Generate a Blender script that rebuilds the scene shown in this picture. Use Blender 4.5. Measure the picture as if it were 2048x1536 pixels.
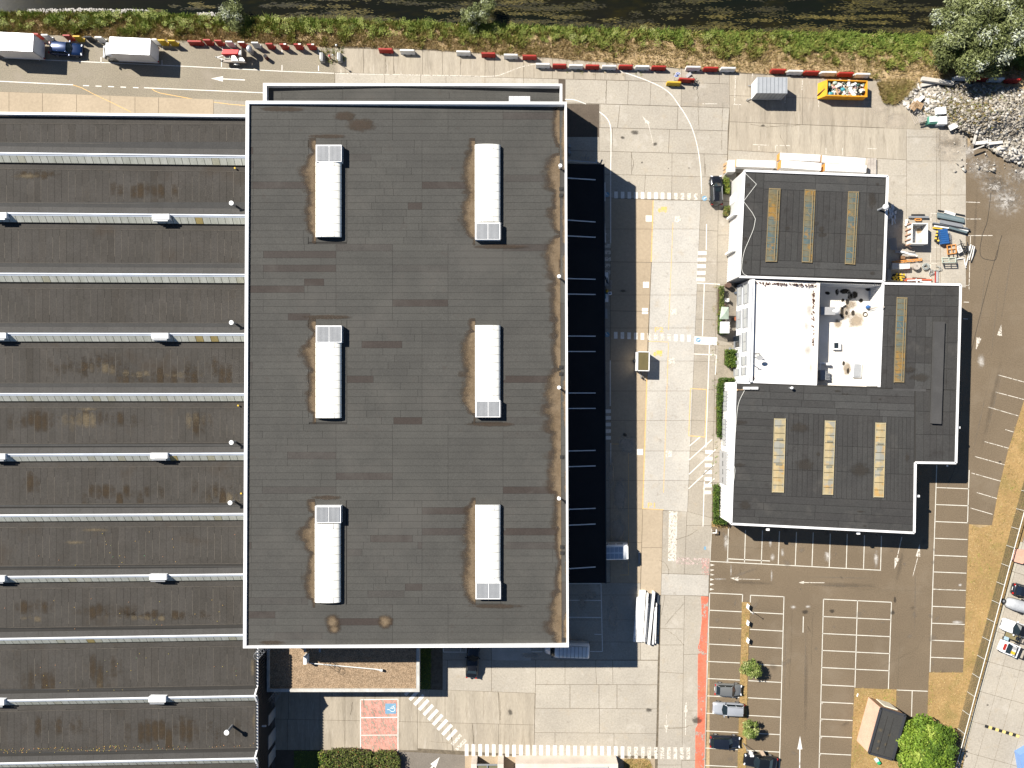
import bpy, bmesh, math, random
import numpy as np
from mathutils import Vector, Matrix
R=random.Random(7); NR=np.random.default_rng(11)
sc=bpy.context.scene
for o in list(bpy.data.objects): bpy.data.objects.remove(o)
# ---------------------------------------------------------------- camera, sky, sun, exposure
H=105.0; F=1428.0                       # flying height (m), focal length in pixels of a 2048-pixel-wide frame
cam=bpy.data.cameras.new('drone_camera'); co=bpy.data.objects.new('drone_camera',cam); sc.collection.objects.link(co)
cam.sensor_width=36; cam.lens=36*F/2048; cam.clip_start=1; cam.clip_end=4000
co.location=(0,0,H); co.rotation_euler=(0,0,0); sc.camera=co
SUN_EL=math.radians(42.6); SUN_DIR=Vector((-0.828*math.cos(SUN_EL),0.561*math.cos(SUN_EL),math.sin(SUN_EL)))
w=bpy.data.worlds.new('World'); sc.world=w; w.use_nodes=True
nt=w.node_tree; nt.nodes.clear()
sky=nt.nodes.new('ShaderNodeTexSky'); sky.sky_type='NISHITA'; sky.sun_disc=False
sky.sun_elevation=SUN_EL; sky.sun_rotation=math.atan2(SUN_DIR.x,SUN_DIR.y)
sky.air_density=0.75; sky.dust_density=0.0; sky.ozone_density=3.0
bg=nt.nodes.new('ShaderNodeBackground'); bg.inputs[1].default_value=0.05
ow=nt.nodes.new('ShaderNodeOutputWorld'); nt.links.new(sky.outputs[0],bg.inputs[0]); nt.links.new(bg.outputs[0],ow.inputs[0])
sl=bpy.data.lights.new('sun','SUN'); sl.energy=5.0; sl.angle=math.radians(0.5); sl.color=(1.0,0.95,0.87)
so=bpy.data.objects.new('sun',sl); sc.collection.objects.link(so); so.location=(-60,40,90)
so.rotation_euler=SUN_DIR.to_track_quat('Z','Y').to_euler()
sc.view_settings.view_transform='Standard'; sc.view_settings.look='None'
sc.view_settings.gamma=1; sc.view_settings.use_curve_mapping=False; sc.view_settings.exposure=0.95
sc.cycles.max_bounces=5; sc.cycles.diffuse_bounces=2; sc.cycles.glossy_bounces=2; sc.cycles.transparent_max_bounces=12
# ---------------------------------------------------------------- helpers
COL=sc.collection; WL={}
def P(px,py,z=0.0):
    k=(H-z)/F
    return Vector(((px-1024)*k,(768-py)*k,z))
def wl(o): return WL.get(o.name,Vector((0,0,0))) if o else Vector((0,0,0))
def tag(o,label=None,cat=None,group=None,kind=None):
    if label: o['label']=label
    if cat: o['category']=cat
    if group: o['group']=group
    if kind: o['kind']=kind
    return o
def thing(name,label,cat,loc,rz=0,group=None):
    o=bpy.data.objects.new(name,None); o.empty_display_size=.3; COL.objects.link(o)
    o.location=loc; o.rotation_euler=(0,0,rz); WL[o.name]=Vector(loc)
    return tag(o,label,cat,group)
class MB:
    def __init__(s): s.v=[]; s.f=[]; s.t=[]; s.fade=None
    def add(s,vs,fs,t=0.0):
        n=len(s.v); s.v+= [tuple(x) for x in vs]
        for f in fs: s.f.append(tuple(i+n for i in f)); s.t.append(t)
        return s
    def quad(s,a,b,c,d,t=0.0): return s.add([a,b,c,d],[(0,1,2,3)],t)
    def poly(s,vs,t=0.0): return s.add(vs,[tuple(range(len(vs)))],t)
    def prism(s,top,z0,t=0.0,bottom=False):
        n=len(top); vs=[tuple(p) for p in top]+[(p[0],p[1],z0) for p in top]
        fs=[tuple(range(n))]+[(i,n+i,n+(i+1)%n,(i+1)%n) for i in range(n)]
        if bottom: fs.append(tuple(range(2*n-1,n-1,-1)))
        return s.add(vs,fs,t)
    def box(s,cx,cy,cz,sx,sy,sz,rz=0,t=0.0,M=None):
        c,sn=math.cos(rz),math.sin(rz); vs=[]
        for dz in (-.5,.5):
            for dx,dy in ((-.5,-.5),(.5,-.5),(.5,.5),(-.5,.5)):
                x,y=dx*sx,dy*sy; v=Vector((cx+x*c-y*sn,cy+x*sn+y*c,cz+dz*sz))
                vs.append(M@v if M else v)
        return s.add(vs,[(3,2,1,0),(4,5,6,7),(0,1,5,4),(1,2,6,5),(2,3,7,6),(3,0,4,7)],t)
    def bar(s,a,b,w,h,t=0.0):
        a=Vector(a); b=Vector(b); d=b-a; L=d.length
        if L<1e-6: return s
        d/=L; up=Vector((0,0,1)) if abs(d.z)<.95 else Vector((1,0,0))
        x=d.cross(up).normalized()*(w/2); y=x.cross(d).normalized()*(h/2)
        vs=[p+sx*x+sy*y for p in (a,b) for sx,sy in ((-1,-1),(1,-1),(1,1),(-1,1))]
        return s.add(vs,[(0,3,2,1),(4,5,6,7),(0,1,5,4),(1,2,6,5),(2,3,7,6),(3,0,4,7)],t)
    def tube(s,a,b,r,n=8,r2=None,t=0.0,cap=True):
        a=Vector(a); b=Vector(b); d=(b-a).normalized(); r2=r if r2 is None else r2
        up=Vector((0,0,1)) if abs(d.z)<.95 else Vector((1,0,0))
        x=d.cross(up).normalized(); y=d.cross(x)
        vs=[];
        for p,rr in ((a,r),(b,r2)):
            for i in range(n):
                q=2*math.pi*i/n; vs.append(p+x*rr*math.cos(q)+y*rr*math.sin(q))
        fs=[(i,(i+1)%n,n+(i+1)%n,n+i) for i in range(n)]
        if cap: fs+=[tuple(range(n-1,-1,-1)),tuple(range(n,2*n))]
        return s.add(vs,fs,t)
    def path(s,pts,r,n=6,t=0.0):
        for a,b in zip(pts,pts[1:]): s.tube(a,b,r,n,t=t)
        return s
    def disc(s,c,r,n=20,t=0.0,ry=None):
        c=Vector(c); ry=ry or r
        return s.poly([(c.x+r*math.cos(2*math.pi*i/n),c.y+ry*math.sin(2*math.pi*i/n),c.z) for i in range(n)],t)
    def loft(s,secs,t=0.0,closed=True,cap=True):
        n=len(secs[0]); vs=[p for q in secs for p in q]; fs=[]
        for i in range(len(secs)-1):
            for j in range(n if closed else n-1):
                fs.append((i*n+j,i*n+(j+1)%n,(i+1)*n+(j+1)%n,(i+1)*n+j))
        if cap: fs+=[tuple(range(n-1,-1,-1)),tuple((len(secs)-1)*n+j for j in range(n))]
        return s.add(vs,fs,t)
    def sphere(s,c,rx,ry,rz,n=12,m=8,t=0.0,jit=0):
        secs=[]
        for i in range(m+1):
            a=math.pi*i/m; secs.append([(c[0]+rx*math.sin(a)*math.cos(2*math.pi*j/n)*(1+R.uniform(-jit,jit)),c[1]+ry*math.sin(a)*math.sin(2*math.pi*j/n)*(1+R.uniform(-jit,jit)),c[2]-rz*math.cos(a)) for j in range(n)])
        return s.loft(secs,t,cap=False)
    def build(s,name,mat,parent=None,smooth=False,local=False,label=None):
        me=bpy.data.meshes.new(name); me.from_pydata(s.v,[],s.f)
        if local: c=Vector((0,0,0)); off=Vector((0,0,0))
        else:
            xs=np.array(s.v); c=Vector(((xs.min(0)+xs.max(0))/2).tolist()); c.z=float(xs[:,2].min())
            me.transform(Matrix.Translation(-c)); off=c-wl(parent)
        if any(s.t):
            a=me.attributes.new('tone','FLOAT','FACE'); a.data.foreach_set('value',s.t)
        if s.fade is not None:
            a=me.attributes.new('fade','FLOAT','POINT'); a.data.foreach_set('value',s.fade)
        if mat: me.materials.append(mat)
        if smooth: me.polygons.foreach_set('use_smooth',[True]*len(me.polygons))
        o=bpy.data.objects.new(name,me); COL.objects.link(o)
        if parent: o.parent=parent
        o.location=off; WL[o.name]=wl(parent)+off if not local else wl(parent)
        if label: o['label']=label
        return o
def np_mesh(name,V,T,tone,mat,parent=None,center=None):
    me=bpy.data.meshes.new(name); V=np.asarray(V,dtype=np.float32); T=np.asarray(T,dtype=np.int32); k=T.shape[1]
    c=np.array(center if center is not None else (0,0,0),dtype=np.float32); V=V-c
    me.vertices.add(len(V)); me.vertices.foreach_set('co',V.ravel())
    me.loops.add(T.size); me.loops.foreach_set('vertex_index',T.ravel())
    me.polygons.add(len(T)); me.polygons.foreach_set('loop_start',np.arange(len(T),dtype=np.int32)*k)
    me.update(calc_edges=True)
    a=me.attributes.new('tone','FLOAT','FACE'); a.data.foreach_set('value',np.asarray(tone,dtype=np.float32))
    me.materials.append(mat)
    o=bpy.data.objects.new(name,me); COL.objects.link(o)
    off=Vector([float(q) for q in c])-wl(parent)
    if parent: o.parent=parent
    o.location=off; WL[o.name]=wl(parent)+off
    return o
def copy_tree(o,parent=None):
    c=o.copy(); COL.objects.link(c)
    if parent: c.parent=parent
    for ch in o.children: copy_tree(ch,c)
    return c
def simple(mb,name,mat,label,cat,group=None,kind=None,smooth=False):
    return tag(mb.build(name,mat,None,smooth),label,cat,group,kind)
# ---------------------------------------------------------------- materials
MATS={}
def mat(name,c1,c2=None,rough=.85,scale=.35,fine=.25,fscale=9.0,metal=0,tone=None,tone2=None,bump=0,bscale=20,wear=None,wscale=1.2,stretch=None,spec=.4,blot=None,trans=0,orand=0,fadec=None):
    """noise between c1 and c2, fine grain on top; tone: list of (pos,col) picked by the 'tone' attribute"""
    m=bpy.data.materials.new(name); m.use_nodes=True; n=m.node_tree.nodes; L=m.node_tree.links; n.clear()
    out=n.new('ShaderNodeOutputMaterial'); b=n.new('ShaderNodeBsdfPrincipled'); L.new(b.outputs[0],out.inputs[0])
    b.inputs['Roughness'].default_value=rough; b.inputs['Metallic'].default_value=metal
    b.inputs['Specular IOR Level'].default_value=spec
    g=n.new('ShaderNodeNewGeometry'); pos=g.outputs['Position']
    if stretch:
        mp=n.new('ShaderNodeMapping'); mp.inputs['Scale'].default_value=stretch; L.new(pos,mp.inputs[0]); pos=mp.outputs[0]
    def noise(sc_,det=4,ro=.6,vec=None):
        q=n.new('ShaderNodeTexNoise'); q.inputs['Scale'].default_value=sc_; q.inputs['Detail'].default_value=det; q.inputs['Roughness'].default_value=ro
        L.new(vec or pos,q.inputs['Vector']); return q.outputs['Fac']
    def ramp(f,a,c_):
        q=n.new('ShaderNodeMapRange'); q.inputs[1].default_value=a; q.inputs[2].default_value=c_; q.interpolation_type='SMOOTHSTEP'
        L.new(f,q.inputs[0]); return q.outputs[0]
    def mix(f,a,c_,mode='MIX'):
        q=n.new('ShaderNodeMix'); q.data_type='RGBA'; q.blend_type=mode
        if hasattr(f,'links'): L.new(f,q.inputs[0])
        else: q.inputs[0].default_value=f
        for i,x in ((6,a),(7,c_)):
            if hasattr(x,'links'): L.new(x,q.inputs[i])
            else: q.inputs[i].default_value=(*x,1)
        return q.outputs[2]
    if c2 is None: c2=tuple(min(1,x*.82) for x in c1)
    if tone:
        at=n.new('ShaderNodeAttribute'); at.attribute_name='tone'
        cr=n.new('ShaderNodeValToRGB'); e=cr.color_ramp.elements
        e[0].position=tone[0][0]; e[0].color=(*tone[0][1],1); e[1].position=tone[-1][0]; e[1].color=(*tone[-1][1],1)
        for p_,c_ in tone[1:-1]:
            q=e.new(p_); q.color=(*c_,1)
        L.new(at.outputs['Fac'],cr.inputs[0]); ca=cr.outputs[0]
        f=ramp(noise(scale),.3,.7)
        dk=mix(1.0,ca,tuple(x/max(1e-3,y) if y>x else 1 for x,y in zip(c2,c1)),'MULTIPLY')
        col=mix(f,ca,dk)
    else:
        col=mix(ramp(noise(scale),.3,.7),c1,c2)
    if fine:
        v=n.new('ShaderNodeMapRange'); v.inputs[1].default_value=.25; v.inputs[2].default_value=.75; v.inputs[3].default_value=1-fine; v.inputs[4].default_value=1+fine
        L.new(noise(fscale,3,.7),v.inputs[0]); cc=n.new('ShaderNodeCombineColor')
        for i in range(3): L.new(v.outputs[0],cc.inputs[i])
        col=mix(1.0,col,cc.outputs[0],'MULTIPLY')
    if blot:
        for (bc,bs,lo,hi,amt) in blot:
            f=ramp(noise(bs,5,.65),lo,hi); mm=n.new('ShaderNodeMath'); mm.operation='MULTIPLY'; mm.inputs[1].default_value=amt; L.new(f,mm.inputs[0])
            col=mix(mm.outputs[0],col,bc)
    if orand:
        oi=n.new('ShaderNodeObjectInfo'); v=n.new('ShaderNodeMapRange'); v.inputs[3].default_value=1-orand; v.inputs[4].default_value=1+orand
        L.new(oi.outputs['Random'],v.inputs[0]); cc=n.new('ShaderNodeCombineColor')
        for i in range(3): L.new(v.outputs[0],cc.inputs[i])
        col=mix(1.0,col,cc.outputs[0],'MULTIPLY')
    L.new(col,b.inputs['Base Color'])
    if bump:
        bp=n.new('ShaderNodeBump'); bp.inputs['Strength'].default_value=bump; bp.inputs['Distance'].default_value=.05
        L.new(noise(bscale,3,.6),bp.inputs['Height']); L.new(bp.outputs[0],b.inputs['Normal'])
    if wear is not None or fadec is not None:
        tr=n.new('ShaderNodeBsdfTransparent'); ms=n.new('ShaderNodeMixShader')
        if fadec is not None:
            at=n.new('ShaderNodeAttribute'); at.attribute_name='fade'
            sp=n.new('ShaderNodeMath'); sp.operation='MULTIPLY_ADD'; sp.inputs[1].default_value=.9; L.new(noise(wscale,5,.7),sp.inputs[0])
            ad=n.new('ShaderNodeMath'); ad.operation='MULTIPLY_ADD'; ad.inputs[1].default_value=1.0; ad.inputs[2].default_value=0
            L.new(at.outputs['Fac'],ad.inputs[0]); L.new(ad.outputs[0],sp.inputs[2])
            f=ramp(sp.outputs[0],fadec[0],fadec[1]); mm=n.new('ShaderNodeMath'); mm.operation='MULTIPLY'; mm.inputs[1].default_value=fadec[2]; L.new(f,mm.inputs[0]); f=mm.outputs[0]
        else: f=ramp(noise(wscale,6,.7),wear-.06,wear+.06)
        L.new(f,ms.inputs[0]); L.new(tr.outputs[0],ms.inputs[1]); L.new(b.outputs[0],ms.inputs[2]); L.new(ms.outputs[0],out.inputs[0])
    MATS[name]=m; return m
def plain(name,c,rough=.6,metal=0,fine=.08,spec=.4): return mat(name,c,tuple(x*.9 for x in c),rough,.8,fine,6,metal,spec=spec)
WHITE=plain('white_paint_metal',(.80,.80,.79),.5); CLAD=mat('white_cladding',(.76,.75,.72),(.68,.67,.64),.55,.5,.05)
COPE=plain('white_coping',(.80,.79,.78),.45)
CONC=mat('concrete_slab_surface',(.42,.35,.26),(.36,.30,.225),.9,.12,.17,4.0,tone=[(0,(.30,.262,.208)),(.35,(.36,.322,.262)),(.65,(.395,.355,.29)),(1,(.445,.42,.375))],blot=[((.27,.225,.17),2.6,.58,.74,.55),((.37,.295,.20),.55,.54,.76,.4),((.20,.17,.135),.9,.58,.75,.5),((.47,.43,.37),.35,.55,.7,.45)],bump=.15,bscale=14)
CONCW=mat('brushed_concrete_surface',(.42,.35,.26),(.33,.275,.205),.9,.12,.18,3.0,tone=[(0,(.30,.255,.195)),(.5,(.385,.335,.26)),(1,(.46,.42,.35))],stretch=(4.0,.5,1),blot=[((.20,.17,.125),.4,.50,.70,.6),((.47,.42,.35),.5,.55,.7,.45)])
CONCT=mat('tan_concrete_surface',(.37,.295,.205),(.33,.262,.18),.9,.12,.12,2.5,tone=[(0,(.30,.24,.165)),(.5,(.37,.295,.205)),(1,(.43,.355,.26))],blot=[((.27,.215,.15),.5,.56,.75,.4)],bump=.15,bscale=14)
JOINT=mat('joint_dirt',(.10,.08,.055),(.16,.13,.09),.95,2,.3)
ASPH=mat('car_park_asphalt',(.158,.119,.076),(.136,.102,.065),.92,.10,.34,6.5,blot=[((.205,.165,.12),2.2,.60,.75,.35),((.195,.155,.108),.16,.5,.72,.5),((.098,.074,.05),.45,.62,.8,.4)],bump=.2,bscale=22)
ASPHN=mat('pale_asphalt',(.255,.222,.165),(.22,.19,.14),.92,.15,.32,6,blot=[((.29,.25,.20),.3,.5,.7,.5),((.15,.125,.095),.5,.62,.8,.4)],bump=.2,bscale=18)
TARM=mat('dark_tarmac_patch',(.105,.082,.060),(.082,.064,.047),.92,.6,.25,6)
DIRT=mat('dry_earth',(.40,.295,.165),(.31,.22,.115),.95,.3,.3,3,blot=[((.16,.13,.05),.5,.55,.75,.6),((.46,.36,.22),.8,.58,.75,.5)],bump=.4,bscale=5)
WPAINT=mat('white_road_paint',(.74,.71,.65),(.64,.61,.55),.7,.8,.12,6,wear=.34,wscale=3.5)
WPAINT2=mat('faded_white_road_paint',(.62,.57,.49),(.54,.49,.41),.75,.8,.12,6,wear=.44,wscale=3.0)
WCLEAN=mat('bay_line_paint',(.62,.59,.51),(.52,.49,.42),.7,.8,.12,6,wear=.30,wscale=4)
YPAINT=mat('orange_road_paint',(.72,.42,.12),(.66,.42,.16),.7,.8,.12,6,wear=.38,wscale=4)
RPAINT=mat('red_road_paint',(.70,.13,.07),(.62,.17,.10),.75,.5,.15,4,wear=.44,wscale=.55)
HATCH=mat('red_hatch_paint',(.60,.22,.17),(.55,.25,.2),.75,.5,.15,4,wear=.42,wscale=1.6)
BPAINT=mat('blue_road_paint',(.13,.27,.40),(.17,.31,.42),.7,.8,.15,5,wear=.30,wscale=3)
FELT=mat('grey_roof_felt',(.088,.082,.070),(.076,.071,.061),.93,.25,.24,6,tone=[(0,(.066,.064,.057)),(.62,(.057,.055,.049)),(.70,(.052,.046,.041)),(1,(.040,.031,.026))],blot=[((.046,.037,.031),.8,.60,.76,.5),((.085,.079,.070),.10,.5,.7,.45)],bump=.12,bscale=12)
FELTS=mat('brown_roof_felt',(.066,.055,.045),(.052,.043,.034),.93,.25,.28,6,tone=[(0,(.052,.047,.041)),(.6,(.048,.043,.037)),(.8,(.055,.049,.042)),(1,(.041,.036,.030))],blot=[((.036,.025,.015),.16,.55,.75,.55),((.085,.064,.040),.7,.64,.76,.30)],bump=.12,bscale=12)
FELTG=mat('grey_cove_felt',(.042,.041,.039),(.037,.036,.034),.93,.4,.22,6)
FELTR=mat('grey_rising_felt',(.060,.057,.053),(.052,.049,.045),.93,.4,.24,6)
FLASH=plain('blue_grey_flashing',(.40,.44,.50),.4)
FELTB=mat('black_roof_felt',(.050,.047,.044),(.040,.038,.036),.92,.25,.28,6,tone=[(0,(.045,.044,.041)),(.5,(.037,.035,.033)),(.8,(.056,.055,.052)),(1,(.032,.029,.026))],blot=[((.022,.019,.017),.45,.56,.74,.65),((.072,.067,.060),.25,.54,.72,.5),((.024,.021,.018),1.6,.62,.74,.5)])
SEAM=plain('seam_dark',(.03,.028,.025),.95); SEAML=mat('seam_pale_dust',(.098,.086,.070),(.080,.070,.058),.95,.9,.3,4)
MOSS=mat('moss_stain',(.185,.135,.080),(.145,.100,.058),.95,.8,.25,4,wscale=1.1,fadec=(.60,1.0,.62))
MOSSB=mat('moss_band',(.17,.125,.078),(.135,.095,.055),.95,.8,.28,5,blot=[((.085,.055,.032),.7,.55,.72,.6)],wscale=1.5,fadec=(.55,1.2,.88))
MOSSD=mat('dark_moss_rim',(.060,.040,.026),(.05,.035,.022),.95,.8,.25,4,wscale=1.1,fadec=(.58,1.0,.55))
SOOT=mat('oil_stain',(.045,.038,.030),None,.9,.8,.2,4,wscale=1.6,fadec=(.85,1.25,.55))
DUST=mat('white_cement_dust',(.66,.62,.56),None,.95,.8,.2,4,wscale=1.9,fadec=(.92,1.60,.8))
DUSTY=mat('tan_dust',(.50,.43,.34),None,.95,.8,.2,4,wscale=.6,fadec=(.65,1.2,.6))
GLZ=mat('stained_glazing',(.46,.46,.39),(.38,.38,.31),.35,.6,.10,4,tone=[(0,(.46,.465,.40)),(.6,(.52,.52,.455)),(.9,(.40,.38,.27)),(1,(.36,.28,.11))],stretch=(3.0,.9,1),blot=[((.20,.19,.13),.5,.58,.75,.45)])
RIDGE=plain('blue_white_ridge',(.62,.66,.72),.4)
DARKM=plain('dark_cladding',(.030,.032,.036),.6); GREYM=plain('grey_metal',(.30,.31,.32),.45,.3); GREYP=plain('grey_paint',(.34,.34,.34),.6)
VAULT=mat('opal_vault',(.80,.79,.74),(.78,.76,.68),.3,.15,.03,4); VENTG=plain('smoke_vent_grey',(.31,.32,.33),.45)
DGLASS=plain('dark_window',(.02,.028,.034),.08,0,0,.8); BLIND=plain('window_blind',(.42,.43,.42),.35)
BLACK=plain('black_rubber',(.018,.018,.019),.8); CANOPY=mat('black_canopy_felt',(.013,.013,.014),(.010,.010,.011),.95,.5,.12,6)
WOOD=mat('raw_wood',(.45,.30,.17),(.36,.23,.12),.8,1.5,.2,6); OLDW=mat('grey_old_wood',(.42,.38,.33),(.34,.30,.26),.9,1.2,.2,6)
ORANGE=mat('orange_paint',(.72,.33,.02),(.62,.27,.02),.5,1.0,.1,5); RED=mat('red_paint',(.36,.022,.014),(.30,.03,.02),.6,.9,.15,5,blot=[((.38,.12,.07),1.6,.62,.75,.6)])
BWHITE=mat('barrier_white',(.72,.71,.69),(.6,.59,.56),.75,.9,.15,5,blot=[((.35,.33,.3),1.8,.62,.75,.5)]); YEL=mat('yellow_paint',(.60,.40,.03),(.5,.33,.03),.65,.9,.15,5)
BLUE=plain('blue_plastic',(.02,.09,.26),.5); TEAL=plain('teal_plastic',(.05,.26,.30),.5); BRICKO=mat('pink_lit_brick',(.55,.30,.20),(.46,.25,.17),.9,.8,.18,8); BRICKB=mat('brown_brick',(.30,.18,.10),(.24,.14,.075),.9,.8,.18,8)
def glassmix(name,a,b_,c,e):
    return mat(name,a,b_,.25,.45,.15,3,stretch=(.55,.55,1),blot=[(c,.8,.50,.60,.75),(e,.6,.52,.62,.8)],spec=.5)
RGLA=glassmix('rusty_wired_glass',(.11,.125,.105),(.15,.12,.06),(.07,.11,.12),(.27,.15,.035)); RGLC=glassmix('pale_wired_glass',(.40,.31,.165),(.36,.30,.18),(.24,.255,.24),(.42,.25,.075))
RFRAME=plain('rusty_glazing_bar',(.25,.19,.10),.6); KERB=plain('olive_kerb',(.13,.11,.06),.7)
# ---------------------------------------------------------------- ground
def struct(mb,name,m,label=None): return tag(mb.build(name,m),label,None,None,'structure')
def interp(pts,x):
    for (a,b),(c,d) in zip(pts,pts[1:]):
        if x<=c: return b+(d-b)*(x-a)/(c-a)
    return pts[-1][1]
WATER_Y=[(-400,22),(0,25),(280,26),(440,34),(640,40),(840,45),(1050,53),(1300,62),(1500,65),(1700,67),(1850,72),(2048,70),(2500,74)]
BANK_Y=[(-400,62),(0,69),(100,72),(300,80),(560,89),(660,94),(850,100),(1050,114),(1300,134),(1500,147),(1750,160),(1850,170),(2048,168),(2500,160)]
g=MB()
xs=[-400+58*i for i in range(51)]
rows=[]
for x in xs:
    yb=interp(BANK_Y,x); yw=interp(WATER_Y,x)
    rows.append([P(x,9000,-.06),P(x,1700,-.06),P(x,yb,-.06),P(x,yb*.62+yw*.38,-.30),P(x,yb*.25+yw*.75,-.9),P(x,yw,-1.32),P(x,yw-8,-2.2),P(x,-300,-2.4)])
for i in range(len(xs)-1):
    for j in range(7): g.quad(rows[i][j],rows[i+1][j],rows[i+1][j+1],rows[i][j+1])
far=P(0,0).y+22
g.quad(Vector((-1500,far+2,-2.4)),Vector((1500,far+2,-2.4)),Vector((1500,far+8,.2)),Vector((-1500,far+8,.2)))
g.quad(Vector((-1500,far+8,.2)),Vector((1500,far+8,.2)),Vector((1500,1600,.2)),Vector((-1500,1600,.2)))
x0=P(-400,0).x; x1=P(2500,0).x
for (a,b) in ((-1500,x0),(x1,1500)): g.quad(Vector((a,-1500,-.06)),Vector((b,-1500,-.06)),Vector((b,P(0,110).y,-.06)),Vector((a,P(0,110).y,-.06)))
g.quad(Vector((x0,-1500,-.06)),Vector((x1,-1500,-.06)),Vector((x1,P(0,9000).y,-.06)),Vector((x0,P(0,9000).y,-.06)))
ground=struct(g,'ground',DIRT,'bare dry earth around the industrial yard')
WATERM=mat('river_water',(.005,.007,.005),(.011,.010,.006),.10,.10,.1,2,spec=.12,stretch=(.35,1.1,1),blot=[((.020,.017,.005),.35,.52,.72,.8),((.004,.005,.006),.2,.5,.7,.6)],bump=.04,bscale=5)
g=MB(); g.quad(Vector((-1500,P(0,76,-1.3).y,-1.3)),Vector((1500,P(0,76,-1.3).y,-1.3)),Vector((1500,far+5,-1.3)),Vector((-1500,far+5,-1.3)))
river=struct(g,'river',WATERM,'dark river with trailing water weed')
# asphalt sheets
def sheet(name,pts,z,m,parent=None,label=None):
    mb=MB().poly([P(x,y,z) for x,y in pts]); 
    return mb.build(name,m,parent,label=label)
lot=tag(sheet('car_park',[(1419,1700),(1419,1184),(1423,1036),(1500,900),(1800,560),(1932,300),(1945,285),(2150,285),(2150,560),(2049,798),(2034,845),(2015,905),(1997,980),(1984,1050),(1938,1048),(1926,1350),(1858,1346),(1856,1470),(1780,1520),(1760,1700)][::-1],0.0,ASPH),'brown asphalt car park with worn white bays',None,None,'structure')
nroad=tag(sheet('access_road',[(-120,62),(0,66),(300,79),(560,88),(672,97),(668,180),(528,180),(528,206),(492,206),(400,200),(200,191),(0,183),(-120,180)][::-1],0.0,ASPHN),'pale asphalt road beside the river bank',None,None,'structure')
yard=tag(sheet('concrete_yard',[(668,92),(850,98),(1050,111),(1300,132),(1500,146),(1760,158),(1830,200),(1935,260),(1934,620),(1800,700),(1424,1036),(1419,1184),(1408,1700),(540,1700),(540,1270),(480,260),(-120,260),(-120,176),(0,182),(400,199),(668,199)][::-1],-.002,JOINT),'pale concrete yard laid in large slabs',None,None,'structure')
NS=0
def slab(pts,tone,parent=None,m=None,gap=.35,name='concrete_slab'):
    cx=sum(p[0] for p in pts)/len(pts); cy=sum(p[1] for p in pts)/len(pts)
    q=[]
    for x,y in pts:
        dx=cx-x; dy=cy-y
        q.append((x+math.copysign(min(gap,abs(dx)*.3),dx),y+math.copysign(min(gap,abs(dy)*.3),dy)))
    top=[P(x,y,.02) for x,y in q][::-1]
    return MB().prism(top,-.05,max(0.001,min(1,tone+R.uniform(-.06,.06)))).build(name,m or CONC,parent or yard)
def hstrip(tl,tr,br,bl,js,tone,m=None,gap=.35):
    """strip between two near-horizontal edges; js = x positions (or (xtop,xbot)) of the cross joints"""
    L=[(tl[0],bl[0])]+[j if isinstance(j,tuple) else (j,j) for j in js]+[(tr[0],br[0])]
    yt=lambda x: tl[1]+(tr[1]-tl[1])*(x-tl[0])/(tr[0]-tl[0]); yb=lambda x: bl[1]+(br[1]-bl[1])*(x-bl[0])/(br[0]-bl[0])
    for (a,b),(c,d) in zip(L,L[1:]): slab([(a,yt(a)),(c,yt(c)),(d,yb(d)),(b,yb(b))],tone if not callable(tone) else tone((a+c)/2),m=m,gap=gap)
def vstrip(tl,tr,br,bl,js,tone,m=None,gap=.35):
    L=[(tl[1],tr[1])]+[j if isinstance(j,tuple) else (j,j) for j in js]+[(bl[1],br[1])]
    xl=lambda y: tl[0]+(bl[0]-tl[0])*(y-tl[1])/(bl[1]-tl[1]); xr=lambda y: tr[0]+(br[0]-tr[0])*(y-tr[1])/(br[1]-tr[1])
    for (a,b),(c,d) in zip(L,L[1:]): slab([(xl(a),a),(xr(b),b),(xr(d),d),(xl(c),c)],tone if not callable(tone) else tone((a+c)/2),m=m,gap=gap)
# north-west tan path along the sawtooth hall
hstrip((-60,181),(427,198.4),(427,250),(-60,250),[18,85,153,220,270,317],.7,m=CONCT)
hstrip((427,198.6),(528,204),(528,250),(427,250),[],.12)
# north yard strips
hstrip((670,96),(845,100),(845,150.5),(670,145),[727,770,787],.45,CONCW); hstrip((845,100),(1047,112),(1047,156),(845,150.5),[885,921,970,989],.45,CONCW)
hstrip((670,145),(1047,156),(1047,215),(670,215),[769,841,892,970],.60)
hstrip((1047,112),(1250,128),(1250,161),(1047,156),[1068,1105,1147,1191],.42,CONCW); hstrip((1250,128),(1459,146),(1459,168),(1250,161),[1363,1439],.22)
hstrip((1047,156),(1363,164.5),(1362,212.6),(1047,203),[1122,(1213,1212),(1257,1255),(1302,1300)],.62); hstrip((1363,164.5),(1459,168),(1459.6,216),(1362,212.6),[],.2)
hstrip((1122,205.5),(1459,216),(1456,261.8),(1122,253),[1200,(1240,1235),(1356,1354)],.66,gap=.45)
hstrip((1122,253),(1456,261.8),(1455,309),(1122,300.5),[(1198,1198),(1225,1224),(1339,1337)],.58,gap=.45)
hstrip((1122,300.5),(1455,309),(1452,355),(1122,346),[1263,(1344,1344),(1408,1410)],.50)
hstrip((1122,346),(1452,355),(1450,402),(1122,393),[1222,(1291,1288),(1344,1343),(1402,1402)],.46)
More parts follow.
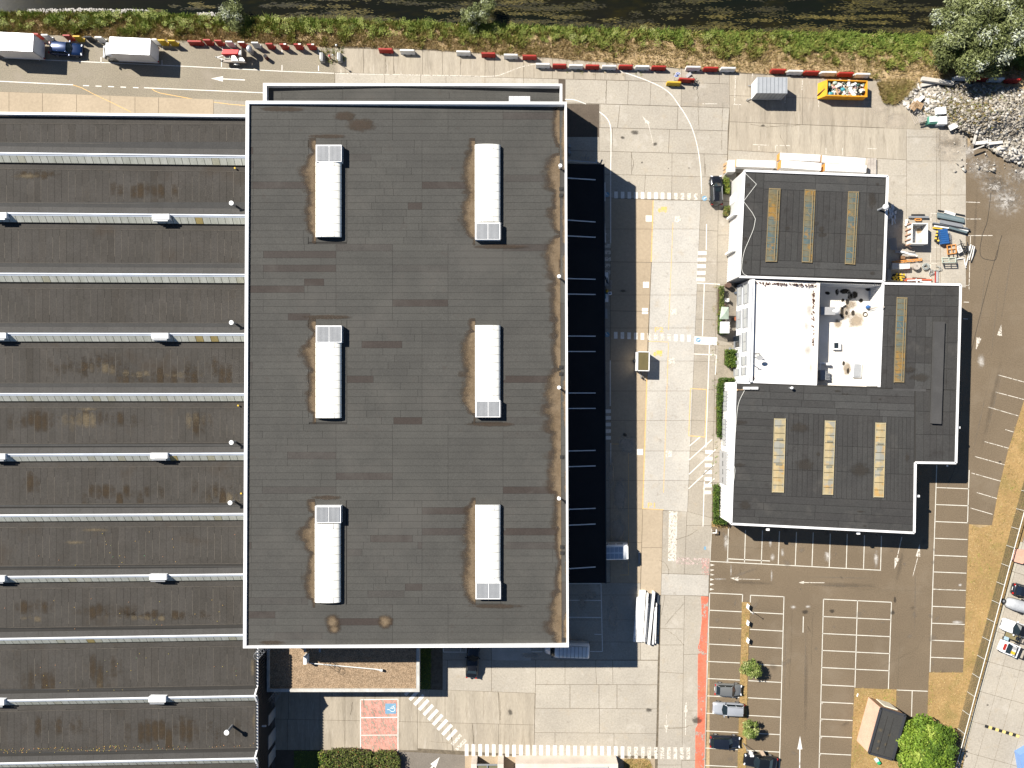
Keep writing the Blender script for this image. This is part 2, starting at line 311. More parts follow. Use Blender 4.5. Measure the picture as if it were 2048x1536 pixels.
# north-east yard
hstrip((1459,146),(1700,158),(1700,199),(1459,191),[1500,1535,1570,1605,1640],.30,CONCW); hstrip((1700,158),(1774,163),(1774,200.5),(1700,199),[],.36,CONCW)
hstrip((1459.6,191),(1775,201),(1775,256),(1459,243.5),[1530,1605],.28,CONCW); hstrip((1775,201),(1880,230),(1880,260),(1775,256),[1813],.34,CONCW)
hstrip((1459,243.5),(1813,258),(1813,320),(1456,300),[1574,1690],.50,CONCW); hstrip((1456,300),(1813,320),(1813,352),(1455,345),[1559,1640,1755],.58)
for x0_,x1_,t in ((1813,1873,.52),(1873,1881,.42),(1881,1932,.60)): vstrip((x0_,258),(x1_,260),(x1_,575),(x0_,575),[274,322,390,456,522],t)
hstrip((1765,350),(1813,352),(1813,575),(1765,575),[],.46); 
sheet('concrete_patch',[(1755,180),(1835,163),(1905,262),(1770,262)][::-1],.012,CONCW,yard)
# building surround under the workshop
vstrip((1450,346),(1473,346),(1473,404),(1450,402),[],.30)
# walkway column next to the canopy, west lane, bright lane, east strip
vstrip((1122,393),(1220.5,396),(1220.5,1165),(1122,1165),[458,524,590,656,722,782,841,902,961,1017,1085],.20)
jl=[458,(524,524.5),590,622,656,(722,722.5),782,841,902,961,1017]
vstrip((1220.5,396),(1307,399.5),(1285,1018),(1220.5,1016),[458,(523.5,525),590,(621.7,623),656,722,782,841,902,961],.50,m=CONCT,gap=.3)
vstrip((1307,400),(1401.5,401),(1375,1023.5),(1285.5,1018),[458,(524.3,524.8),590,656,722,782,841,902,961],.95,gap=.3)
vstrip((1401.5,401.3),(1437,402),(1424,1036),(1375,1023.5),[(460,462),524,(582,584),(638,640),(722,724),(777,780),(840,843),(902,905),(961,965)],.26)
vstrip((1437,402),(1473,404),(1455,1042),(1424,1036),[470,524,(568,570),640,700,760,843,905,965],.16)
# south of the bright lane
vstrip((1220.5,1016),(1285.5,1018),(1281,1166),(1220.5,1166),[1085],.6,m=CONCT); vstrip((1285.5,1018),(1326,1019),(1322,1192),(1281,1190),[1095],.75,m=CONCT)
vstrip((1326,1021),(1374,1023),(1369,1148),(1323,1147),[],.33); vstrip((1374,1023),(1424,1036),(1419,1150),(1369,1148),[1051],.33)
hstrip((1323,1147),(1418,1150),(1417,1192),(1322,1190),[],.92); 
vstrip((1281,1190),(1322,1190),(1316,1320),(1281,1320),[],.58); vstrip((1122,1165),(1281,1166),(1281,1320),(1122,1320),[1190,1240,1284],.30)
vstrip((1322,1190),(1369,1191),(1361,1700),(1312,1700),[(1257,1258),(1290,1290),(1344,1347),(1456,1457),(1530,1530)],.56); vstrip((1369,1191),(1417,1193),(1408,1700),(1361,1700),[(1309,1308),(1422,1422),(1521,1520)],.44)
hstrip((1071,1320),(1316,1321),(1315,1369.5),(1071,1369),[(1130,1130),(1191,1193),(1225,1226)],.60); hstrip((1071,1369),(1315,1369.5),(1314,1418),(1070,1416.5),[1140,1198,1234],.58,gap=.5); hstrip((1070,1416.5),(1314,1418),(1313,1467),(1069,1465),[1199],.54); hstrip((1069,1465),(1313,1467),(1311,1512),(1068,1510),[1110,1228],.44)
hstrip((885,1290),(1122,1294),(1122,1320),(885,1320),[983,1040],.42); hstrip((885,1320),(1071,1320),(1071,1386.5),(885,1380),[(895,893),(983,983)],.56)
hstrip((835,1378),(1070,1386.5),(1069,1450),(835,1444),[(890,890),(996,1000)],.48,CONCW); hstrip((835,1444),(1069,1450),(1068,1511),(835,1497),[(902,905),(945,948),(997,997)],.46,CONCW)
hstrip((545,1380),(835,1378),(835,1444),(545,1438),[577,640,690,750,800],.30,CONCW); hstrip((545,1438),(835,1444),(835,1501),(545,1500),[575,640,690,750],.28,CONCW)
# south drive and verge
sheet('tarmac_drive',[(780,1502),(930,1510),(935,1700),(770,1700)][::-1],.010,mat('grey_tarmac',(.19,.165,.135),(.155,.135,.11),.92,.4,.2,5),yard)
sheet('gravel_verge',[(930,1510),(1310,1517),(1310,1700),(930,1700)][::-1],.011,mat('washed_gravel',(.36,.285,.20),(.32,.25,.17),.95,.5,.25,9),yard)
sheet('dark_tarmac',[(545,1500),(640,1500),(640,1700),(545,1700)][::-1],.012,TARM,yard)
sheet('dark_tarmac',[(1117,158.2),(1131,158.8),(1131,206),(1117,206)][::-1],.026,TARM,yard); sheet('dark_tarmac',[(1117,207),(1198.5,208.5),(1198.5,274),(1117,274)][::-1],.026,TARM,yard)
# far-right forecourt behind the fence
fore=tag(sheet('forecourt',[(2060,1040),(2300,1040),(2300,1800),(1900,1800),(1928,1510),(1945,1440),(1975,1330),(1995,1250),(2020,1170),(2040,1095)][::-1],-.004,JOINT),'concrete forecourt beyond the mesh fence',None,None,'structure')
def fslab(pts): 
    slab(pts,.60,parent=fore)
A0=Vector((2046,1085)); D=Vector((-.268,.964)); E=Vector((.964,.268))
for i in range(-1,9):
    for j in range(0,5):
        w0=(0,28,62,96,130,170)[j]; w1=(0,28,62,96,130,170)[j+1]; a=A0+D*(i*62)+E*w0; b=A0+D*(i*62)+E*w1; c=A0+D*(i*62+62)+E*w1; d=A0+D*(i*62+62)+E*w0
        fslab([tuple(a),tuple(b),tuple(c),tuple(d)])
k=MB(); 
for i in range(9):
    a=A0+D*(62*i)-E*3.2; b=A0+D*(62*i+61)-E*3.2
    k.bar(P(a.x,a.y,.03),P(b.x,b.y,.03),.35,.10)
k.build('kerb',plain('pale_kerb',(.42,.39,.32),.9),fore)
# ---------------------------------------------------------------- painted markings
ZC=.026; ZA=.007
def mark(name,pts,m,parent,z): return MB().poly([P(x,y,z) for x,y in pts][::1 if sum((b[0]-a[0])*(b[1]+a[1]) for a,b in zip(pts,pts[1:]+pts[:1]))>0 else -1]).build(name,m,parent)
def line(name,pts,wpx,m,parent,z):
    mb=MB()
    for (x0_,y0_),(x1_,y1_) in zip(pts,pts[1:]):
        d=Vector((x1_-x0_,y1_-y0_)).normalized(); n=Vector((-d.y,d.x))*wpx/2
        mb.quad(P(x0_-n.x,y0_-n.y,z),P(x0_+n.x,y0_+n.y,z),P(x1_+n.x,y1_+n.y,z),P(x1_-n.x,y1_-n.y,z))
    return mb.build(name,m,parent)
def arrow(tip,hb,hw,tail,parent,z,m=WPAINT,sw=1.6,name='lane_arrow'):
    t=Vector(tip); h=Vector(hb); e=Vector(tail); d=(t-h).normalized(); n=Vector((-d.y,d.x)); mb=MB()
    a=h+n*hw; b=h-n*hw; mb.add([P(*t,z),P(*a,z),P(*b,z)],[(0,2,1) if (a-t).cross(b-t)>0 else (0,1,2)])
    s1=h+n*sw/2; s2=h-n*sw/2; s3=e-n*sw/2; s4=e+n*sw/2
    mb.quad(P(*s1,z),P(*s2,z),P(*s3,z),P(*s4,z)); return mb.build(name,m,parent)
# access road
line('edge_line',[(-60,113),(0,115.7),(355,131.8),(575,143),(668,146.5)],1.4,WPAINT,nroad,ZA)
for x,a,b in ((79,103,122),(116,98,110),(202,114,126),(324,120,130),(325,90,98),(443,118,134),(445,92,104),(564,99,107),(564,130,141),(637,100,108),(637,131,142)): line('bay_line',[(x,a),(x,b)],1.6,WPAINT,nroad,ZA)
line('edge_line',[(-60,160),(0,162.5),(146,169.7)],1.7,WPAINT,nroad,ZA); line('edge_line',[(288,175.5),(527,185.5)],1.7,WPAINT,nroad,ZA)
for i in range(5): line('dash_line',[(166+25*i,171+i),(178+25*i-(i>2)*1,171.5+i)],1.8,WPAINT,nroad,ZA)
arrow((422,157),(446,157.8),5.5,(490,160),nroad,ZA,sw=2)
line('guide_line',[(146,170),(162,175),(180,184)],1.1,YPAINT,nroad,ZA); line('guide_line',[(304,178),(310,182),(320,186),(380,197),(428,204)],1.2,YPAINT,nroad,ZA)
line('guide_line',[(180,184.5),(215,201),(262,224)],1.1,YPAINT,yard,ZC); line('guide_line',[(428,204.3),(460,208.5),(491,211)],1.2,YPAINT,yard,ZC)
# yard lines
def curve(pts,n=7):
    out=[]
    pts=[Vector(p) for p in pts]; q=[pts[0]*2-pts[1]]+pts+[pts[-1]*2-pts[-2]]
    for i in range(1,len(q)-2):
        for k_ in range(n):
            t=k_/n; out.append(tuple(.5*((2*q[i])+(q[i+1]-q[i-1])*t+(2*q[i-1]-5*q[i]+4*q[i+1]-q[i+2])*t*t+(3*q[i]-q[i-1]-3*q[i+1]+q[i+2])*t**3)))
    return out+[tuple(pts[-1])]
line('edge_line',curve([(670,147),(895.5,151),(983.5,152.4),(1010,146),(1042,134),(1071,128)],4),1.5,WPAINT2,yard,ZC)
line('edge_line',curve([(1240,142),(1291,159.8),(1324,175),(1343,190),(1358,210.8),(1369.6,228),(1384,256),(1395.4,296),(1401.5,343),(1403,388)]),1.7,WPAINT,yard,ZC)
line('edge_line',curve([(1130,198.5),(1150,200),(1172,208)],4),1.6,WPAINT,yard,ZC+.004); line('edge_line',curve([(1198.6,223.5),(1213.4,236.3),(1221.3,256),(1222,300),(1221.3,345),(1221.3,487)]),1.9,WPAINT,yard,ZC)
for a,b in (((1220.6,721),(1220.6,812)),((1221.5,886),(1221.5,929)),((1408.6,568),(1405,672)),((1418.8,690),(1411.7,895)),((1408.6,963),(1406,1053)),((1393.6,566),(1440,568.5)),((1387.5,707.8),(1432.7,710)),((1432.7,710),(1430.6,749.5)),((1413,448),(1412.5,500))): line('edge_line',[a,b],1.7,WPAINT,yard,ZC)
for a,b in (((1400,874),(1379.5,891.5)),((1424,879),(1378.7,919.5)),((1431,899),(1378,948.6)),((1428.8,929),(1406,950)),((1426,932),(1377,977.5)),((1428.8,957),(1406.5,977.5))): line('hatch_line',[a,b],1.8,WPAINT,yard,ZC+.003)
def zebra(c,w_,h_,m=WPAINT,ang=0):
    x,y=c; ca,sa=math.cos(ang),math.sin(ang)
    mark('zebra_stripe',[(x+a*ca-b*sa,y+a*sa+b*ca) for a,b in ((-w_/2,-h_/2),(w_/2,-h_/2),(w_/2,h_/2),(-w_/2,h_/2))],m,yard,ZC)
for i in range(13): zebra((1232+13.29*i,389.8+.3*i),7,13.5,WPAINT if i<9 else WPAINT2)
for i in range(12): zebra((1231.5+13.32*i,670.5+.55*i),7,13.5,WPAINT if i<5 or i>8 else WPAINT2)
for i in range(5): zebra((1215,491.5+13.25*i),13,7.2,WPAINT2); zebra((1215.3,822.4+13.27*i),13,7.2,WPAINT)
for i in range(5): zebra((1404.5-.7*i,506+13.2*i),17,7.2)
for i in range(7): zebra((1418-.4*i,903.7+13.5*i),14.5,7)
for i in range(12): zebra((819.3+9.35*i,1380+9.95*i),6.6,27,WPAINT if i<10 else WPAINT2,math.radians(43))
for i in range(34): zebra((933.3+13.55*i-(max(0,i-26)*.55),1500+.21*i),7.2,24,WPAINT if i<24 else WPAINT2)
for x,y,m in ((1297.5,437,WPAINT),(1355.5,438.5,WPAINT2),(1292,569.5,WPAINT),(1290,622,WPAINT),(1347,623,WPAINT2),(1343,721.6,WPAINT2),(1280,904,WPAINT),(1337.5,907.6,WPAINT2)): mark('bay_square',[(x-6,y-6),(x+6,y-6),(x+6,y+6),(x-6,y+6)],m,yard,ZC)
line('lane_line',[(1306.5,401),(1302.5,524)],1.8,YPAINT,yard,ZC); line('lane_line',[(1294,752),(1285.5,1018)],1.8,YPAINT,yard,ZC); line('lane_line',[(1346,445),(1337,660)],1,YPAINT,yard,ZC); line('lane_line',[(1337,685),(1327,985)],1,YPAINT,yard,ZC); line('lane_line',[(1285.5,1017),(1327,1019.5)],1.2,YPAINT,yard,ZC+.003); line('lane_line',[(1297,682.5),(1336,684)],1,YPAINT,yard,ZC)
line('lane_line',[(1303,524),(1294,722)],1.1,JOINT,yard,ZC+.002); line('lane_line',[(1221,523.5),(1303,524.8)],.9,JOINT,yard,ZC); line('lane_line',[(1221,621.6),(1298.5,623)],.9,JOINT,yard,ZC+.005); line('lane_line',[(1220.6,523),(1220.6,721)],.9,JOINT,yard,ZC+.003)
line('bay_line',[(1381,777),(1414,779),(1410,874),(1377.5,871.5),(1381,777)],1.4,YPAINT,yard,ZC+.002); line('bay_line',[(1222,888),(1257,888),(1257,1150),(1240,1150)],.8,YPAINT,yard,ZC+.002)
def text(body,c,hpx,m,parent,z,squash=1.0,name='painted_text',rot=0,M=None,bold=.012):
    cu=bpy.data.curves.new(name,'FONT'); cu.body=body; cu.align_x='CENTER'; cu.align_y='CENTER'; cu.size=1.4; cu.offset=bold; cu.fill_mode='FRONT' if True else ''
    tmp=bpy.data.objects.new('tmp',cu); me=bpy.data.meshes.new_from_object(tmp); bpy.data.objects.remove(tmp)
    s=hpx/F*H
    vs=[v.co.copy() for v in me.vertices]; fs=[tuple(p.vertices) for p in me.polygons]; bpy.data.meshes.remove(me)
    mb=MB(); 
    if M is None:
        p=P(*c,z); M=Matrix.Translation(p)@Matrix.Rotation(rot,4,'Z')@Matrix.Diagonal((s*squash,s,1,1))
    mb.add([M@v for v in vs],fs); return mb.build(name,m,parent)
text('P2',(1318,660),10,YPAINT,yard,ZC,1.35); text('P1',(1304,1011),10,YPAINT,yard,ZC,1.35)
def pict(x,y):
    mb=MB()
    for a in ((-3,-5,9,2.5),(-8,-2,-4,3.2),(-9.5,1.5,-8,4),(-8,3.4,9,4.6)):
        mb.quad(P(x+a[0],y+a[3],ZC),P(x+a[2],y+a[3],ZC),P(x+a[2],y+a[1],ZC),P(x+a[0],y+a[1],ZC))
    for dx in (-6,6): mb.disc(P(x+dx,y+5.2,ZC+.003),.12,12)
    mb.build('truck_pictogram',YPAINT,yard)
pict(1325,418.5); pict(1315.5,706)
mark('white_panel',[(1389,672.5),(1434.5,675),(1434,690.5),(1388.5,688)],WPAINT,yard,ZC)
def pedsign(x,y,ang,z,m=BPAINT):
    o=MB().disc(P(x,y,z),.30*1.25,24).build('walk_sign',m,yard)
    mb=MB(); c,s=math.cos(ang),math.sin(ang)
    def q(a,b): return P(x+a*c-b*s,y+a*s+b*c,z+.004)
    for a in ((-3.4,-.6,-1,.6),(-1,-.7,1.2,.7)): mb.quad(q(a[0],a[3]),q(a[2],a[3]),q(a[2],a[1]),q(a[0],a[1]))
    mb.quad(q(1.2,.2),q(3.4,1.8),q(3.2,2.6),q(.8,.7)); mb.quad(q(1.2,-.2),q(.8,-.7),q(3.2,-2.4),q(3.5,-1.6)); mb.quad(q(-1.5,.6),q(-.2,2.6),q(.3,2.2),q(-.6,.5)); mb.disc(q(-3.9,0),.07,8)
    mb.build('walk_figure',WPAINT,o)
for x,y,a in ((1214,389,1.0),(1214,669,1.0),(1409,396.5,2.6),(1396.5,680,2.6)): pedsign(x,y,a,ZC+.006)
mark('blue_patch',[(1408,1093),(1412,1093),(1412,1099.5),(1408,1099.5)],BPAINT,yard,ZC)
# faded white and red patches south of the lane
mark('worn_panel',[(1338,1022),(1355,1023),(1353,1095),(1352,1122),(1336,1122)],WPAINT2,yard,ZC); mark('worn_panel',[(1352,1114),(1418,1117),(1418,1130),(1352,1128)],mat('worn_pink_paint',(.50,.38,.34),(.46,.38,.33),.8,.5,.15,4,wear=.50,wscale=2.2),yard,ZC+.002)
mark('worn_panel',[(1403,1116),(1418.5,1117),(1418.3,1150),(1404,1149)],mat('worn_red_paint',(.52,.28,.24),(.5,.33,.28),.8,.5,.15,4,wear=.52,wscale=2.5),yard,ZC+.004)
mark('red_band',[(1402,1193),(1416.5,1193.5),(1414,1290),(1411,1400),(1406.5,1620),(1389,1620),(1391,1457),(1395,1450),(1396,1292),(1399,1285),(1404,1240)],RPAINT,yard,ZC)
arrow((1372.5,1402),(1371.5,1424.7),4.2,(1371,1470),yard,ZC,WPAINT2,1.6); arrow((1332.5,1466),(1332.5,1450),4.2,(1333,1429),yard,ZC,WPAINT2,1.2); arrow((1284.5,232),(1297,248.5),4.5,(1307,290),yard,ZC,WPAINT2,1.2); arrow((879.5,1514),(866,1532),6.5,(848,1553),yard,.016,WPAINT,3)
for a,b in (((1327,387),(1439,1)),): pass
for pts in ([(1405,207.5),(1434,207.5)],[(1471.5,145),(1469,209)],[(1467,209),(1484,209)],[(1505,147),(1505,156)],[(1536,149),(1536,157)],[(1605,152),(1604,180)],[(1570.5,190),(1570,206)],[(1637,193),(1637,214)],[(1506,289),(1537,290.5)],[(1518,289),(1518,300)],[(1551,290),(1551,302)],[(1552,290.5),(1580,291.5)],[(1652,295),(1652,309)],[(1685,296),(1685,310)],[(1735,297),(1753,297.5)],[(1862,425),(1861,575)],[(1862,427),(1874,427)],[(1861,460),(1872,460)],[(1861,494),(1880,494.5)],[(1861,527),(1874,527)],[(804,98),(804,112)],[(922,107),(922,117)],[(802,142),(802,150)],[(684,100),(684,107)],[(684,100),(689,100)],[(682,137),(682,146)]): line('bay_line',pts,1.3,WPAINT2,yard,ZC)
# disabled bay
line('bay_line',[(721,1507),(721,1399.5),(796,1398.5),(796,1507)],1.7,WPAINT,yard,ZC+.006); line('bay_line',[(721,1435.5),(796,1434.5)],2,WPAINT,yard,ZC+.006); line('bay_line',[(721,1470.5),(796,1470)],1.3,WPAINT,yard,ZC+.006)
hm=MB()
for i in range(18):
    xa=715+i*7.3; 
    for (ya,yb) in ((1400,1434),(1436,1506)):
        for s_ in (0,):
            pts=[(xa+(yv-1400)*.42-30+((i*37)%5)*.6,yv) for yv in (ya,yb)]
            (x0_,y0_),(x1_,y1_)=pts
            lo,hi=722,795
            def cl(x,y):
                return x,y
            if x0_<lo: y0_=y0_+(lo-x0_)/.42; x0_=lo
            if x1_>hi: y1_=y1_-(x1_-hi)/.42; x1_=hi
            if y0_<y1_-2 and x0_<hi and x1_>lo: hm.quad(P(x0_,y0_,ZC),P(x1_,y1_,ZC),P(x1_+1.5,y1_,ZC),P(x0_+1.5,y0_,ZC))
tag(hm.build('hatch_paint',HATCH,yard),None,None,None,'stuff')
mark('red_wash',[(722,1400),(795,1399.5),(795,1506),(722,1506)],mat('thin_red_wash',(.56,.30,.24),None,.8,.4,.2,3,wear=.47,wscale=1.4),yard,ZC-.002)
bl=mark('blue_square',[(770.5,1407),(792,1407),(792,1427.5),(770.5,1427.5)],BPAINT,yard,ZC+.004)
wm=MB()
for i in range(20):
    a0=math.radians(-120+i*13); a1=math.radians(-120+(i+1)*13)
    wm.quad(*[P(785+r_*math.cos(a),1418.5+r_*math.sin(a),ZC+.010) for a,r_ in ((a0,4.2),(a1,4.2),(a1,5.3),(a0,5.3))])
for a,b in (((774,1419.5),(780,1418.8)),((779.5,1418.8),(780.5,1422)),((780,1416),(787,1417)),((786,1413),(789,1411))): 
    d=(Vector(b)-Vector(a)).normalized(); n=Vector((-d.y,d.x))*.55; wm.quad(*[P(*q,ZC+.010) for q in (Vector(a)-n,Vector(a)+n,Vector(b)+n,Vector(b)-n)])
wm.build('wheelchair_emblem',WPAINT,bl)
# car park bays
def bay(a,b,w_=1.6,m=WCLEAN): line('bay_line',[a,b],w_,m,lot,ZA)
bay((1419.3,1186),(1408,1560)); bay((1419.3,1186),(1485.6,1189)); bay((1485.3,1189),(1484.5,1204))
for i,y in enumerate((1220.4,1254.2,1288,1322.8,1357,1391.7,1426.4,1461.7,1496,1530.6)): bay((1418.3-1.1*i,y),(1483.5-.95*i,y+3.2))
bay((1501.2,1190.4),(1568,1193.5)); bay((1501,1190),(1500.5,1205)); bay((1568,1193),(1558,1560))
for i,y in enumerate((1224.3,1258.6,1292.9,1328,1361.3,1395.5,1430.7,1465.7,1500.6)): bay((1500.5-.9*i,y),(1566.5-.95*i,y+3.6))
bay((1647,1198.3),(1782.7,1204.5)); bay((1647,1198),(1637.5,1560)); bay((1715,1201),(1709.8,1375)); bay((1783,1204),(1776.7,1378))
for i,y in enumerate((1233,1267,1300.8,1335,1369.6,1404,1438,1472.3,1507,1541)): bay((1646-.95*i,y),(1713.5-1.4*i,y+3.1))
for i,y in enumerate((1236.3,1270.3,1304.3,1338.5)): bay((1714-1*i,y),(1781.5-1*i,y+3))
bay((1873.5,930),(1860,1344)); bay((1938.5,940),(1935,1046))
for i,y in enumerate((975,1009,1043,1076.5,1110.5,1143.8,1178.3,1212.6,1246.4,1280.4,1314.5)): bay((1872.4-1.1*i,y),(1938-1.05*i,y+2.6))
bay((1793,1380),(1855.6,1382.5)); bay((1824.4,1382),(1823,1433))
bay((1420,1122.5),(1762,1140.5)); bay((1455,1117.5),(1540,1122),1.8)
for a,b in (((1423,1057),(1420,1122)),((1457,1053),(1455,1123)),((1491,1060),(1489,1125)),((1525,1061),(1522.5,1127)),((1559,1062.5),(1556.5,1129)),((1593,1064),(1590.5,1131)),((1626.5,1065),(1624,1132)),((1660.6,1067),(1658.5,1134)),((1694.5,1068),(1692.4,1136)),((1729,1070.6),(1727,1138)),((1763,1071.7),(1761,1140))): bay(a,b)
for a,b in (((1995.6,749.7),(2048,764)),((1991,784),(2048,799)),((1976,814),(2037.6,832)),((2010.6,859),(2030,865)),((1968.6,883),(2021,897.4)),((1950,913),(2011,930)),((1943,946),(2001.6,962.4)),((1953.7,985),(1994,997)),((1940.6,1015.9),(1985,1028.7)),((1932,404),(1960,405)),((1932,438),(1962,438)),((1933,471),(1985,471)),((1933,505),(1941,505)),((1941,471),(1938,580)),((1930,571),(1939,571)),((1927,604),(1938,604.5)),((1926,637.5),(1936,638))): bay(a,b,1.4,WPAINT2)
arrow((1600,1471.7),(1599.7,1498.6),5,(1599,1560),lot,ZA,WPAINT,2.2); line('dash_line',[(1606.8,1233),(1606,1265)],1.8,WCLEAN,lot,ZA)
arrow((1839.6,1086.7),(1836,1113),4.5,(1825.7,1152),lot,ZA,WPAINT2,1.2); arrow((1789,1138),(1794,1116),4.8,(1803.8,1074),lot,ZA,WPAINT2,1.5); arrow((1597,1165),(1608,1165),3,(1649,1165.5),lot,ZA,WPAINT2,1.5); arrow((1460,1156),(1477,1158),4.5,(1520,1159),lot,ZA,WPAINT2,1)
arrow((2002.6,648),(1999,671),5,(1999,672),lot,ZA,WPAINT2,1); arrow((1951.5,701),(1958,676),5,(1959,674),lot,ZA,WPAINT2,1)
for i,y in enumerate((1130,1140,1149.6,1159,1168.6,1178.6)): 
    x=1421-.2*i; MB().add([P(x,y-2.5,ZA),P(x,y+2.5,ZA),P(x+8.5,y,ZA)],[(0,1,2)]).build('give_way_triangle',WPAINT2,lot)
for i,y in enumerate((1407,1441.5,1475.5,1510)): text(str(12-i),(1644-i*.9,y),2.6,WPAINT,lot,ZA,name='bay_number')
def inside_lot(x,y): return not (1705<x<1860 and y>1370) and not (1476<x<1504 and y>1200)
# dust, stains and oil
def stain(px,py,rx,ry,m,parent,z,name='stain',ang=0,world=None):
    mb=MB(); n=28; rings=6; vs=[]; fd=[]; base=P(px,py,z); k=(H-z)/F; c,s=math.cos(ang),math.sin(ang)
    for i in range(rings+1):
        r_=i/rings
        for j in range(n):
            a=2*math.pi*j/n; x=rx*r_*math.cos(a); y=ry*r_*math.sin(a)
            vs.append((base.x+(x*c-y*s)*k,base.y-(x*s+y*c)*k,z)); fd.append(1-r_)
    fs=[(i*n+j,(i+1)*n+j,(i+1)*n+(j+1)%n,i*n+(j+1)%n)[::-1] for i in range(rings) for j in range(n)]
    mb.add(vs,fs); mb.fade=fd; return mb.build(name,m,parent)
ZD=.012
for q in ((1452,1085,11,40),(1455,1122,9,12),(1541,1085,9,22),(1545,1115,11,18),(1565,1105,8,20),(1543,1150,5,30),(1655,1112,16,26),(1752,1118,11,38),(1462,1140,4,26),(1440,1158,26,5),(1586,1214,14,8),(1616,1213,12,7),(1962,722,18,30),(1915,1245,26,10),(1920,1170,10,7)): stain(*q,DUST,lot,ZD,'dust_patch')
for q in ((1965,335,80,55),(2015,400,85,70),(2040,345,70,70),(1935,300,40,50),(1990,370,70,60)): stain(*q,DUST,lot,ZD+.002,'dust_patch')
for q in ((1900,300,55,40),(1760,200,40,50),(1905,270,60,40),(1790,240,40,26)): stain(*q,DUSTY,yard,ZC+.008,'dust_patch')
for q in ((1611,1224,14,9),(1664,1222,11,8),(1785,1225,9,12),(2000,924,7,5),(1790,1200,6,14)): stain(*q,SOOT,lot,ZD+.004,'oil_stain')
for q in ((1247,582,15,6),(1270,265,16,9),(1245,275,9,6),(1310,288,10,7),(1284,325,4,4),(1337,337,3,3),(1378,336,3,3),(1525,251,9,5),(1250,870,10,8),(1395,1440,22,16),(1020,1425,10,14),(1298,1420,12,9)): stain(*q,SOOT,yard,ZC+.010,'oil_stain')
TYRE=mat('tyre_smear',(.10,.080,.060),None,.9,1,.2,3,wscale=.8,fadec=(.75,1.4,.25))
for q in ((1950,460,6,150,.05),(1500,1165,90,7,.05),(1690,1170,110,9,.03),(1800,1130,8,60,.2),(1612,1380,7,160,.02),(1985,800,9,160,.22),(1640,1010,5,5,0)): stain(*q[:4],TYRE,lot,ZD+.006,'tyre_mark',q[4])
line('crack_seal',curve([(1982,385),(1975,440),(1965,470),(1960,500),(1964,515),(1980,520),(1992,518),(1998,490),(2004,470)],5),.9,SEAM,lot,ZD+.008); line('crack_seal',[(1995,500),(1978,560),(1960,630),(1942,705)],.8,SEAM,lot,ZD+.009)

for pts in ([(1202,1167),(1205,1303)],[(1137,1167.5),(1202,1167)],[(1137,1200.5),(1202,1201)],[(1137,1234.5),(1202,1235)],[(1189,1268.5),(1203,1269)],[(887,1304),(960,1304.5)],[(887,1290),(887,1304)],[(921,1290),(921,1304)],[(932,1290),(932,1304)],[(1063,1303.5),(1085,1303.5)],[(1180,1303),(1205,1303)]): line('bay_line',pts,1.5,WPAINT,yard,ZC)
sheet('pale_ramp',[(983,1290),(1062,1290),(1062,1321),(984,1320)][::-1],.0265,mat('pale_ramp_concrete',(.46,.43,.38),(.40,.37,.32),.9,.5,.12,4),yard)
for q in ((1240,990,22,60),(1235,1060,24,50),(1250,1110,14,40),(1222,950,10,50),(1180,1190,18,14),(1165,1205,14,20),(1225,1230,16,50),(1255,890,30,30),(1060,1310,26,10)): stain(*q,DUSTY,yard,ZC+.006,'dust_patch')
CRK=mat('crack_dirt',(.12,.095,.065),(.16,.13,.085),.95,3,.3,6)
def crack(pts,w_=.5,amp=1.3):
    out=[]
    for (x0_,y0_),(x1_,y1_) in zip(pts,pts[1:]):
        n_=max(2,int(math.hypot(x1_-x0_,y1_-y0_)/5))
        for i in range(n_): out.append((lerp(x0_,x1_,i/n_)+R.gauss(0,amp*.5),lerp(y0_,y1_,i/n_)+R.gauss(0,amp*.5)))
    out.append(pts[-1]); mb=MB()
    for (x0_,y0_),(x1_,y1_) in zip(out,out[1:]):
        d_=Vector((x1_-x0_,y1_-y0_)); 
        if d_.length<.01: continue
        n_=Vector((-d_.y,d_.x)).normalized()*w_*R.uniform(.25,.75); mb.quad(P(x0_-n_.x,y0_-n_.y,ZC+.016),P(x0_+n_.x,y0_+n_.y,ZC+.016),P(x1_+n_.x,y1_+n_.y,ZC+.016),P(x1_-n_.x,y1_-n_.y,ZC+.016))
    mb.build('crack',CRK,yard)
def lerp(a,b,t): return a+(b-a)*t
for pts in ([(1262,305),(1268,325),(1264,342)],[(1411,328),(1412,350)],[(997,1384),(999,1410),(1001,1440)],[(898,1445),(903,1480),(906,1502)],[(900,1486),(878,1485),(858,1482)],[(1326,1257),(1350,1270),(1368,1290)],[(1330,1190),(1322,1230)],[(1318,1120),(1330,1125),(1338,1140),(1336,1150)],[(1352,1080),(1376,1072),(1395,1060)],[(1367,1208),(1352,1225),(1330,1250)],[(1369,1520),(1395,1521),(1412,1518)],[(1213,163),(1211,205)],[(1500,18+230),(1540,254),(1600,250)],[(1560,270),(1575,300)],[(704,1405),(701,1430)],[(727,1398),(728,1436)],[(945,1448),(948,1495)],[(1393,1448),(1362,1455),(1318,1456)],[(770,110),(772,145)],[(788,132),(789,147)],[(922,116),(921,130)],[(1880,262),(1878,320)],[(1395,180),(1398,260)],[(1445,205),(1443,300)]): crack(pts)
for pts in ([(1432,1090),(1500,1095),(1530,1098)],[(1500,1215),(1570,1222)],[(1584,1220),(1582,1300),(1578,1380)],[(1625,1225),(1622,1330)],[(1600,1165),(1720,1178),(1850,1182)],[(1870,1178),(1930,1180)],[(1800,1270),(1795,1375)],[(1760,1335),(1830,1300),(1848,1270)]): crack(pts,.35)
PTRK=mat('pale_tyre_track',(.22,.18,.135),None,.9,1,.2,4,wscale=1.2,fadec=(.85,1.5,.55))
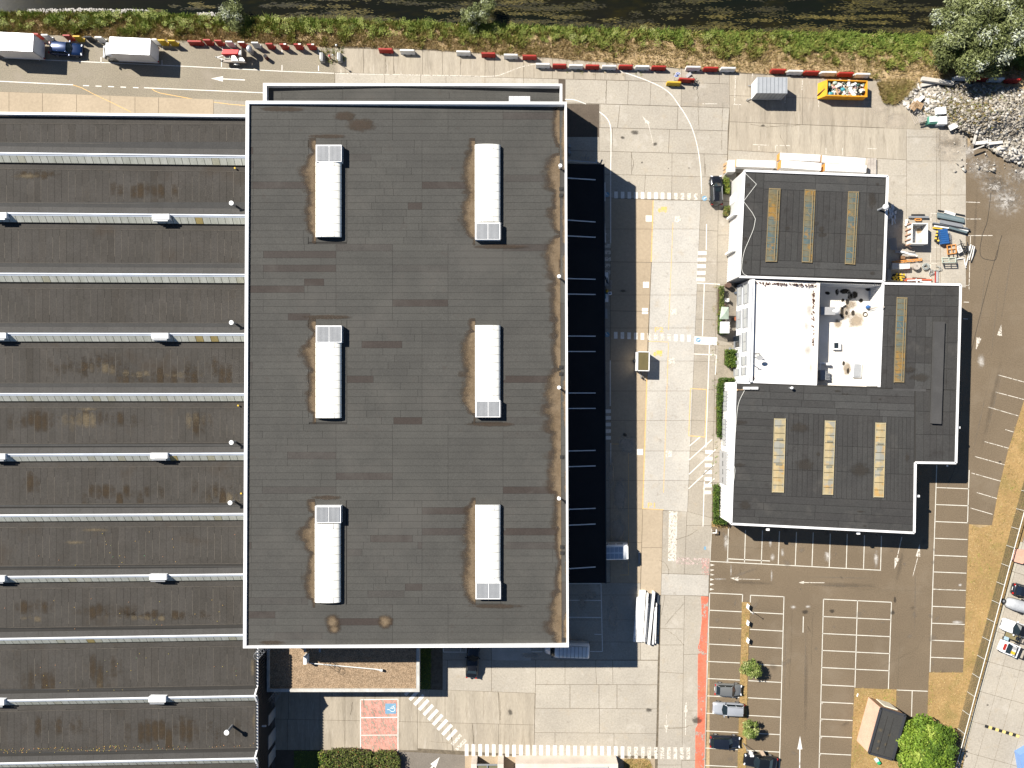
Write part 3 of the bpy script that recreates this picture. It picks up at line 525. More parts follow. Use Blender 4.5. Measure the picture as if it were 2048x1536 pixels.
for q in ((1965,600,2.5,190,.10),(1990,640,2.5,200,.10),(2015,560,3,190,.16),(1960,840,2.5,140,.22),(1990,800,2.5,150,.24),(1570,1330,2.5,190,.015),(1610,1330,3,190,.015),(1680,1155,150,3,.02),(1680,1172,150,2.5,.02),(1490,1145,60,6,-.35),(1830,1200,3,150,.02),(1900,960,4,70,.4)): stain(*q[:4],PTRK,lot,ZD+.003,'tyre_mark',q[4])
for i in range(60):
    x=R.uniform(1430,1930); y=R.uniform(1060,1530)
    if inside_lot(x,y): stain(x,y,R.uniform(4,22),R.uniform(3,14),R.choice([PTRK,PTRK,TYRE]),lot,ZD+.001+.00006*i,'worn_patch',R.random()*3)
# ---------------------------------------------------------------- main hall
def poly3(pts,z): return [P(x,y,z) for x,y in pts][::-1]
def lerp(a,b,t): return a+(b-a)*t
ZH=12.4
hall=thing('warehouse_hall','large flat roofed hall with six white barrel rooflights in the centre','warehouse',P(815,748,0))
HC=[(491.5,201.5),(1133.5,203.5),(1137.5,1294.5),(486,1296.5)]
inner=[(498,207.5),(1129.5,208.5),(1134,1290.5),(492.5,1292)]
wm=MB(); o_=[P(x,y,ZH-.02) for x,y in [(493,203),(1132,205),(1136,1293),(487.5,1295)]]
for a,b in zip(o_,o_[1:]+o_[:1]): wm.quad(Vector((a.x,a.y,0)),Vector((b.x,b.y,0)),b,a)
wm.build('wall',mat('hall_cladding',(.30,.31,.32),(.26,.27,.28),.6,.5,.08),hall)
def hallz(x): return 12.12-.62*(x-495)/637.
dk=MB().poly([P(x,y,hallz(x)-.015) for x,y in [(496,205.5),(1131,206.5),(1135,1292),(490.5,1294)]][::-1]); dk.build('roof_deck',SEAM,hall)
for i in range(4):
    a,b,c,d=HC[i],HC[(i+1)%4],inner[(i+1)%4],inner[i]
    mb=MB(); q=[P(*p,ZH) for p in (a,b,c,d)][::-1]; mb.prism(q,ZH-.95 if True else 0,bottom=True); mb.build('parapet_coping',COPE,hall)
# felt sheets
sheets=[]
SK=[(631.5,289.5,683,475,'n'),(631.5,651,683,836,'n'),(630,1012,681.5,1204,'n'),(950,290,1000.5,479,'s'),(950.5,650.5,1000.5,834.5,'s'),(951,1009,1001,1198.5,'s')]
RY=13.86; y=211.0; k=0
xl=lambda yy: 498.5-(yy-207)*.0052; xr=lambda yy: 1117.5+(yy-207)*.004
while y<1290:
    y2=min(y+RY,1290.8); yc=(y+y2)/2
    band=any(s[1]-14<yc<s[3]+10 for s in SK)
    if band: 
        left=[xl(yc),R.choice([xl(yc)+8,xl(yc)+9,xl(yc)+110]),617+R.uniform(-1,1)]
        L=[left,[694,R.uniform(720,780),R.uniform(785,838),844],[844,944],[1005.5,xr(yc)-R.choice([0,10,16])]]
        L[0]=sorted(L[0]); 
        if L[3][1]<xr(yc)-2: L[3].append(xr(yc))
        segs=[(a,b) for q in L for a,b in zip(q,q[1:])]
    else:
        js=[xl(yc),xl(yc)+R.choice([30,57,80,112]),672,785,896,1006,xr(yc)]
        if R.random()<.4: js.insert(2,R.uniform(600,655))
        segs=list(zip(js,js[1:]))
    for a,b in segs:
        if b-a<3: continue
        tn=R.uniform(.15,.55); u=R.random()
        if u<.035: tn=R.uniform(.80,1)
        elif u<.09: tn=R.uniform(.62,.72)
        sheets.append((a,y,b,y2,tn))
    y=y2
for s in SK:   # narrow collars around the rooflights
    xa,ya,xb,yb,_=s
    for (a,b,c,d) in ((xa-14,ya-14,xa,yb+9),(xb,ya-14,xb+10.5,yb+9),(xa,ya-14,xb,ya),(xa,yb,xb,yb+9)): sheets.append((a,b,c,d,.3))
y=209.5
while y<1288:
    y2=min(y+R.uniform(60,130),1289.5); sheets.append((xr(y)+.6,y,1130.5+(y-207)*.004,y2,R.uniform(.3,.8))); y=y2
def fsheet(q,zf,mb,g=.17,th=.03):
    a,b,c,d,tn=q
    pts=[(a+g,b+g),(c-g,b+g),(c-g,d-g),(a+g,d-g)]
    return mb.add([P(x,yy,zf(x)+th*(.6+.8*((yy-b)/(d-b)))) for x,yy in pts][::-1],[(0,1,2,3)],max(.001,tn))
sheets.sort(key=lambda q:-(q[2]-q[0])*(q[3]-q[1]))
for q in sheets[:300]: fsheet(q,hallz,MB()).build('felt_sheet',FELT,hall)
rest=MB()
for q in sheets[300:]: fsheet(q,hallz,rest)
tag(rest.build('felt_sheet',FELT,hall),kind='stuff')
# thin seams that stand proud in pale dust
def rooflight(s):
    xa,ya,xb,yb,side=s; zb=hallz((xa+xb)/2); zt=zb+.35; ve=34
    if side=='n': va,vb,pa,pb=ya,ya+ve,ya+ve,yb
    else: pa,pb,va,vb=ya,yb-ve,yb-ve,yb
    cb=MB(); cb.prism([P(x,y_,zt) for x,y_ in ((xa,ya),(xb,ya),(xb,yb),(xa,yb))][::-1],zb-.02)
    root=cb.build('barrel_rooflight',SEAM,hall)
    A=P(xa-.3,pa,zt); B=P(xb+.3,pb,zt); cx=(A.x+B.x)/2; hw=(B.x-A.x)/2; rise=.52; n=10
    L=[0,.62]+[.62+i for i in range(1,n-1)]; L=[l/ (n-1.0+.24) for l in L]+[1]
    for i in range(len(L)-1):
        y0=lerp(A.y,B.y,L[i])-.02; y1=lerp(A.y,B.y,L[i+1])+.02; m=MB(); secs=[]
        for yy,lift in ((y0,.02),(y1,.0)):
            secs.append([(cx-hw*math.cos(math.pi*j/12)*1.0,yy,zt+lift+rise*math.sin(math.pi*j/12)**.85) for j in range(13)])
        m.loft(secs,closed=False,cap=False); m.build('vault_panel',VAULT,root,smooth=True)
    sm=MB()
    for i in range(1,len(L)-1):
        yy=lerp(A.y,B.y,L[i]); pts=[Vector((cx-hw*math.cos(math.pi*j/12),yy,zt+.012+rise*math.sin(math.pi*j/12)**.85)) for j in range(1,12)]
        for p_,q_ in zip(pts,pts[1:]): sm.bar(p_,q_,.05,.03)
    for fx in (.33,.66):
        for (l0,l1) in ((L[0],L[1]),(L[-2],L[-1])):
            j=fx*12; z_=zt+.015+rise*math.sin(math.pi*j/12)**.85; x_=cx-hw*math.cos(math.pi*j/12); sm.bar((x_,lerp(A.y,B.y,l0),z_),(x_,lerp(A.y,B.y,l1),z_),.04,.03)
    tag(sm.build('vault_seam',plain('vault_seam_grey',(.26,.26,.25),.5) if 'vault_seam_grey' not in MATS else MATS['vault_seam_grey'],root),kind='stuff')
    for yy in (A.y,B.y):
        MB().poly([(cx-hw*math.cos(math.pi*j/12),yy,zt-.05+(rise+.03)*math.sin(math.pi*j/12)**.85) for j in range(13)]).build('vault_end',VAULT,root)
    v=MB(); v.prism([P(x,y_,zt+.55) for x,y_ in ((xa,va),(xb,va),(xb,vb),(xa,vb))][::-1],zb); v.build('smoke_vent',WHITE,root)
    xm=(xa+xb)/2
    for a,b in ((xa+2.4,xm-.9),(xm+.9,xb-2.4)):
        m=MB(); m.prism([P(x,y_,zt+.60) for x,y_ in ((a,va+2.2),(b,va+2.2),(b,vb-2),(a,vb-2))][::-1],zt+.5)
        for j in range(9): 
            x=a+(b-a)*(j+.5)/9; m.bar(P(x,va+2.4,zt+.61),P(x,vb-2.2,zt+.61),.05,.05)
        m.build('vent_flap',VENTG,root)
    m=MB(); m.bar(P(xb+1.2,va+1,zt+.3),P(xb+1.2,vb,zt+.3),.10,.25); m.build('flap_hinge',GREYM,root)
for s in SK: rooflight(s)
# moss beside the rooflights and along the east gutter
def moss(px,py,rx,ry,zf,par,m1=MOSS,ang=0,dz=.05):
    z=zf(px); 
    stain(px,py,rx+5,ry+4,MOSSD,par,z+dz,'moss_patch',ang); stain(px,py,rx,ry,m1,par,z+dz+.006,'moss_patch',ang)
def mossband(xr_,y0,y1,wf,zf,par,m,dz,step=1.5,nx=9):
    """stain running along a straight edge xr_(y); wf(y) = its width to the left in px"""
    mb=MB(); fd=[]; ys=[y0+step*i for i in range(int((y1-y0)/step)+1)]
    for yy in ys:
        w_=wf(yy)
        for j in range(nx):
            t=j/(nx-1); x=xr_(yy)-t*w_; p=P(x,yy,zf(x)+dz); mb.v.append(tuple(p)); fd.append((1-t)*min(1,(w_-1)/7) if w_>1 else 0)
    for i in range(len(ys)-1):
        for j in range(nx-1): mb.f.append((i*nx+j,i*nx+j+1,(i+1)*nx+j+1,(i+1)*nx+j)); mb.t.append(0)
    mb.fade=fd; return mb.build('moss_patch',m,par)
def bumps(L,base=0,cap=99):
    rr=random.Random(len(L)*7+int(L[0][0])); jit=[rr.uniform(-1.6,1.6) for _ in range(200)]
    return lambda y: max(.2,min(cap,base+sum(a*max(0,1-((y-c_)/h_)**2)**.5 for c_,h_,a in L if abs(y-c_)<h_)+jit[int(y/13.86)%200]*(1 if base or any(abs(y-c_)<h_ for c_,h_,a in L) else 0)))
hz0=lambda x: hallz(x)
for s in SK:
    xa,ya,xb,yb,side=s; Lg=yb-ya
    if side=='n': L=[(ya+Lg*.22,Lg*.10,10),(ya+Lg*.36,Lg*.13,15),(ya+Lg*.62,Lg*.14,7),(ya+Lg*.82,Lg*.12,10),(ya-4,14,6)]; base=6
    else: L=[(ya+Lg*.30,Lg*.24,19),(ya+Lg*.75,Lg*.25,20),(ya+2,16,6)]; base=4
    L=[(a_+R.uniform(-4,4),h_*R.uniform(.85,1.15),w_*R.uniform(1.15,1.6)) for a_,h_,w_ in L]; Lw=[(a_,h_+4,w_+6) for a_,h_,w_ in L]
    mossband(lambda y: xa,ya-14,yb+12,bumps(Lw,base+3),hz0,hall,MOSSD,.055); mossband(lambda y: xa,ya-8,yb+8,bumps(L,base),hz0,hall,MOSSB,.062)
    stain((xa+xb)/2+R.uniform(-6,30),ya-17 if side=='n' else yb+14,R.uniform(40,80),6,MOSSD,hall,hallz(xa)+.058,'moss_patch')
GL=[(250,40,9),(345,34,24),(400,30,10),(440,22,12),(515,40,26),(565,14,8),(605,34,14),(655,18,10),(705,34,12),(785,44,27),(838,24,20),(880,34,15),(945,38,20),(1010,44,9),(1080,40,7),(1160,30,6),(1225,40,19),(1268,22,12)]
GL=[(a_,h_,w_*1.35) for a_,h_,w_ in GL]
gxr=lambda y: 1119+(y-207)*.004
mossband(gxr,212,1288,bumps([(a_,h_+6,w_+8) for a_,h_,w_ in GL],3),hz0,hall,MOSSD,.060); mossband(gxr,212,1288,bumps(GL,2),hz0,hall,MOSSB,.068)
mossband(lambda y: 1131+(y-207)*.004,212,1288,bumps([(280,70,12),(440,60,10),(540,40,9),(800,60,10),(960,40,6),(1110,60,5),(1255,34,12)],1),hz0,hall,MOSSB,.072)
for (x,y,rx,ry) in ((665,1244,15,17),(770,1243,16,15),(668,1258,12,10)): stain(x,y,rx+6,ry+5,MOSSD,hall,hallz(x)+.055,'moss_patch'); stain(x,y,rx,ry,MOSSB,hall,hallz(x)+.062,'moss_patch')
for (x,y,rx,ry) in ((560,218,70,7),(690,232,30,12),(720,250,40,18),(1117,530,6,18),(545,1285,36,6)): stain(x,y,rx,ry,MOSSD,hall,hallz(x-12)+.056,'moss_patch')
for x,y in ((1120.5,331),(1118,552.5),(1118,775),(1118,997)):
    z=hallz(x); b=P(x,y,z+1.2); m=MB(); base=P(x,y,z); m.tube((b.x,b.y,z-.1),(b.x,b.y,z+1.15),.12,10); m.tube((b.x,b.y,z+1.1),(b.x,b.y,z+1.25),.24,12); m.build('vent_pipe',WHITE,hall)
dr=0
for x,y in ((1122.5,378),(1122.5,391),(1122.5,734.5),(1122.5,748),(1124,914),(1124.5,1094),(1124.5,1106),(1127,1279)):
    z=hallz(x)+.05; m=MB(); p=P(x,y,z); m.box(p.x,p.y,z+.02,.55,.5,.05); m.build('roof_drain',SEAM,hall); MB().tube((p.x+.05,p.y,z+.03),(p.x+.05,p.y,z+.12),.16,10).build('drain_grate',BLACK,hall)
# caged ladder at the south-west corner of the hall
def ladder(px,py,z0,z1,dirx,diry,par):
    m=MB(); b=P(px,py,z1); d=Vector((dirx,diry,0)).normalized(); n=Vector((-d.y,d.x,0))
    for s_ in (-.25,.25): m.tube((b.x+n.x*s_,b.y+n.y*s_,z0),(b.x+n.x*s_,b.y+n.y*s_,z1+1),.03,6)
    z=z0+.3
    while z<z1: m.tube((b.x-n.x*.25,b.y-n.y*.25,z),(b.x+n.x*.25,b.y+n.y*.25,z),.02,6); z+=.3
    z=z0+2.2
    while z<z1+1.1:
        pts=[Vector((b.x,b.y,z))+n*(.40*math.sin(a))+d*(.45-.45*math.cos(a)) for a in [math.pi*2*i/10-.0 for i in range(11)]]
        m.path(pts,.022,5); z+=.75
    for a in (1.2,2.2,3.14,4.1,5.1): 
        q=Vector((b.x,b.y,0))+n*(.40*math.sin(a))+d*(.45-.45*math.cos(a)); m.tube((q.x,q.y,z0+2.2),(q.x,q.y,z1+1),.015,5)
    return m.build('caged_ladder',GREYM,par)
ladder(520,1299,7.5,12.4,-.1,-1,hall)
# ---------------------------------------------------------------- low annex north of the hall
ann=thing('hall_annex','narrow low grey roofed annex along the top edge of the big hall','annex',P(826,190,0))
AC=[(526,166),(1124.5,167.5),(1125.5,235),(526,235)]; ZA_=6.0
m=MB(); m.prism([P(x,y,ZA_-.01) for x,y in [(527.5,168),(1123,169),(1123,255),(527.5,255)]][::-1],0); m.v=[(x,y,min(z,5.2)) for x,y,z in m.v]; m.build('wall',MATS['hall_cladding'],ann)
def annz(x): return 5.97-.0+.0-(.62*abs(x-790)/300)
for (a,b,c,d) in (((526,166),(1124.5,167.5),(1124.5,171.5),(526,171)),((526,171),(533,171),(533,260),(526,260)),((1120,171.5),(1124.5,171.5),(1124.5,260),(1120,260))):
    MB().prism([P(*p,6.3) for p in (a,b,c,d)][::-1],5.0,bottom=True).build('parapet_coping',COPE,ann)
for ya,yb in ((170,184),(184,197.6),(197.6,211.5),(211.5,225)):
    js=[531,R.uniform(560,640),R.uniform(680,700),790,R.uniform(880,900),R.uniform(960,1010),1121.5] if True else 0
    for a,b in zip(js,js[1:]): fsheet((a,ya,b,yb,R.uniform(.05,.6)),annz,MB()).build('felt_sheet',FELT,ann)
m=MB(); m.prism([P(x,y,6.9) for x,y in ((1018,192.5),(1060,192.5),(1060,215),(1018,215))][::-1],5.3); hb=m.build('rooftop_hatch',WHITE,ann)
m=MB()
for j in range(12): m.bar(P(1020+j*3.4,193,6.93),P(1020+j*3.4,214,6.93),.06,.05)
m.build('hatch_rib',VENTG,hb)
# ---------------------------------------------------------------- loading canopy east of the hall
can=thing('loading_canopy','long black loading canopy along the right side of the big hall','canopy',P(1165,745,0))
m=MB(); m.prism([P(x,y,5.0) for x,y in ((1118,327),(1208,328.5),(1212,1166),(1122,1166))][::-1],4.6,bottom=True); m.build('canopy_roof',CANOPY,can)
m=MB(); 
for a,b in (((1207.6,328.5),(1211.6,1166)),): m.bar(P(*a,4.75),P(*b,4.75),.12,.62)
m.build('fascia',DARKM,can)
for i,(y0,y1) in enumerate(((356,359.6),(440,444),(471.7,474.6),(557,558.6),(588,589),(672,672.4),(703,703),(786,786),(817,816.7),(902,900.8),(933.5,931.7),(1018.8,1016.6),(1050.5,1048),(1137.6,1133.9))):
    MB().bar(P(1120,y0-.8*(y1-y0)*.3,6.25),P(1191,y1,5.15),.12,.12).build('tie_rod',plain('galvanised_rod',(.62,.64,.66),.5) if i==0 else MATS['galvanised_rod'],can)
m=MB()
for y in range(340,1165,84): m.tube(P(1196,y,0),(P(1196,y,0).x,P(1196,y,0).y,4.6),.12,8)
m.build('canopy_post',GREYM,can)
# ---------------------------------------------------------------- sawtooth hall
saw=thing('sawtooth_hall','long dark sawtooth roofed hall with eleven strips of glazing','factory hall',P(250,870,0))
ridges=[(306.3,312.3),(426.7,431.2),(547.4,549.8),(667.5,668),(788,788),(909.5,907),(1030.8,1027.8),(1154,1148.8),(1278,1269.5),(1401.5,1392),(1527,1517),(1652,1641)]
ZF=7.4; ZR=8.35; ZK=7.62; XE=[493]*8+[493,515,515.5,515]
def ry(i,x): a,b=ridges[i]; return a+(b-a)*x/(490. if i<8 else 508.)
m=MB(); m.prism([P(x,y,7.2) for x,y in ((-150,231),(494,234),(494,1290),(514.5,1290),(514.5,1900),(-150,1900))][::-1],0); m.build('wall',mat('dark_ribbed_wall',(.060,.062,.066),(.05,.052,.056),.6,.5,.08),saw)
fs=[]; panes=[]; grey=MB(); rise=MB(); apr=MB()
X0=-60
def ST(mb,ya,za,yb,zb,x0,x1,tone=0.0,n=1):
    for q in range(n):
        xa=lerp(x0,x1,q/n); xb=lerp(x0,x1,(q+1)/n)
        mb.add([P(xa,ya(xa),za),P(xa,yb(xb),zb),P(xb,yb(xb),zb),P(xb,ya(xa),za)],[(0,1,2,3)],tone)
under=MB()
for i in range(12):
    xe=XE[i]; prev=(lambda x,i=i: (ry(i-1,x)+19 if i>0 else 236.5+.01*x)); r=lambda x,i=i: ry(i,x)
    gb=lambda x,i=i: ry(i,x)+(19.5-.009*(ry(i,x)-306))          # foot of the glazing
    pg=(lambda x,i=i: ry(i-1,x)+(19.5-.009*(ry(i-1,x)-306))) if i>0 else (lambda x: 235.+.01*x)
    # flat field underlay
    for x0_,x1_ in ((X0,xe),):
        under.quad(P(x0_,pg(x0_)-2,ZF-.03),P(x1_,pg(x1_)-2,ZF-.03),P(x1_,r(x1_)-2,ZF-.03),P(x0_,r(x0_)-2,ZF-.03))
    x=X0+R.uniform(0,8)
    while x<xe:
        x2=min(x+13.75,xe)
        if x2-x>2:
            tn=R.uniform(.001,.6); u=R.random()
            if u<.06: tn=R.uniform(.75,.85)
            elif u<.12: tn=R.uniform(.85,1)
            fs.append((x,x2,(pg(x)+12,pg(x2)+12),(r(x)-22,r(x2)-22),tn,i))
        x=x2
    ap=MB(); ST(ap,lambda x:pg(x)-.5,ZF+.02,lambda x:pg(x)+11.6,ZF+.012,X0,xe,R.uniform(.05,.3) or .1,n=6); ap.build('apron_sheet',FELTS,saw)
    # curved upstand, rising slope, ridge cap
    st=MB(); ST(st,lambda x:r(x)-21.6,ZF+.012,lambda x:r(x)-14,ZF+.10,X0,xe,n=1); st.build('cove_strip',FELTG,saw)
    x=X0
    while x<xe:
        x2=min(x+27.5,xe); m=MB(); m.add([P(x+.12,r(x)-13.8,ZF+.10),P(x+.12-1,r(x)-2,ZR-.05),P(x2-1,r(x2)-2,ZR-.05),P(x2-.1,r(x2)-13.8,ZF+.10)],[(0,1,2,3)]); 
        rise.v+=m.v; n_=len(rise.f); rise.f.append(tuple(4*n_+q for q in range(4))); rise.t.append(0)
        x=x2
    under.quad(P(X0,r(X0)-14,ZF+.05),P(X0-1,r(X0)-1,ZR-.1),P(xe-1,r(xe)-1,ZR-.1),P(xe,r(xe)-14,ZF+.05))
    m=MB(); 
    for a,b in ((X0,xe-1),): m.bar(P(a,r(a)-.6,ZR),P(b,r(b)-.6,ZR),.16,.05)
    m.build('ridge_cap',RIDGE if i<6 else WHITE,saw)
    # glazing
    m=MB(); m.quad(P(X0,r(X0)+1,ZR-.08),P(X0,gb(X0),ZK),P(xe,gb(xe),ZK),P(xe-1,r(xe)+1,ZR-.08)); p0,p1=P(X0,gb(X0),ZK),P(xe,gb(xe),ZK); m.quad(p0,Vector((p0.x,p0.y,ZF-.03)),Vector((p1.x,p1.y,ZF-.03)),p1); m.build('glazing_frame',SEAM,saw)
    fl=MB(); fl.quad(P(X0,r(X0)+.4,ZR-.05),P(X0,lerp(r(X0)+2,gb(X0),.14),ZR-.13),P(xe,lerp(r(xe)+2,gb(xe),.14),ZR-.13),P(xe,r(xe)+.4,ZR-.05)); fl.build('ridge_flashing',FLASH,saw)
    x=X0-3+R.uniform(0,10)
    while x<xe+4:
        x2=x+15.0 
        def gx(px,t,i=i): # a pane edge is square to the ridge in plan
            base=P(px,0,ZR).x; z=lerp(ZR-.04,ZK+.04,t); return base*F/(H-z)+1024
        xa,xb=x,min(x2,xe-.5)
        if xb-xa>3:
            tn=R.uniform(.001,.62); u=R.random(); tn=R.uniform(.7,.9) if u<.07 else (1.0 if u<.085 else tn)
            q=[]
            for px,t in ((xa+.8,.16),(xa+.8,.96),(xb-.05,.96),(xb-.05,.16)):
                z=lerp(ZR-.04,ZK+.04,t); X=gx(px,t); yy=lerp(r(px)+2.2,gb(px)-.4,t); q.append(P(X,yy,z))
            panes.append((q,tn))
        x=x2
    
    if i in (1,3,5,7,9):
        for xv in (-4+(-1)*i*.6,322-(i*.9)):
            z0=ZR+.05; yv=r(xv); mm=MB(); 
            q=[P(x,y,ZR+.35) for x,y in ((xv-17,yv-2),(xv+17,yv-2),(xv+17,yv+9),(xv-17,yv+9))][::-1]
            mm.prism(q,ZF+.25,bottom=True); vb=mm.build('roof_ventilator',WHITE,saw)
            for j in range(4):
                a=P(xv-16,yv+10.0,ZR+.28-j*.24); b=P(xv+16,yv+10.0,ZR+.28-j*.24); MB().bar(a+Vector((.1,-.10,0)),b+Vector((-.1,-.10,0)),.18,.05).build('louvre_blade',GREYM,vb)
tag(under.build('roof_deck',SEAM,saw)); tag(rise.build('rising_sheet',FELTR,saw),kind='stuff')
fs.sort(key=lambda q:-(q[3][0]-q[2][0])*(q[1]-q[0])*(1 if q[0]>-5 else .2))
def saws(q,mb):
    a,b,t_,u_,tn,i=q
    return mb.add([P(a+.28,t_[0],ZF+.012),P(a+.28,u_[0],ZF+.012),P(b-.05,u_[1],ZF),P(b-.05,t_[1],ZF)],[(0,1,2,3)],tn)
for q in fs[:300]: saws(q,MB()).build('felt_strip',FELTS,saw)
mb=MB(); [saws(q,mb) for q in fs[300:]]; tag(mb.build('felt_strip',FELTS,saw),kind='stuff')
# pale dust lines beside the strip seams
sd=MB()
for q in fs:
    a,b,t_,u_,tn,i=q
    if R.random()<.75:
        ya=lerp(t_[0],u_[0],R.uniform(0,.5)); yb=lerp(t_[0],u_[0],R.uniform(.75,1)); w_=R.uniform(.4,.9); sd.quad(P(a-.1,ya,ZF+.02),P(a-.1,yb,ZF+.02),P(a+w_,yb,ZF+.02),P(a+w_,ya,ZF+.02))
    if R.random()<.6:
        yy=ry(i,a); x_=a+R.uniform(-1,1); w_=R.uniform(.5,1.6); sd.quad(P(x_,yy-13,ZF+.14),P(x_-1,yy-4,ZR-.20),P(x_+w_-1,yy-4,ZR-.20),P(x_+w_,yy-13,ZF+.14))
tag(sd.build('dust_streak',SEAML,saw),kind='stuff')
mb=MB(); 
for i in range(12):
    yy=lambda x: ry(i,x)-22; mb.bar(P(X0,yy(X0),ZF+.02),P(XE[i],yy(XE[i]),ZF+.02),.05,.02)
    yy=lambda x: (ry(i-1,x)+31.2-.009*(ry(i-1,x)-306)) if i else 247.2; mb.bar(P(X0,yy(X0),ZF+.03),P(XE[i],yy(XE[i]),ZF+.03),.05,.02)
tag(mb.build('lap_seam',SEAML,saw),kind='stuff')
MOSSW=mat('brown_water_stain',(.050,.033,.016),None,.95,.8,.3,4,wscale=1.7,fadec=(.65,1.45,.75)); PALE=mat('pale_dry_stain',(.17,.135,.085),None,.95,.8,.3,4,wscale=2.2,fadec=(.80,1.5,.6))
SEG=fs
def stripstain(x,y,rx,ry_,m,dz,pw=1.0):
    for (a_,b_,t_,u_,tn,i_) in SEG:
        xc=(a_+b_)/2
        if not (t_[0]<y<u_[0]) or abs(xc-x)>rx: continue
        env=(1-(abs(xc-x)/rx)**2)*R.uniform(.35,1.05)*pw; y0=max(t_[0]+.5,y-ry_*R.uniform(.7,1.3)); y1=min(u_[0]-.5,y+ry_*R.uniform(.8,1.3)); mb=MB(); fd=[]
        for j in range(7):
            v=j/6; yy=lerp(y0,y1,v); k_=math.sin(math.pi*min(1,max(0,v)))**.7 if y1<u_[0]-1 else min(1,v*1.6)
            for xx,hh in ((a_+.4,.75),(xc,1),(b_-.2,.75)): mb.v.append(tuple(P(xx,yy,ZF+dz))); fd.append(env*k_*hh)
        for j in range(6):
            for q_ in range(2): mb.f.append((j*3+q_,(j+1)*3+q_,(j+1)*3+q_+1,j*3+q_+1)); mb.t.append(0)
        mb.fade=fd; mb.build('water_stain',m,saw)
for (x,y,rx,ry_) in ((200,725,60,28),(300,740,110,26),(420,738,70,30),(130,735,90,22),(60,835,70,30),(170,830,60,26),(400,840,30,40),(250,835,40,26),(430,980,60,26),(250,985,120,18),(60,960,30,30),(215,1222,90,18),(60,1215,60,20),(330,1230,120,12),(200,1340,60,34),(80,1350,60,30),(330,1460,130,30),(120,1455,110,26),(460,1460,50,34),(70,345,60,14),(300,380,120,18)): stripstain(x,y,rx,ry_,MOSSW,.03)
for (x,y,rx,ry_) in ((213,738,60,16),(265,748,60,9),(330,750,110,8),(160,836,70,30),(395,836,40,26),(445,990,50,16),(300,1236,140,8),(60,1236,40,9),(200,1345,20,28)): stripstain(x,y,rx,ry_,PALE,.036,1.1)
for (x,y,rx,ry_) in ((55,352,50,10),(175,818,40,8),(190,1060,60,7),(150,1085,40,8),(505,1335,9,40),(508,1440,7,32)): stain(x,y,rx,ry_,PALE,saw,ZF+.036,'water_stain')
panes.sort(key=lambda q:-(q[0][1]-q[0][0]).length*(1 if q[0][0].x>-78 else .2))
for q,tn in panes[:300]: MB().add(q,[(0,1,2,3)],tn).build('glass_pane',GLZ,saw)
mb=MB(); [mb.add(q,[(0,1,2,3)],tn) for q,tn in panes[300:]]; tag(mb.build('glass_pane',GLZ,saw),kind='stuff')
# copings of the sawtooth hall
MB().bar(P(-60,227,7.75),P(492,233,7.75),.32,.55).build('parapet_coping',COPE,saw)
xe_=515.4
for i in (8,9,10):
    if i==8:
        MB().bar(P(515.6,1297,ZF+.12),P(515.2,ry(9,508)-21,ZF+.12),.18,.18).build('verge_trim',COPE,saw)
    else:
        a=ry(i,508); b=ry(i+1,508)
        MB().bar(P(515,a+15.5,ZF+.12),P(515,b-21,ZF+.12),.18,.18).build('verge_trim',COPE,saw)
    r_=ry(i+1,508)
    if i<10:
        MB().bar(P(515.2,r_-21,ZF+.14),P(509.5,r_,ZR+.05),.2,.2).build('verge_trim',COPE,saw); MB().bar(P(509.5,r_,ZR+.05),P(515.2,r_+14,ZF+.1),.2,.2).build('verge_trim',COPE,saw)
        m=MB(); X=P(515.2,0,ZF).x+.02
        a=P(515.2,r_-21,ZF); b=P(509.8,r_,ZR); c=P(515.2,r_+14,ZF); m.add([Vector((X,a.y,7.1)),Vector((X,a.y,ZF)),Vector((X,b.y,ZR-.05)),Vector((X,c.y,ZF)),Vector((X,c.y,7.1))],[(0,1,2,3,4)]); m.build('gable_panel',DARKM,saw)
# ribbed east wall below the verge, doors and lights
m=MB(); X=P(514.5,0,7.2).x
yy=P(0,1297,7.2).y
while yy>P(0,1720,7.2).y: m.box(X+.05,yy,3.9+.8,.10,.22,6.4); yy-=.42
tag(m.build('wall_rib',DARKM,saw),kind='stuff')
for y0,y1 in ((1412,1432),(1452,1478),(1488,1512)):
    a=P(552,y0,0); b=P(552,y1,0); m=MB(); m.box(X+.12,(a.y+b.y)/2,1.6,.12,abs(a.y-b.y),3.0); d=m.build('roller_door',GREYP,saw)
m=MB(); p=P(524,1452,5.6); m.box(X+.35,p.y,5.6,.6,.18,.18); m.build('wall_lamp',WHITE,saw); 
ladder(543,1392,0.2,4.3,.7,-.7,saw)
def stack(x,y,z0,h,r,par,mt=WHITE,name='vent_stack'):
    b=P(x,y,z0+h); m=MB(); m.tube((b.x,b.y,z0-.05),(b.x,b.y,z0+h-.05),r*.5,10); o=m.build(name,GREYM,par); m=MB(); m.tube((b.x,b.y,z0+h-.12),(b.x,b.y,z0+h+.02),r,20); m.build('cowl',mt,o); return o
for x,y in ((462.5,406),(462.5,645),(462.5,885),(460,1005.5)): stack(x,y,ZF,1.5,.30,saw)
stack(453,1465.5,ZF,2.0,.34,saw); 
for x,y in ((469.5,336),(476,811),(482,987)): stack(x,y,ZF,.35,.12,saw,YEL,'small_vent')
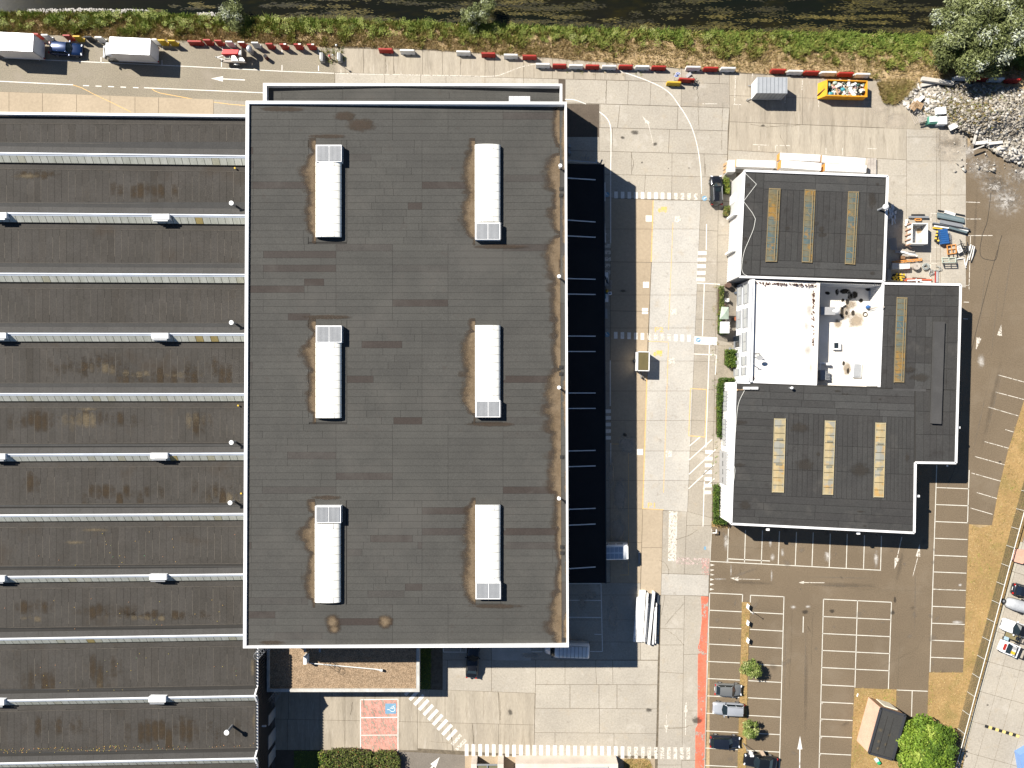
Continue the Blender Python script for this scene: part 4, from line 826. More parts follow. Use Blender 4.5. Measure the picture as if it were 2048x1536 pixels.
# confetti litter in the last valleys
m=MB(); cm=mat('leaf_litter',(.45,.28,.08),None,.9,1,.2,5,tone=[(0,(.5,.30,.09)),(.5,(.4,.35,.08)),(.8,(.5,.2,.12)),(1,(.10,.3,.14))])
for i in range(150):
    x=R.uniform(0,240) if R.random()<.72 else R.uniform(240,510); y=ry(10,x)-R.uniform(20,31); s_=R.uniform(.05,.11); p=P(x,y,ZF+.05); m.box(p.x,p.y,p.z,s_,s_*.8,.03,R.random()*3,R.random())
for i in range(60):
    x=R.uniform(0,510); j=R.choice([7,8,9]); y=ry(j,x)-R.uniform(16,90); p=P(x,y,ZF+.05); m.box(p.x,p.y,p.z,.08,.07,.03,R.random()*3,R.random())
tag(m.build('leaf_litter',cm,saw),kind='stuff')
# ---------------------------------------------------------------- gravel roof block
gra=thing('gravel_roof_block','low flat block with a tan gravel roof below the big hall','building',P(690,1340,0))
ZG=4.1; m=MB(); m.prism([P(x,y,ZG-.3) for x,y in ((538,1270),(834,1270),(834,1381),(538,1381))][::-1],0); m.build('wall',GREYP,gra)
GRAV=mat('roof_gravel',(.30,.21,.13),(.22,.155,.095),.95,1.5,.75,7,blot=[((.40,.32,.24),7,.55,.65,.6),((.12,.085,.055),6,.56,.66,.6)],bump=.6,bscale=10)
tag(MB().poly([P(x,y,ZG-.28) for x,y in ((540,1270),(832,1270),(832,1379),(540,1379))][::-1]).build('gravel',GRAV,gra),kind='stuff')
for a in (((533.5,1270),(538,1270),(538,1384),(533.5,1384)),((833.5,1270),(839,1270),(839,1378),(833.5,1378)),((538,1378),(839,1378),(839,1384),(538,1384))):
    MB().prism([P(*p,ZG) for p in a][::-1],ZG-.7,bottom=True).build('parapet_coping',mat('weathered_coping',(.50,.49,.46),(.40,.38,.34),.8,.7,.15,4) if 'weathered_coping' not in MATS else MATS['weathered_coping'],gra)
m=MB(); 
for x0_,y0_,x1_,y1_ in ((606.5,1313,613,1329),): m.prism([P(x,y,ZG+1.1) for x,y in ((x0_,y0_),(x1_,y0_),(x1_,y1_),(x0_,y1_))][::-1],ZG-.2)
simple(m,'rooftop_box',WHITE,'small white box standing on the tan gravel roof','roof box')
m=MB(); m.tube(P(616,1326,ZG+.1),P(752,1338.5,ZG+.1),.07,8); m.tube(P(752,1338.5,ZG+.1),P(760,1340,ZG+.1),.10,8); m.tube(P(760,1340,ZG+.1),P(765,1341,ZG+.05),.2,10)
simple(m,'drain_pipe',plain('pale_pipe',(.66,.66,.64),.5),'long thin pale pipe lying across the tan gravel roof','pipe')
for x in (610,640): MB().bar(P(x,1293,ZG+.35),P(x,1304,ZG+.35),.28,.22).build('duct',GREYM,gra)
# ---------------------------------------------------------------- workshops on the right
ZW=5.7
def corr(mb,a,b,z0,z1,pitch,depth,out):
    a=Vector((a[0],a[1],0)); b=Vector((b[0],b[1],0)); L=(b-a).length; d=(b-a)/L; n=max(4,int(L/pitch)); o=Vector(out)
    prof=[(0,0),(.45,0),(.55,1),(.9,1),(1,0)]
    vs=[]
    for i in range(n):
        for t,h in prof[:-1]: vs.append((a+d*((i+t)*L/n)+o*(depth*h)))
    vs.append(b)
    k=len(vs); V=[(v.x,v.y,z0) for v in vs]+[(v.x,v.y,z1) for v in vs]
    return mb.add(V,[(i,i+1,k+i+1,k+i) for i in range(k-1)])
def walls(par,pts,z,m,skip=(),z0=0):
    q=[P(x,y,z) for x,y in pts]; mb=MB()
    for i,(a,b) in enumerate(zip(q,q[1:]+q[:1])):
        if i in skip: continue
        mb.quad(Vector((a.x,a.y,z0)),Vector((b.x,b.y,z0)),Vector((b.x,b.y,z)),Vector((a.x,a.y,z)))
    return mb.build('wall',m,par)
def coping(par,a,b,w_,z,dz=.20,m=COPE):
    A=P(*a,z-dz/2+.02); B=P(*b,z-dz/2+.02); return MB().bar(A,B,w_,dz).build('parapet_coping',m,par)
def fel(par,q,z,tone,mt=FELTB,dz=0):
    c=(sum(p[0] for p in q)/4,sum(p[1] for p in q)/4)
    pts=[(x+math.copysign(.25,c[0]-x),y+math.copysign(.25,c[1]-y)) for x,y in q]
    return MB().add([P(x,y,z+.02+.012*i+dz) for i,(x,y) in enumerate(pts)][::-1],[(0,1,2,3)],max(.001,tone)).build('felt_sheet',mt,par)
def bil(Q,u,v):
    a,b,c,d=[Vector(p) for p in Q]; return tuple((a*(1-u)+b*u)*(1-v)+(d*(1-u)+c*u)*v)
wa=thing('workshop','white walled workshop with three narrow rusty rooflights on a black roof','workshop',P(1620,450,0))
QA=[(1488.5,341.5),(1775,352.5),(1767.5,563),(1478.5,553.5)]
walls(wa,QA,ZW-.05,CLAD)
m=MB(); q=[P(x,y,ZW) for x,y in QA]; corr(m,(q[0].x-.03,q[0].y),(q[3].x-.03,q[3].y),0.12,ZW-.2,.25,.07,(-1,0,0)); m.build('corrugated_front',CLAD,wa)
m=MB(); corr(m,(q[3].x+.2,q[3].y-.03),(q[3].x+2.2,q[3].y-.05),0.12,ZW-.2,.25,.06,(0,-1,0)); m.build('corrugated_return',mat('grey_cladding',(.30,.31,.32),None,.6,.5,.05),wa)
MB().poly([P(x,y,ZW-.14) for x,y in QA][::-1]).build('roof_deck',SEAM,wa)
def RA(u0,u1,v0,v1,t): fel(wa,[bil(QA,u0,v0),bil(QA,u1,v0),bil(QA,u1,v1),bil(QA,u0,v1)],ZW-.125,t)
for (v0,v1) in ((.02,.09),(.09,.165)):
    js=[.14,.50,.86,.985] 
    for a,b in zip(js,js[1:]): RA(a,b,v0,v1,R.uniform(.6,.85))
for (v0,v1) in ((.835,.90),(.90,.975)):
    js=[.145,.52,.985]
    for a,b in zip(js,js[1:]): RA(a,b,v0,v1,R.uniform(.65,.85))
for i in range(20):
    u0=.14+.845*i/20; RA(u0,u0+.845/20,.165,.56,R.uniform(.02,.45)); RA(u0,u0+.845/20,.56,.835,R.uniform(.02,.45))
for i in range(7): RA(.015,.08,.02+.955*i/7,.02+.955*(i+1)/7,R.uniform(.02,.4)); RA(.08,.14,.02+.955*i/7,.02+.955*(i+1)/7,R.uniform(.02,.4))
for a,b in ((0,1),(1,2),(2,3),(3,0)): coping(wa,QA[a],QA[b],.30,ZW)
def strip(par,Q,z,mt,nseg,rungs,light):
    h=.22; cb=MB().prism([P(x,y,z+.10) for x,y in Q][::-1],z-.3); root=cb.build('rooflight_strip',KERB,par)
    for i in range(nseg):
        v0=i/nseg+.004; v1=(i+1)/nseg-.004
        m=MB(); a=[bil(Q,u,v) for v in (v0,v1) for u in (.03,.5,.97)]
        zz=[z+.14,z+.19,z+.14]; vs=[P(*a[j],zz[j%3]) for j in range(6)]
        m.add(vs,[(0,3,4,1),(1,4,5,2)]); m.build('glass_pane',mt,root)
    m=MB()
    if rungs:
        for i in range(nseg+1):
            v=i/nseg; p0=bil(Q,.12,min(.99,max(.01,v))); p1=bil(Q,.72,min(.99,max(.01,v))); m.bar(P(*p0,z+.20),P(*p1,z+.20),.05,.05)
        m.bar(P(*bil(Q,.78,.02),z+.26),P(*bil(Q,.76,.98),z+.26),.09,.05)
        for v in ((.30,.37),(.52,.52),(.80,.86)):
            m.bar(P(*bil(Q,.30,v[0]),z+.22),P(*bil(Q,.75,v[1]),z+.22),.045,.04)
    for u in (.02,.98): m.bar(P(*bil(Q,u,0),z+.13),P(*bil(Q,u,1),z+.13),.05,.10)
    for v in (.01,.99): m.bar(P(*bil(Q,0,v),z+.16),P(*bil(Q,1,v),z+.16),.12,.10)
    m.build('glazing_bar',RFRAME if rungs else plain('pale_glazing_bar',(.42,.36,.22),.6),root)
    if not rungs:
        m=MB()
        for v in (.28,.62): m.bar(P(*bil(Q,.25,v),z+.21),P(*bil(Q,.8,v),z+.21),.25,.03)
        m.build('flap_bar',plain('grey_olive_bar',(.20,.19,.14),.7) if 'grey_olive_bar' not in MATS else MATS['grey_olive_bar'],root)
for Q in ([(1538.4,376),(1561,377),(1553.8,524),(1531.2,524)],[(1609.8,378.6),(1631,379.5),(1624.2,525.8),(1603.8,525)],[(1697,382.7),(1717.6,383),(1710,529.8),(1690,528.5)]): strip(wa,Q,ZW-.10,RGLA,12,True,0)
for x,y,w_,h_ in ((1632,447,8,5),(1645,470,14,6),(1644,458,8,9),(1575,456,7,3),(1491,478,5,4),(1491,525,3,3),(1755,368,3,3),(1745,546,8,4),(1496,370,6,5),(1745,400,12,30)): stain(x,y,w_+4,h_+4,SOOT,wa,ZW-.05,'oil_stain')
for x,y in ((1461,391),): 
    m=MB(); a=P(1462,384,2.2); m.box(q[0].x-.25,a.y-.8,1.25,.12,1.3,2.4); m.build('door',WHITE,wa)
for y in (423,497):
    m=MB(); X=lerp(q[0].x,q[3].x,(y-341)/212); Y=P(0,y,5).y; m.box(X-.35,Y,2.2,.55,.28,3.4); m.build('downpipe_casing',WHITE,wa)
# lamp on the eaves
def ball(x,y,z,label):
    t=thing('globe_ventilator',label,'vent',P(x,y,z)); b=P(x,y,z)
    m=MB(); m.tube((b.x-.5,b.y-.15,ZW-.14),(b.x-.1,b.y,z+.1),.14,8); m.build('flue',GREYM,t); m=MB(); m.sphere((b.x,b.y,z+.35),.42,.42,.40,14,8); m.build('cowl',WHITE,t,True); return t
ball(1769,415,ZW+.7,'shiny round cowl on a flue at the right edge of the workshop roof')
# ---- office block
of=thing('office_block','white two storey office block between the two black roofs','office',P(1560,665,0))
QB=[(1502.5,559),(1640,565.5),(1634,769.5),(1496,763)]
QBp=[(1502.5,559),(1635,565),(1629.5,768),(1496,763)]
zb=lambda u: 5.35-.35*u
walls(of,QBp,5.2,WHITE)
m=MB(); 
for i in range(14):
    u0,u1=i/14,(i+1)/14
    for a,b,c in ((0,.5,0),(.5,1,0)):
        pts=[bil(QBp,u0,a),bil(QBp,u1,a),bil(QBp,u1,b),bil(QBp,u0,b)]
        MB().add([P(*pts[0],zb(u0)),P(*pts[1],zb(u1)+.02),P(*pts[2],zb(u1)+.02),P(*pts[3],zb(u0))][::-1],[(0,1,2,3)]).build('roof_sheet',mat('white_roof_coating',(.77,.74,.69),(.71,.67,.61),.6,.3,.04,5) if 'white_roof_coating' not in MATS else MATS['white_roof_coating'],of)
a=P(1502.5,559,5.9); b=P(1496,763,5.9)
m=MB(); m.box(a.x+.05,(a.y+b.y)/2,2.95,.3,abs(a.y-b.y),5.9); m.v=[(x+(b.x-a.x)*((a.y-y)/(a.y-b.y)),y,z) for x,y,z in m.v]; m.build('front_wall',WHITE,of)
fx=lambda y: a.x+(b.x-a.x)*((a.y-y)/(a.y-b.y))-.10
def window(y0p,y1p,z0,z1,par,door=False,zref=None):
    zz=(z0+z1)/2; ya=P(0,y0p,zz).y; yb=P(0,y1p,zz).y; ym=(ya+yb)/2; x=fx(ym); L=abs(ya-yb)
    m=MB(); m.box(x-.03,ym,zz,.10,L,z1-z0); f=m.build('window',plain('window_reveal',(.20,.20,.22),.6) if 'window_reveal' not in MATS else MATS['window_reveal'],par)
    n=max(1,round(L/1.1))
    for i in range(n):
        m=MB(); m.box(x-.10,ym-L/2+L*(i+.5)/n,zz,.06,L/n-.08,z1-z0-.16); m.build('glass_pane',BLIND if not door else DGLASS,f)
    m=MB(); m.box(x-.14,ym,z1+.05,.16,L+.1,.09); m.box(x-.16,ym,z0-.04,.22,L+.1,.08); m.build('sill',GREYM,f)
for y0,y1 in ((568.6,607),(617,655),(665,702.5),(713,730.5),(735,750)): window(y0,y1,3.75,5.35,of)
for y0,y1 in ((574,610),(622,656)): window(y0,y1,.95,2.4,of)
for y0,y1 in ((707,714),(722,728)): window(y0,y1,1.3,1.9,of)
window(671,694,.1,2.5,of,True); window(738,752,.5,2.3,of)
m=MB(); p=P(1470,697,2.6); m.box(fx(p.y)-.8,p.y,2.6,1.7,.10,.10); m.box(fx(p.y)-1.6,p.y,2.65,.2,.3,.2); m.build('door_canopy_arm',GREYM,of)
m=MB(); A=P(1640,565.5,5.45); B=P(1634,769.5,5.45); A2=P(1633.5,565.5,5.45); B2=P(1628,769.5,5.45)
m.prism([A2,A,B,B2][::-1],2.0); m.build('party_wall',mat('cream_coping',(.74,.70,.63),(.68,.64,.57),.7,.5,.06),of)
coping(of,(1500,763.5),(1632,768.5),.30,5.55,.5); MB().bar(P(1507,558.5,5.65),P(1502,764,5.65),.32,.25).build('gutter',WHITE,of)
for x,y,w_,h_ in ((1618,620,14,34),(1612,650,14,22),(1616,700,16,28),(1622,735,12,30),(1625,590,12,22)): stain(x,y,w_,h_,mat('roof_grime',(.33,.28,.22),None,.9,.8,.2,4,wscale=.9,fadec=(.75,1.5,.42)) if 'roof_grime' not in MATS else MATS['roof_grime'],of,5.15,'grime_patch')
LEAFD=plain('dead_leaf',(.10,.045,.03),.95)
m=MB()
for i in range(170):
    u=R.random()
    if u<.55: x=R.uniform(1510,1635); y=564+abs(R.gauss(0,2.2))+(x-1507)*.045; z=5.3
    elif u<.85: x=1627+R.uniform(-1.5,1.5)-(0 if R.random()<.7 else 2); y=R.uniform(572,690); z=5.1
    else: x=R.uniform(1501,1507); y=R.uniform(752,762); z=5.45
    p=P(x,y,z+.05); m.box(p.x,p.y,p.z,R.uniform(.08,.22),R.uniform(.08,.2),.06,R.random()*3)
tag(m.build('leaf_litter',LEAFD,of),kind='stuff')
# ---- courtyard roof
cy=thing('courtyard_roof','sunken white flat roof with small rooflights next to the office roof','roof',P(1698,668,0))
ZC2=2.3; QC=[(1640.5,566),(1765.5,568.5),(1757.5,774),(1634,770)]
pp=[P(x,y,5.0) for x,y in QC]
WR=mat('courtyard_coating',(.74,.70,.64),(.66,.61,.53),.6,.3,.05,5)
MB().poly([Vector((p.x,p.y,ZC2)) for p in pp][::-1]).build('roof_deck',WR,cy)
m=MB(); e=[P(x,y,ZW) for x,y in ((1765.5,569),(1758,773))]; corr(m,(e[0].x-.02,e[0].y),(e[1].x-.02,e[1].y),ZC2,ZW-.1,.30,.06,(-1,0,0)); m.build('corrugated_wall',CLAD,cy)
m=MB(); e=[P(x,y,ZW) for x,y in ((1638,564.5),(1766,569))]; corr(m,(e[0].x,e[0].y-.03),(e[1].x,e[1].y-.03),ZC2,ZW-.1,.30,.06,(0,-1,0)); m.build('corrugated_wall',CLAD,cy)
zp=ZC2
def cyp(x,y,z=ZC2): return P(x,y,z)
MOULD=mat('roof_mould',(.035,.028,.020),None,.95,.8,.3,4,wscale=1.6,fadec=(.70,.95,.95)); TANM=mat('roof_tan_ring',(.33,.26,.18),None,.95,.8,.2,4,wscale=.9,fadec=(.72,1.2,.7))
for x,y,w_,h_ in ((1708,590,12,11),(1674,584,6,10),(1690,583,16,8),(1700,592,7,12),(1695,604,6,8),(1686,602,5,8),(1684,625,6,16),(1706,626,6,8),(1722,601,6,6),(1693,626,4,6),(1736,578,9,6),(1655,586,8,5),(1687,726,4,7),(1696,742,4,9)): stain(x,y,w_,h_,MOULD,cy,ZC2+.012,'mould_patch')
for x,y,w_,h_ in ((1676,648,14,16),(1690,625,18,28),(1694,738,14,24),(1712,640,30,26),(1700,610,22,16)): stain(x,y,w_,h_,TANM,cy,ZC2+.006,'mould_patch')
m=MB(); m.prism([P(x,y,ZC2+.5) for x,y in ((1667,685),(1682,685),(1682,699),(1667,699))][::-1],ZC2); d=m.build('square_rooflight',WHITE,cy); MB().poly([P(x,y,ZC2+.52) for x,y in ((1668.3,685.5),(1677,685.5),(1677,696.5),(1668.3,696.5))][::-1]).build('glass_pane',DGLASS,d)
m=MB(); m.prism([P(x,y,ZC2+.35) for x,y in ((1707.5,726),(1723.5,727),(1722.5,755),(1706,754.5))][::-1],ZC2); d=m.build('white_rooflight',WHITE,cy); MB().prism([P(x,y,ZC2+.45) for x,y in ((1709,727.5),(1722,728.3),(1721,753.5),(1707.5,753))][::-1],ZC2+.3).build('rooflight_lid',VENTG,d)
m=MB(); A=P(1655,622,ZC2+1.4); m.box(A.x,A.y,ZC2+.8,2.0,1.1,1.5); d=m.build('duct_housing',GREYP,cy); m=MB(); m.sphere((A.x+1.0,A.y,ZC2+1.1),1.0,.5,.5,12,6); m.build('duct_hood',WHITE,d,True)
m=MB(); m.box(*P(1684.5,609,ZC2+.25),.7,.5,.3,.6); simple(m,'white_tray',WHITE,'small white tray lying tilted on the sunken roof','tray')
# scissor of gear and a small access lift
t=thing('rope_tackle','blue and grey pole leaning on the corrugated wall of the sunken roof','tackle',P(1734,620,ZC2))
m=MB(); m.bar(P(1738,617,ZC2+.2),P(1768,614,ZW+.2),.22,.12); m.build('boom',OLDW,t); m=MB(); m.bar(P(1740,622,ZC2+.2),P(1766,618,ZW+.1),.12,.1); m.build('brace',GREYM,t); m=MB(); m.sphere(tuple(P(1736,614,ZC2+.4)),.35,.3,.35,10,6); m.build('sheave',BLUE,t)
m=MB(); 
for i in range(18):
    a0=2*math.pi*i/18; a1=2*math.pi*(i+1)/18; c=P(1730.5,628.5,ZC2+.08); m.tube((c.x+.30*math.cos(a0),c.y+.30*math.sin(a0),c.z),(c.x+.30*math.cos(a1),c.y+.30*math.sin(a1),c.z),.08,6)
simple(m,'hose_coil',plain('dark_hose',(.10,.08,.06),.7),'dark coiled hose on the sunken white roof','hose')
m=MB()
for i in range(6): m.bar(P(1642,744+i*3,ZC2+.6),P(1659,744+i*3,ZC2+.6),.10,.35)
m.box(*P(1644,750,ZC2+.4),.8,1.4,.8); simple(m,'condenser_unit',GREYM,'grey finned condenser in the lower left corner of the sunken roof','condenser')
m=MB(); m.tube(P(1640,726,ZC2+.5),P(1652,727,ZC2+.5),.16,8); m.tube(P(1641,727,ZC2+.5),P(1640,740,ZC2+.5),.08,8); m.box(*P(1655,728,ZC2+.4),.5,.35,.8); simple(m,'flue_pipe',WHITE,'short bent white flue at the party wall above the condenser','flue')
# ---- south workshop
wc=thing('large_workshop','white walled L shaped workshop with black roof and four pale rooflights','workshop',P(1680,880,0))
QS=[(1471,764.5),(1758,774),(1766,567),(1921,569.5),(1911.5,926),(1830.5,925),(1828,1065.5),(1462,1047.5)]
walls(wc,QS,ZW-.05,CLAD,skip=(0,1))
q=[P(x,y,ZW) for x,y in QS]
m=MB(); corr(m,(q[0].x-.03,q[0].y),(q[7].x-.03,q[7].y),.12,ZW-.2,.42,.08,(-1,0,0)); m.build('corrugated_front',CLAD,wc)
ZD_=ZW-.14
MB().poly([P(x,y,ZD_) for x,y in QS][::-1]).build('roof_deck',SEAM,wc)
def RC(pts,t): fel(wc,pts,ZD_+.015,t)
def grid(Q,us,vs,tf):
    for a,b in zip(us,us[1:]):
        for c,d in zip(vs,vs[1:]): RC([bil(Q,a,c),bil(Q,b,c),bil(Q,b,d),bil(Q,a,d)],tf())
QM=[(1472,766),(1829,778),(1826.5,1064),(1463,1046.5)]
for v0,v1 in ((.005,.055),(.055,.105),(.105,.155),(.155,.20)):
    js=[0,R.uniform(.08,.2),R.uniform(.3,.42),R.uniform(.5,.62),R.uniform(.7,.82),1]; grid(QM,js,[v0,v1],lambda: R.uniform(.55,.85))
us=[.0,.055,.11,.165,.20]; vs=[.20,.33,.46,.59,.72,.79]; 
grid(QM,[0,.22],[.20+.59*i/12 for i in range(13)],lambda:R.uniform(.02,.4))
for ua,ub in ((.30,.495),(.575,.77),(.85,1.0)):
    n=7; grid(QM,[lerp(ua,ub,i/n) for i in range(n+1)],[.20,.42,.6,.79],lambda:R.uniform(.05,.45)); grid(QM,[ua-.028,ua],[.20,.5,.79],lambda:R.uniform(.6,.85))
grid(QM,[.22,.302-.028],[.20,.79],lambda:.3); grid(QM,[.495,.547],[.20,.79],lambda:.3); grid(QM,[.77,.822],[.20,.79],lambda:.3)
for i in range(4): js=[0,R.uniform(.1,.3),R.uniform(.4,.6),R.uniform(.65,.85),1]; grid(QM,js,[.79+.21*i/4,.79+.21*(i+1)/4],lambda:R.uniform(.1,.6))
QE=[(1767,569),(1919.5,571),(1914,780),(1759.5,776)]
grid(QE,[.0,.2,.42,.62,.82,1],[.01,.10,.20,.30],lambda:R.uniform(.05,.5)); 
grid(QE,[0,.08,.16,.19],[.30,.6,1],lambda:R.uniform(.05,.6)); grid(QE,[.19,.335],[.30,1],lambda:.3); grid(QE,[.335,.45,.57,.66],[.30,.50,.75,1],lambda:R.uniform(.3,.8)); grid(QE,[.66,.76,.86,1.0],[.30,.55,.8,1],lambda:R.uniform(.05,.6))
QF=[(1831,779),(1914,781),(1910.5,924.5),(1831.5,923.5)]
grid(QF,[0,.2,.36,.52,.68,.84,1],[0,.30,.62,1],lambda:R.uniform(.05,.5))
MB().prism([P(x,y,ZD_+.5) for x,y in ((1870,643),(1890,643.5),(1883,848),(1864,847))][::-1],ZD_).build('roof_kerb_box',mat('plain_felt_box',(.062,.060,.058),None,.92,.4,.1,5),wc)
MB().prism([P(x,y,ZD_+.05) for x,y in ((1786,770),(1852,772),(1852,783),(1786,781))][::-1],ZD_).build('felt_patch',MATS['plain_felt_box'],wc)
for a,b in ((1,2),(2,3),(3,4),(4,5),(5,6),(6,7),(7,0)): coping(wc,QS[a],QS[b],.30,ZW)
coping(wc,(1471,764.5),(1500,765.5),.30,ZW)
for Q,n,rg,mt in (([(1548.5,836.7),(1571.5,837),(1567.5,985.6),(1544,985)],10,False,RGLC),([(1650.2,840.8),(1671,841.3),(1665.8,990.2),(1645.4,989.6)],10,False,RGLC),([(1751.3,845),(1771.7,845.4),(1767.3,995.4),(1747,994.8)],10,False,RGLC),([(1794,594),(1814.4,594.8),(1807.8,765.6),(1788,765.3)],14,True,RGLA)): strip(wc,Q,ZD_+.05,mt,n,rg,0)
for x,y,w_,h_ in ((1675,782,16,4),(1690,788,16,3),(1722,1023,20,4),(1760,798,6,4),(1815,915,8,20),(1637,908,8,10),(1730,1052,8,3),(1480,845,30,10),(1480,930,24,8),(1820,662,6,5),(1820,740,26,14),(1840,755,40,16),(1600,855,40,20),(1610,930,40,25),(1720,940,40,30),(1490,1010,24,20)): stain(x,y,w_,h_,SOOT,wc,ZD_+.09,'oil_stain')
fy=lambda y: lerp(q[0].x,q[7].x,(q[0].y-y)/(q[0].y-q[7].y))
def cwin(y0p,y1p,z0,z1,m1,name,n,vert=False):
    zz=(z0+z1)/2; ya=P(0,y0p,zz).y; yb=P(0,y1p,zz).y; ym=(ya+yb)/2; L=abs(ya-yb); m=MB(); m.box(fy(ym)-.12,ym,zz,.14,L,z1-z0); f=m.build(name,m1,wc)
    for i in range(n):
        m=MB(); 
        if vert: m.box(fy(ym)-.21,ym-L/2+L*(i+.5)/n,lerp(z0,z1,.5),.05,L/n*.62,.16)
        else: m.box(fy(ym)-.20,ym-L/2+L*(i+.5)/n,zz,.05,L/n-.1,z1-z0-.14)
        m.build('door_window' if vert else 'glass_pane',DGLASS if vert else BLIND,f)
    return f
cwin(783,822,.9,2.4,MATS['window_reveal'],'window',4); cwin(838,891,.9,2.4,MATS['window_reveal'],'window',5); cwin(902,968,.05,3.4,GREYP,'overhead_door',4,True)
m=MB(); p=P(1458,938,4); m.box(fy(p.y)-.35,p.y,4.6,.5,.12,.12); m.build('wall_lamp',GREYM,wc)
for x,y,dx,dy in ((1535.5,1057.5,0,-1),(1716.5,1065,0,-1),(1833.5,992,1,0),(1914.5,855,1,0)):
    m=MB(); p=P(x,y,ZW-.7); m.box(p.x+dx*.15,p.y+dy*.10,ZW-.7,.42,.30,.25); m.build('flood_light',WHITE,wc)
m=MB(); m.sphere(tuple(P(1894.5,931.5,ZW-.8)),.14,.14,.14,8,6); m.build('wall_lamp',WHITE,wc)
for a in (((1490,775.5),(1502,776.5)),((1504,777),(1517,777.5))): pass
for i,(x,lab) in enumerate(((1495.5,'white long box on the black roof nearest the front edge'),(1511,'white long box on the black roof just right of its twin'))):
    m=MB(); p=P(x,776.3,ZW+.5); m.box(p.x,p.y,ZW+.05,.95,.34,.35); m.box(p.x,p.y,ZW-.25,.2,.2,.4); simple(m,'roof_unit',WHITE,lab,'roof unit','white units on the large workshop roof')
t=thing('flue_cowl','small cowl on a flue casting a shadow on the black roof','flue',P(1580,776,ZD_)); p=P(1584,776,ZW+.5); m=MB(); m.tube((p.x-.15,p.y,ZD_),(p.x,p.y,ZW+.45),.10,8); m.build('pipe',GREYM,t); m=MB(); m.sphere((p.x,p.y,ZW+.5),.24,.20,.16,12,6); m.build('cowl',WHITE,t,True)
m=MB(); m.tube(P(1475,780,ZD_+.1),P(1490,779.5,ZD_+.1),.05,6); m.sphere(tuple(P(1475,780,ZD_+.15)),.16,.14,.12,8,5); simple(m,'pipe_vent',WOOD,'small tan ended pipe by the white roof boxes','pipe')
CAB=plain('pale_cable',(.62,.61,.56),.5)
def cable(pts,z,label,r=.035):
    m=MB(); m.path([P(x,y,z) for x,y in curve(pts,6)],r,5); simple(m,'roof_cable',CAB,label,'cable')
m=MB(); m.path([P(x,y,ZW-.03) for x,y in ((1491,347),(1513,368.5),(1487,402.5),(1505,426),(1511,438))]+[P(x,y,ZW-.03) for x,y in curve([(1511,438),(1507,458),(1498,480),(1488,505),(1483.5,535),(1487,547),(1495,552)],5)],.035,5)
simple(m,'roof_cable',CAB,'white zigzag cable along the left edge of the workshop roof','cable')
cable([(1489,781),(1477,808),(1472,850),(1469,900),(1466.5,925),(1470,938),(1468.5,955),(1464,982)],ZW-.02,'white wavy cable along the left edge of the large workshop roof')
# rooftop antenna and mast on the office
t=thing('satellite_dish','round dish antenna on a frame on the white office roof','antenna',P(1517,714,5.3)); m=MB(); m.disc(P(1519,716,6.6),.42,20,ry=.30); m.build('dish',GREYP,t); m=MB()
for dx,dy in ((-.4,-.3),(.4,-.3),(.4,.3),(-.4,.3)): p=P(1513,711,5.3); m.tube((p.x+dx,p.y+dy,5.3),(p.x+.2,p.y,6.4),.03,5); m.bar((p.x+dx,p.y-.3,5.35),(p.x+dx,p.y+.3,5.35),.05,.04); m.bar((p.x-.4,p.y+dy,5.35),(p.x+.4,p.y+dy,5.35),.05,.04)
m.build('frame',GREYM,t)
m=MB(); p=P(1507,728,5.9); m.tube((p.x,p.y,5.3),(p.x,p.y,6.6),.06,8); m.tube((p.x-.3,p.y,6.5),(p.x+.3,p.y,6.5),.04,6); simple(m,'roof_mast',GREYM,'small T shaped mast on the office roof below the dish','mast')
# ---------------------------------------------------------------- brick kiosk lower right
ki=thing('brick_kiosk','small brick kiosk with black flat roof beside the round green tree','kiosk',P(1760,1450,0))
zk=3.7; QK=[(1762.5,1416.5),(1811,1431),(1785.5,1520),(1738,1506.5)]
q=[P(x,y,zk) for x,y in QK]
for i,mt in ((0,BRICKB),(1,BRICKB),(2,BRICKO),(3,BRICKO)):  # salmon copy of the brick has the west wall's pink light in its colour
    a,b=q[i],q[(i+1)%4]; MB().quad(Vector((a.x,a.y,0)),Vector((b.x,b.y,0)),b,a).build('wall',mt,ki)
m=MB(); a,b=q[0],q[3]; d=(b-a); n=Vector((-.96,-.27*1,0)).normalized()
z=.15
while z<zk-.1:
    m.bar(Vector((a.x,a.y,z))+n*.012,Vector((b.x,b.y,z))+n*.012,.03,.03); z+=.16
tag(m.build('brick_course',plain('pale_mortar',(.52,.42,.33),.9),ki),kind='stuff')
MB().poly([p-Vector((0,0,.18)) for p in q][::-1]).build('roof_deck',FELTB,ki)
for i in range(4): MB().bar(q[i]-Vector((0,0,.06)),q[(i+1)%4]-Vector((0,0,.06)),.30,.16).build('roof_edge',mat('black_edge_felt',(.032,.034,.040),None,.85,.6,.1,5) if 'black_edge_felt' not in MATS else MATS['black_edge_felt'],ki)
for j in (.33,.58): MB().bar(P(*bil(QK,j,.12),zk-.17),P(*bil(QK,j,.93),zk-.17),.08,.04).build('roof_seam',SEAM,ki)
for u,v,rx in ((.2,.45,8),(.55,.72,7),(.3,.85,8),(.25,.7,7),(.6,.5,7)): x,y=bil(QK,u,v); stain(x,y,rx,rx,PALE,ki,zk-.15,'dry_patch')
a,b=q[0],q[1]; d=(b-a).normalized(); n=Vector((-d.y,d.x,0)); c=a+d*((b-a).length*.60)
m=MB(); m.box(c.x+n.x*.05,c.y+n.y*.05,1.25,2.0,.12,2.3,math.atan2(d.y,d.x)); m.build('door',plain('cream_door',(.72,.68,.56),.5),ki)
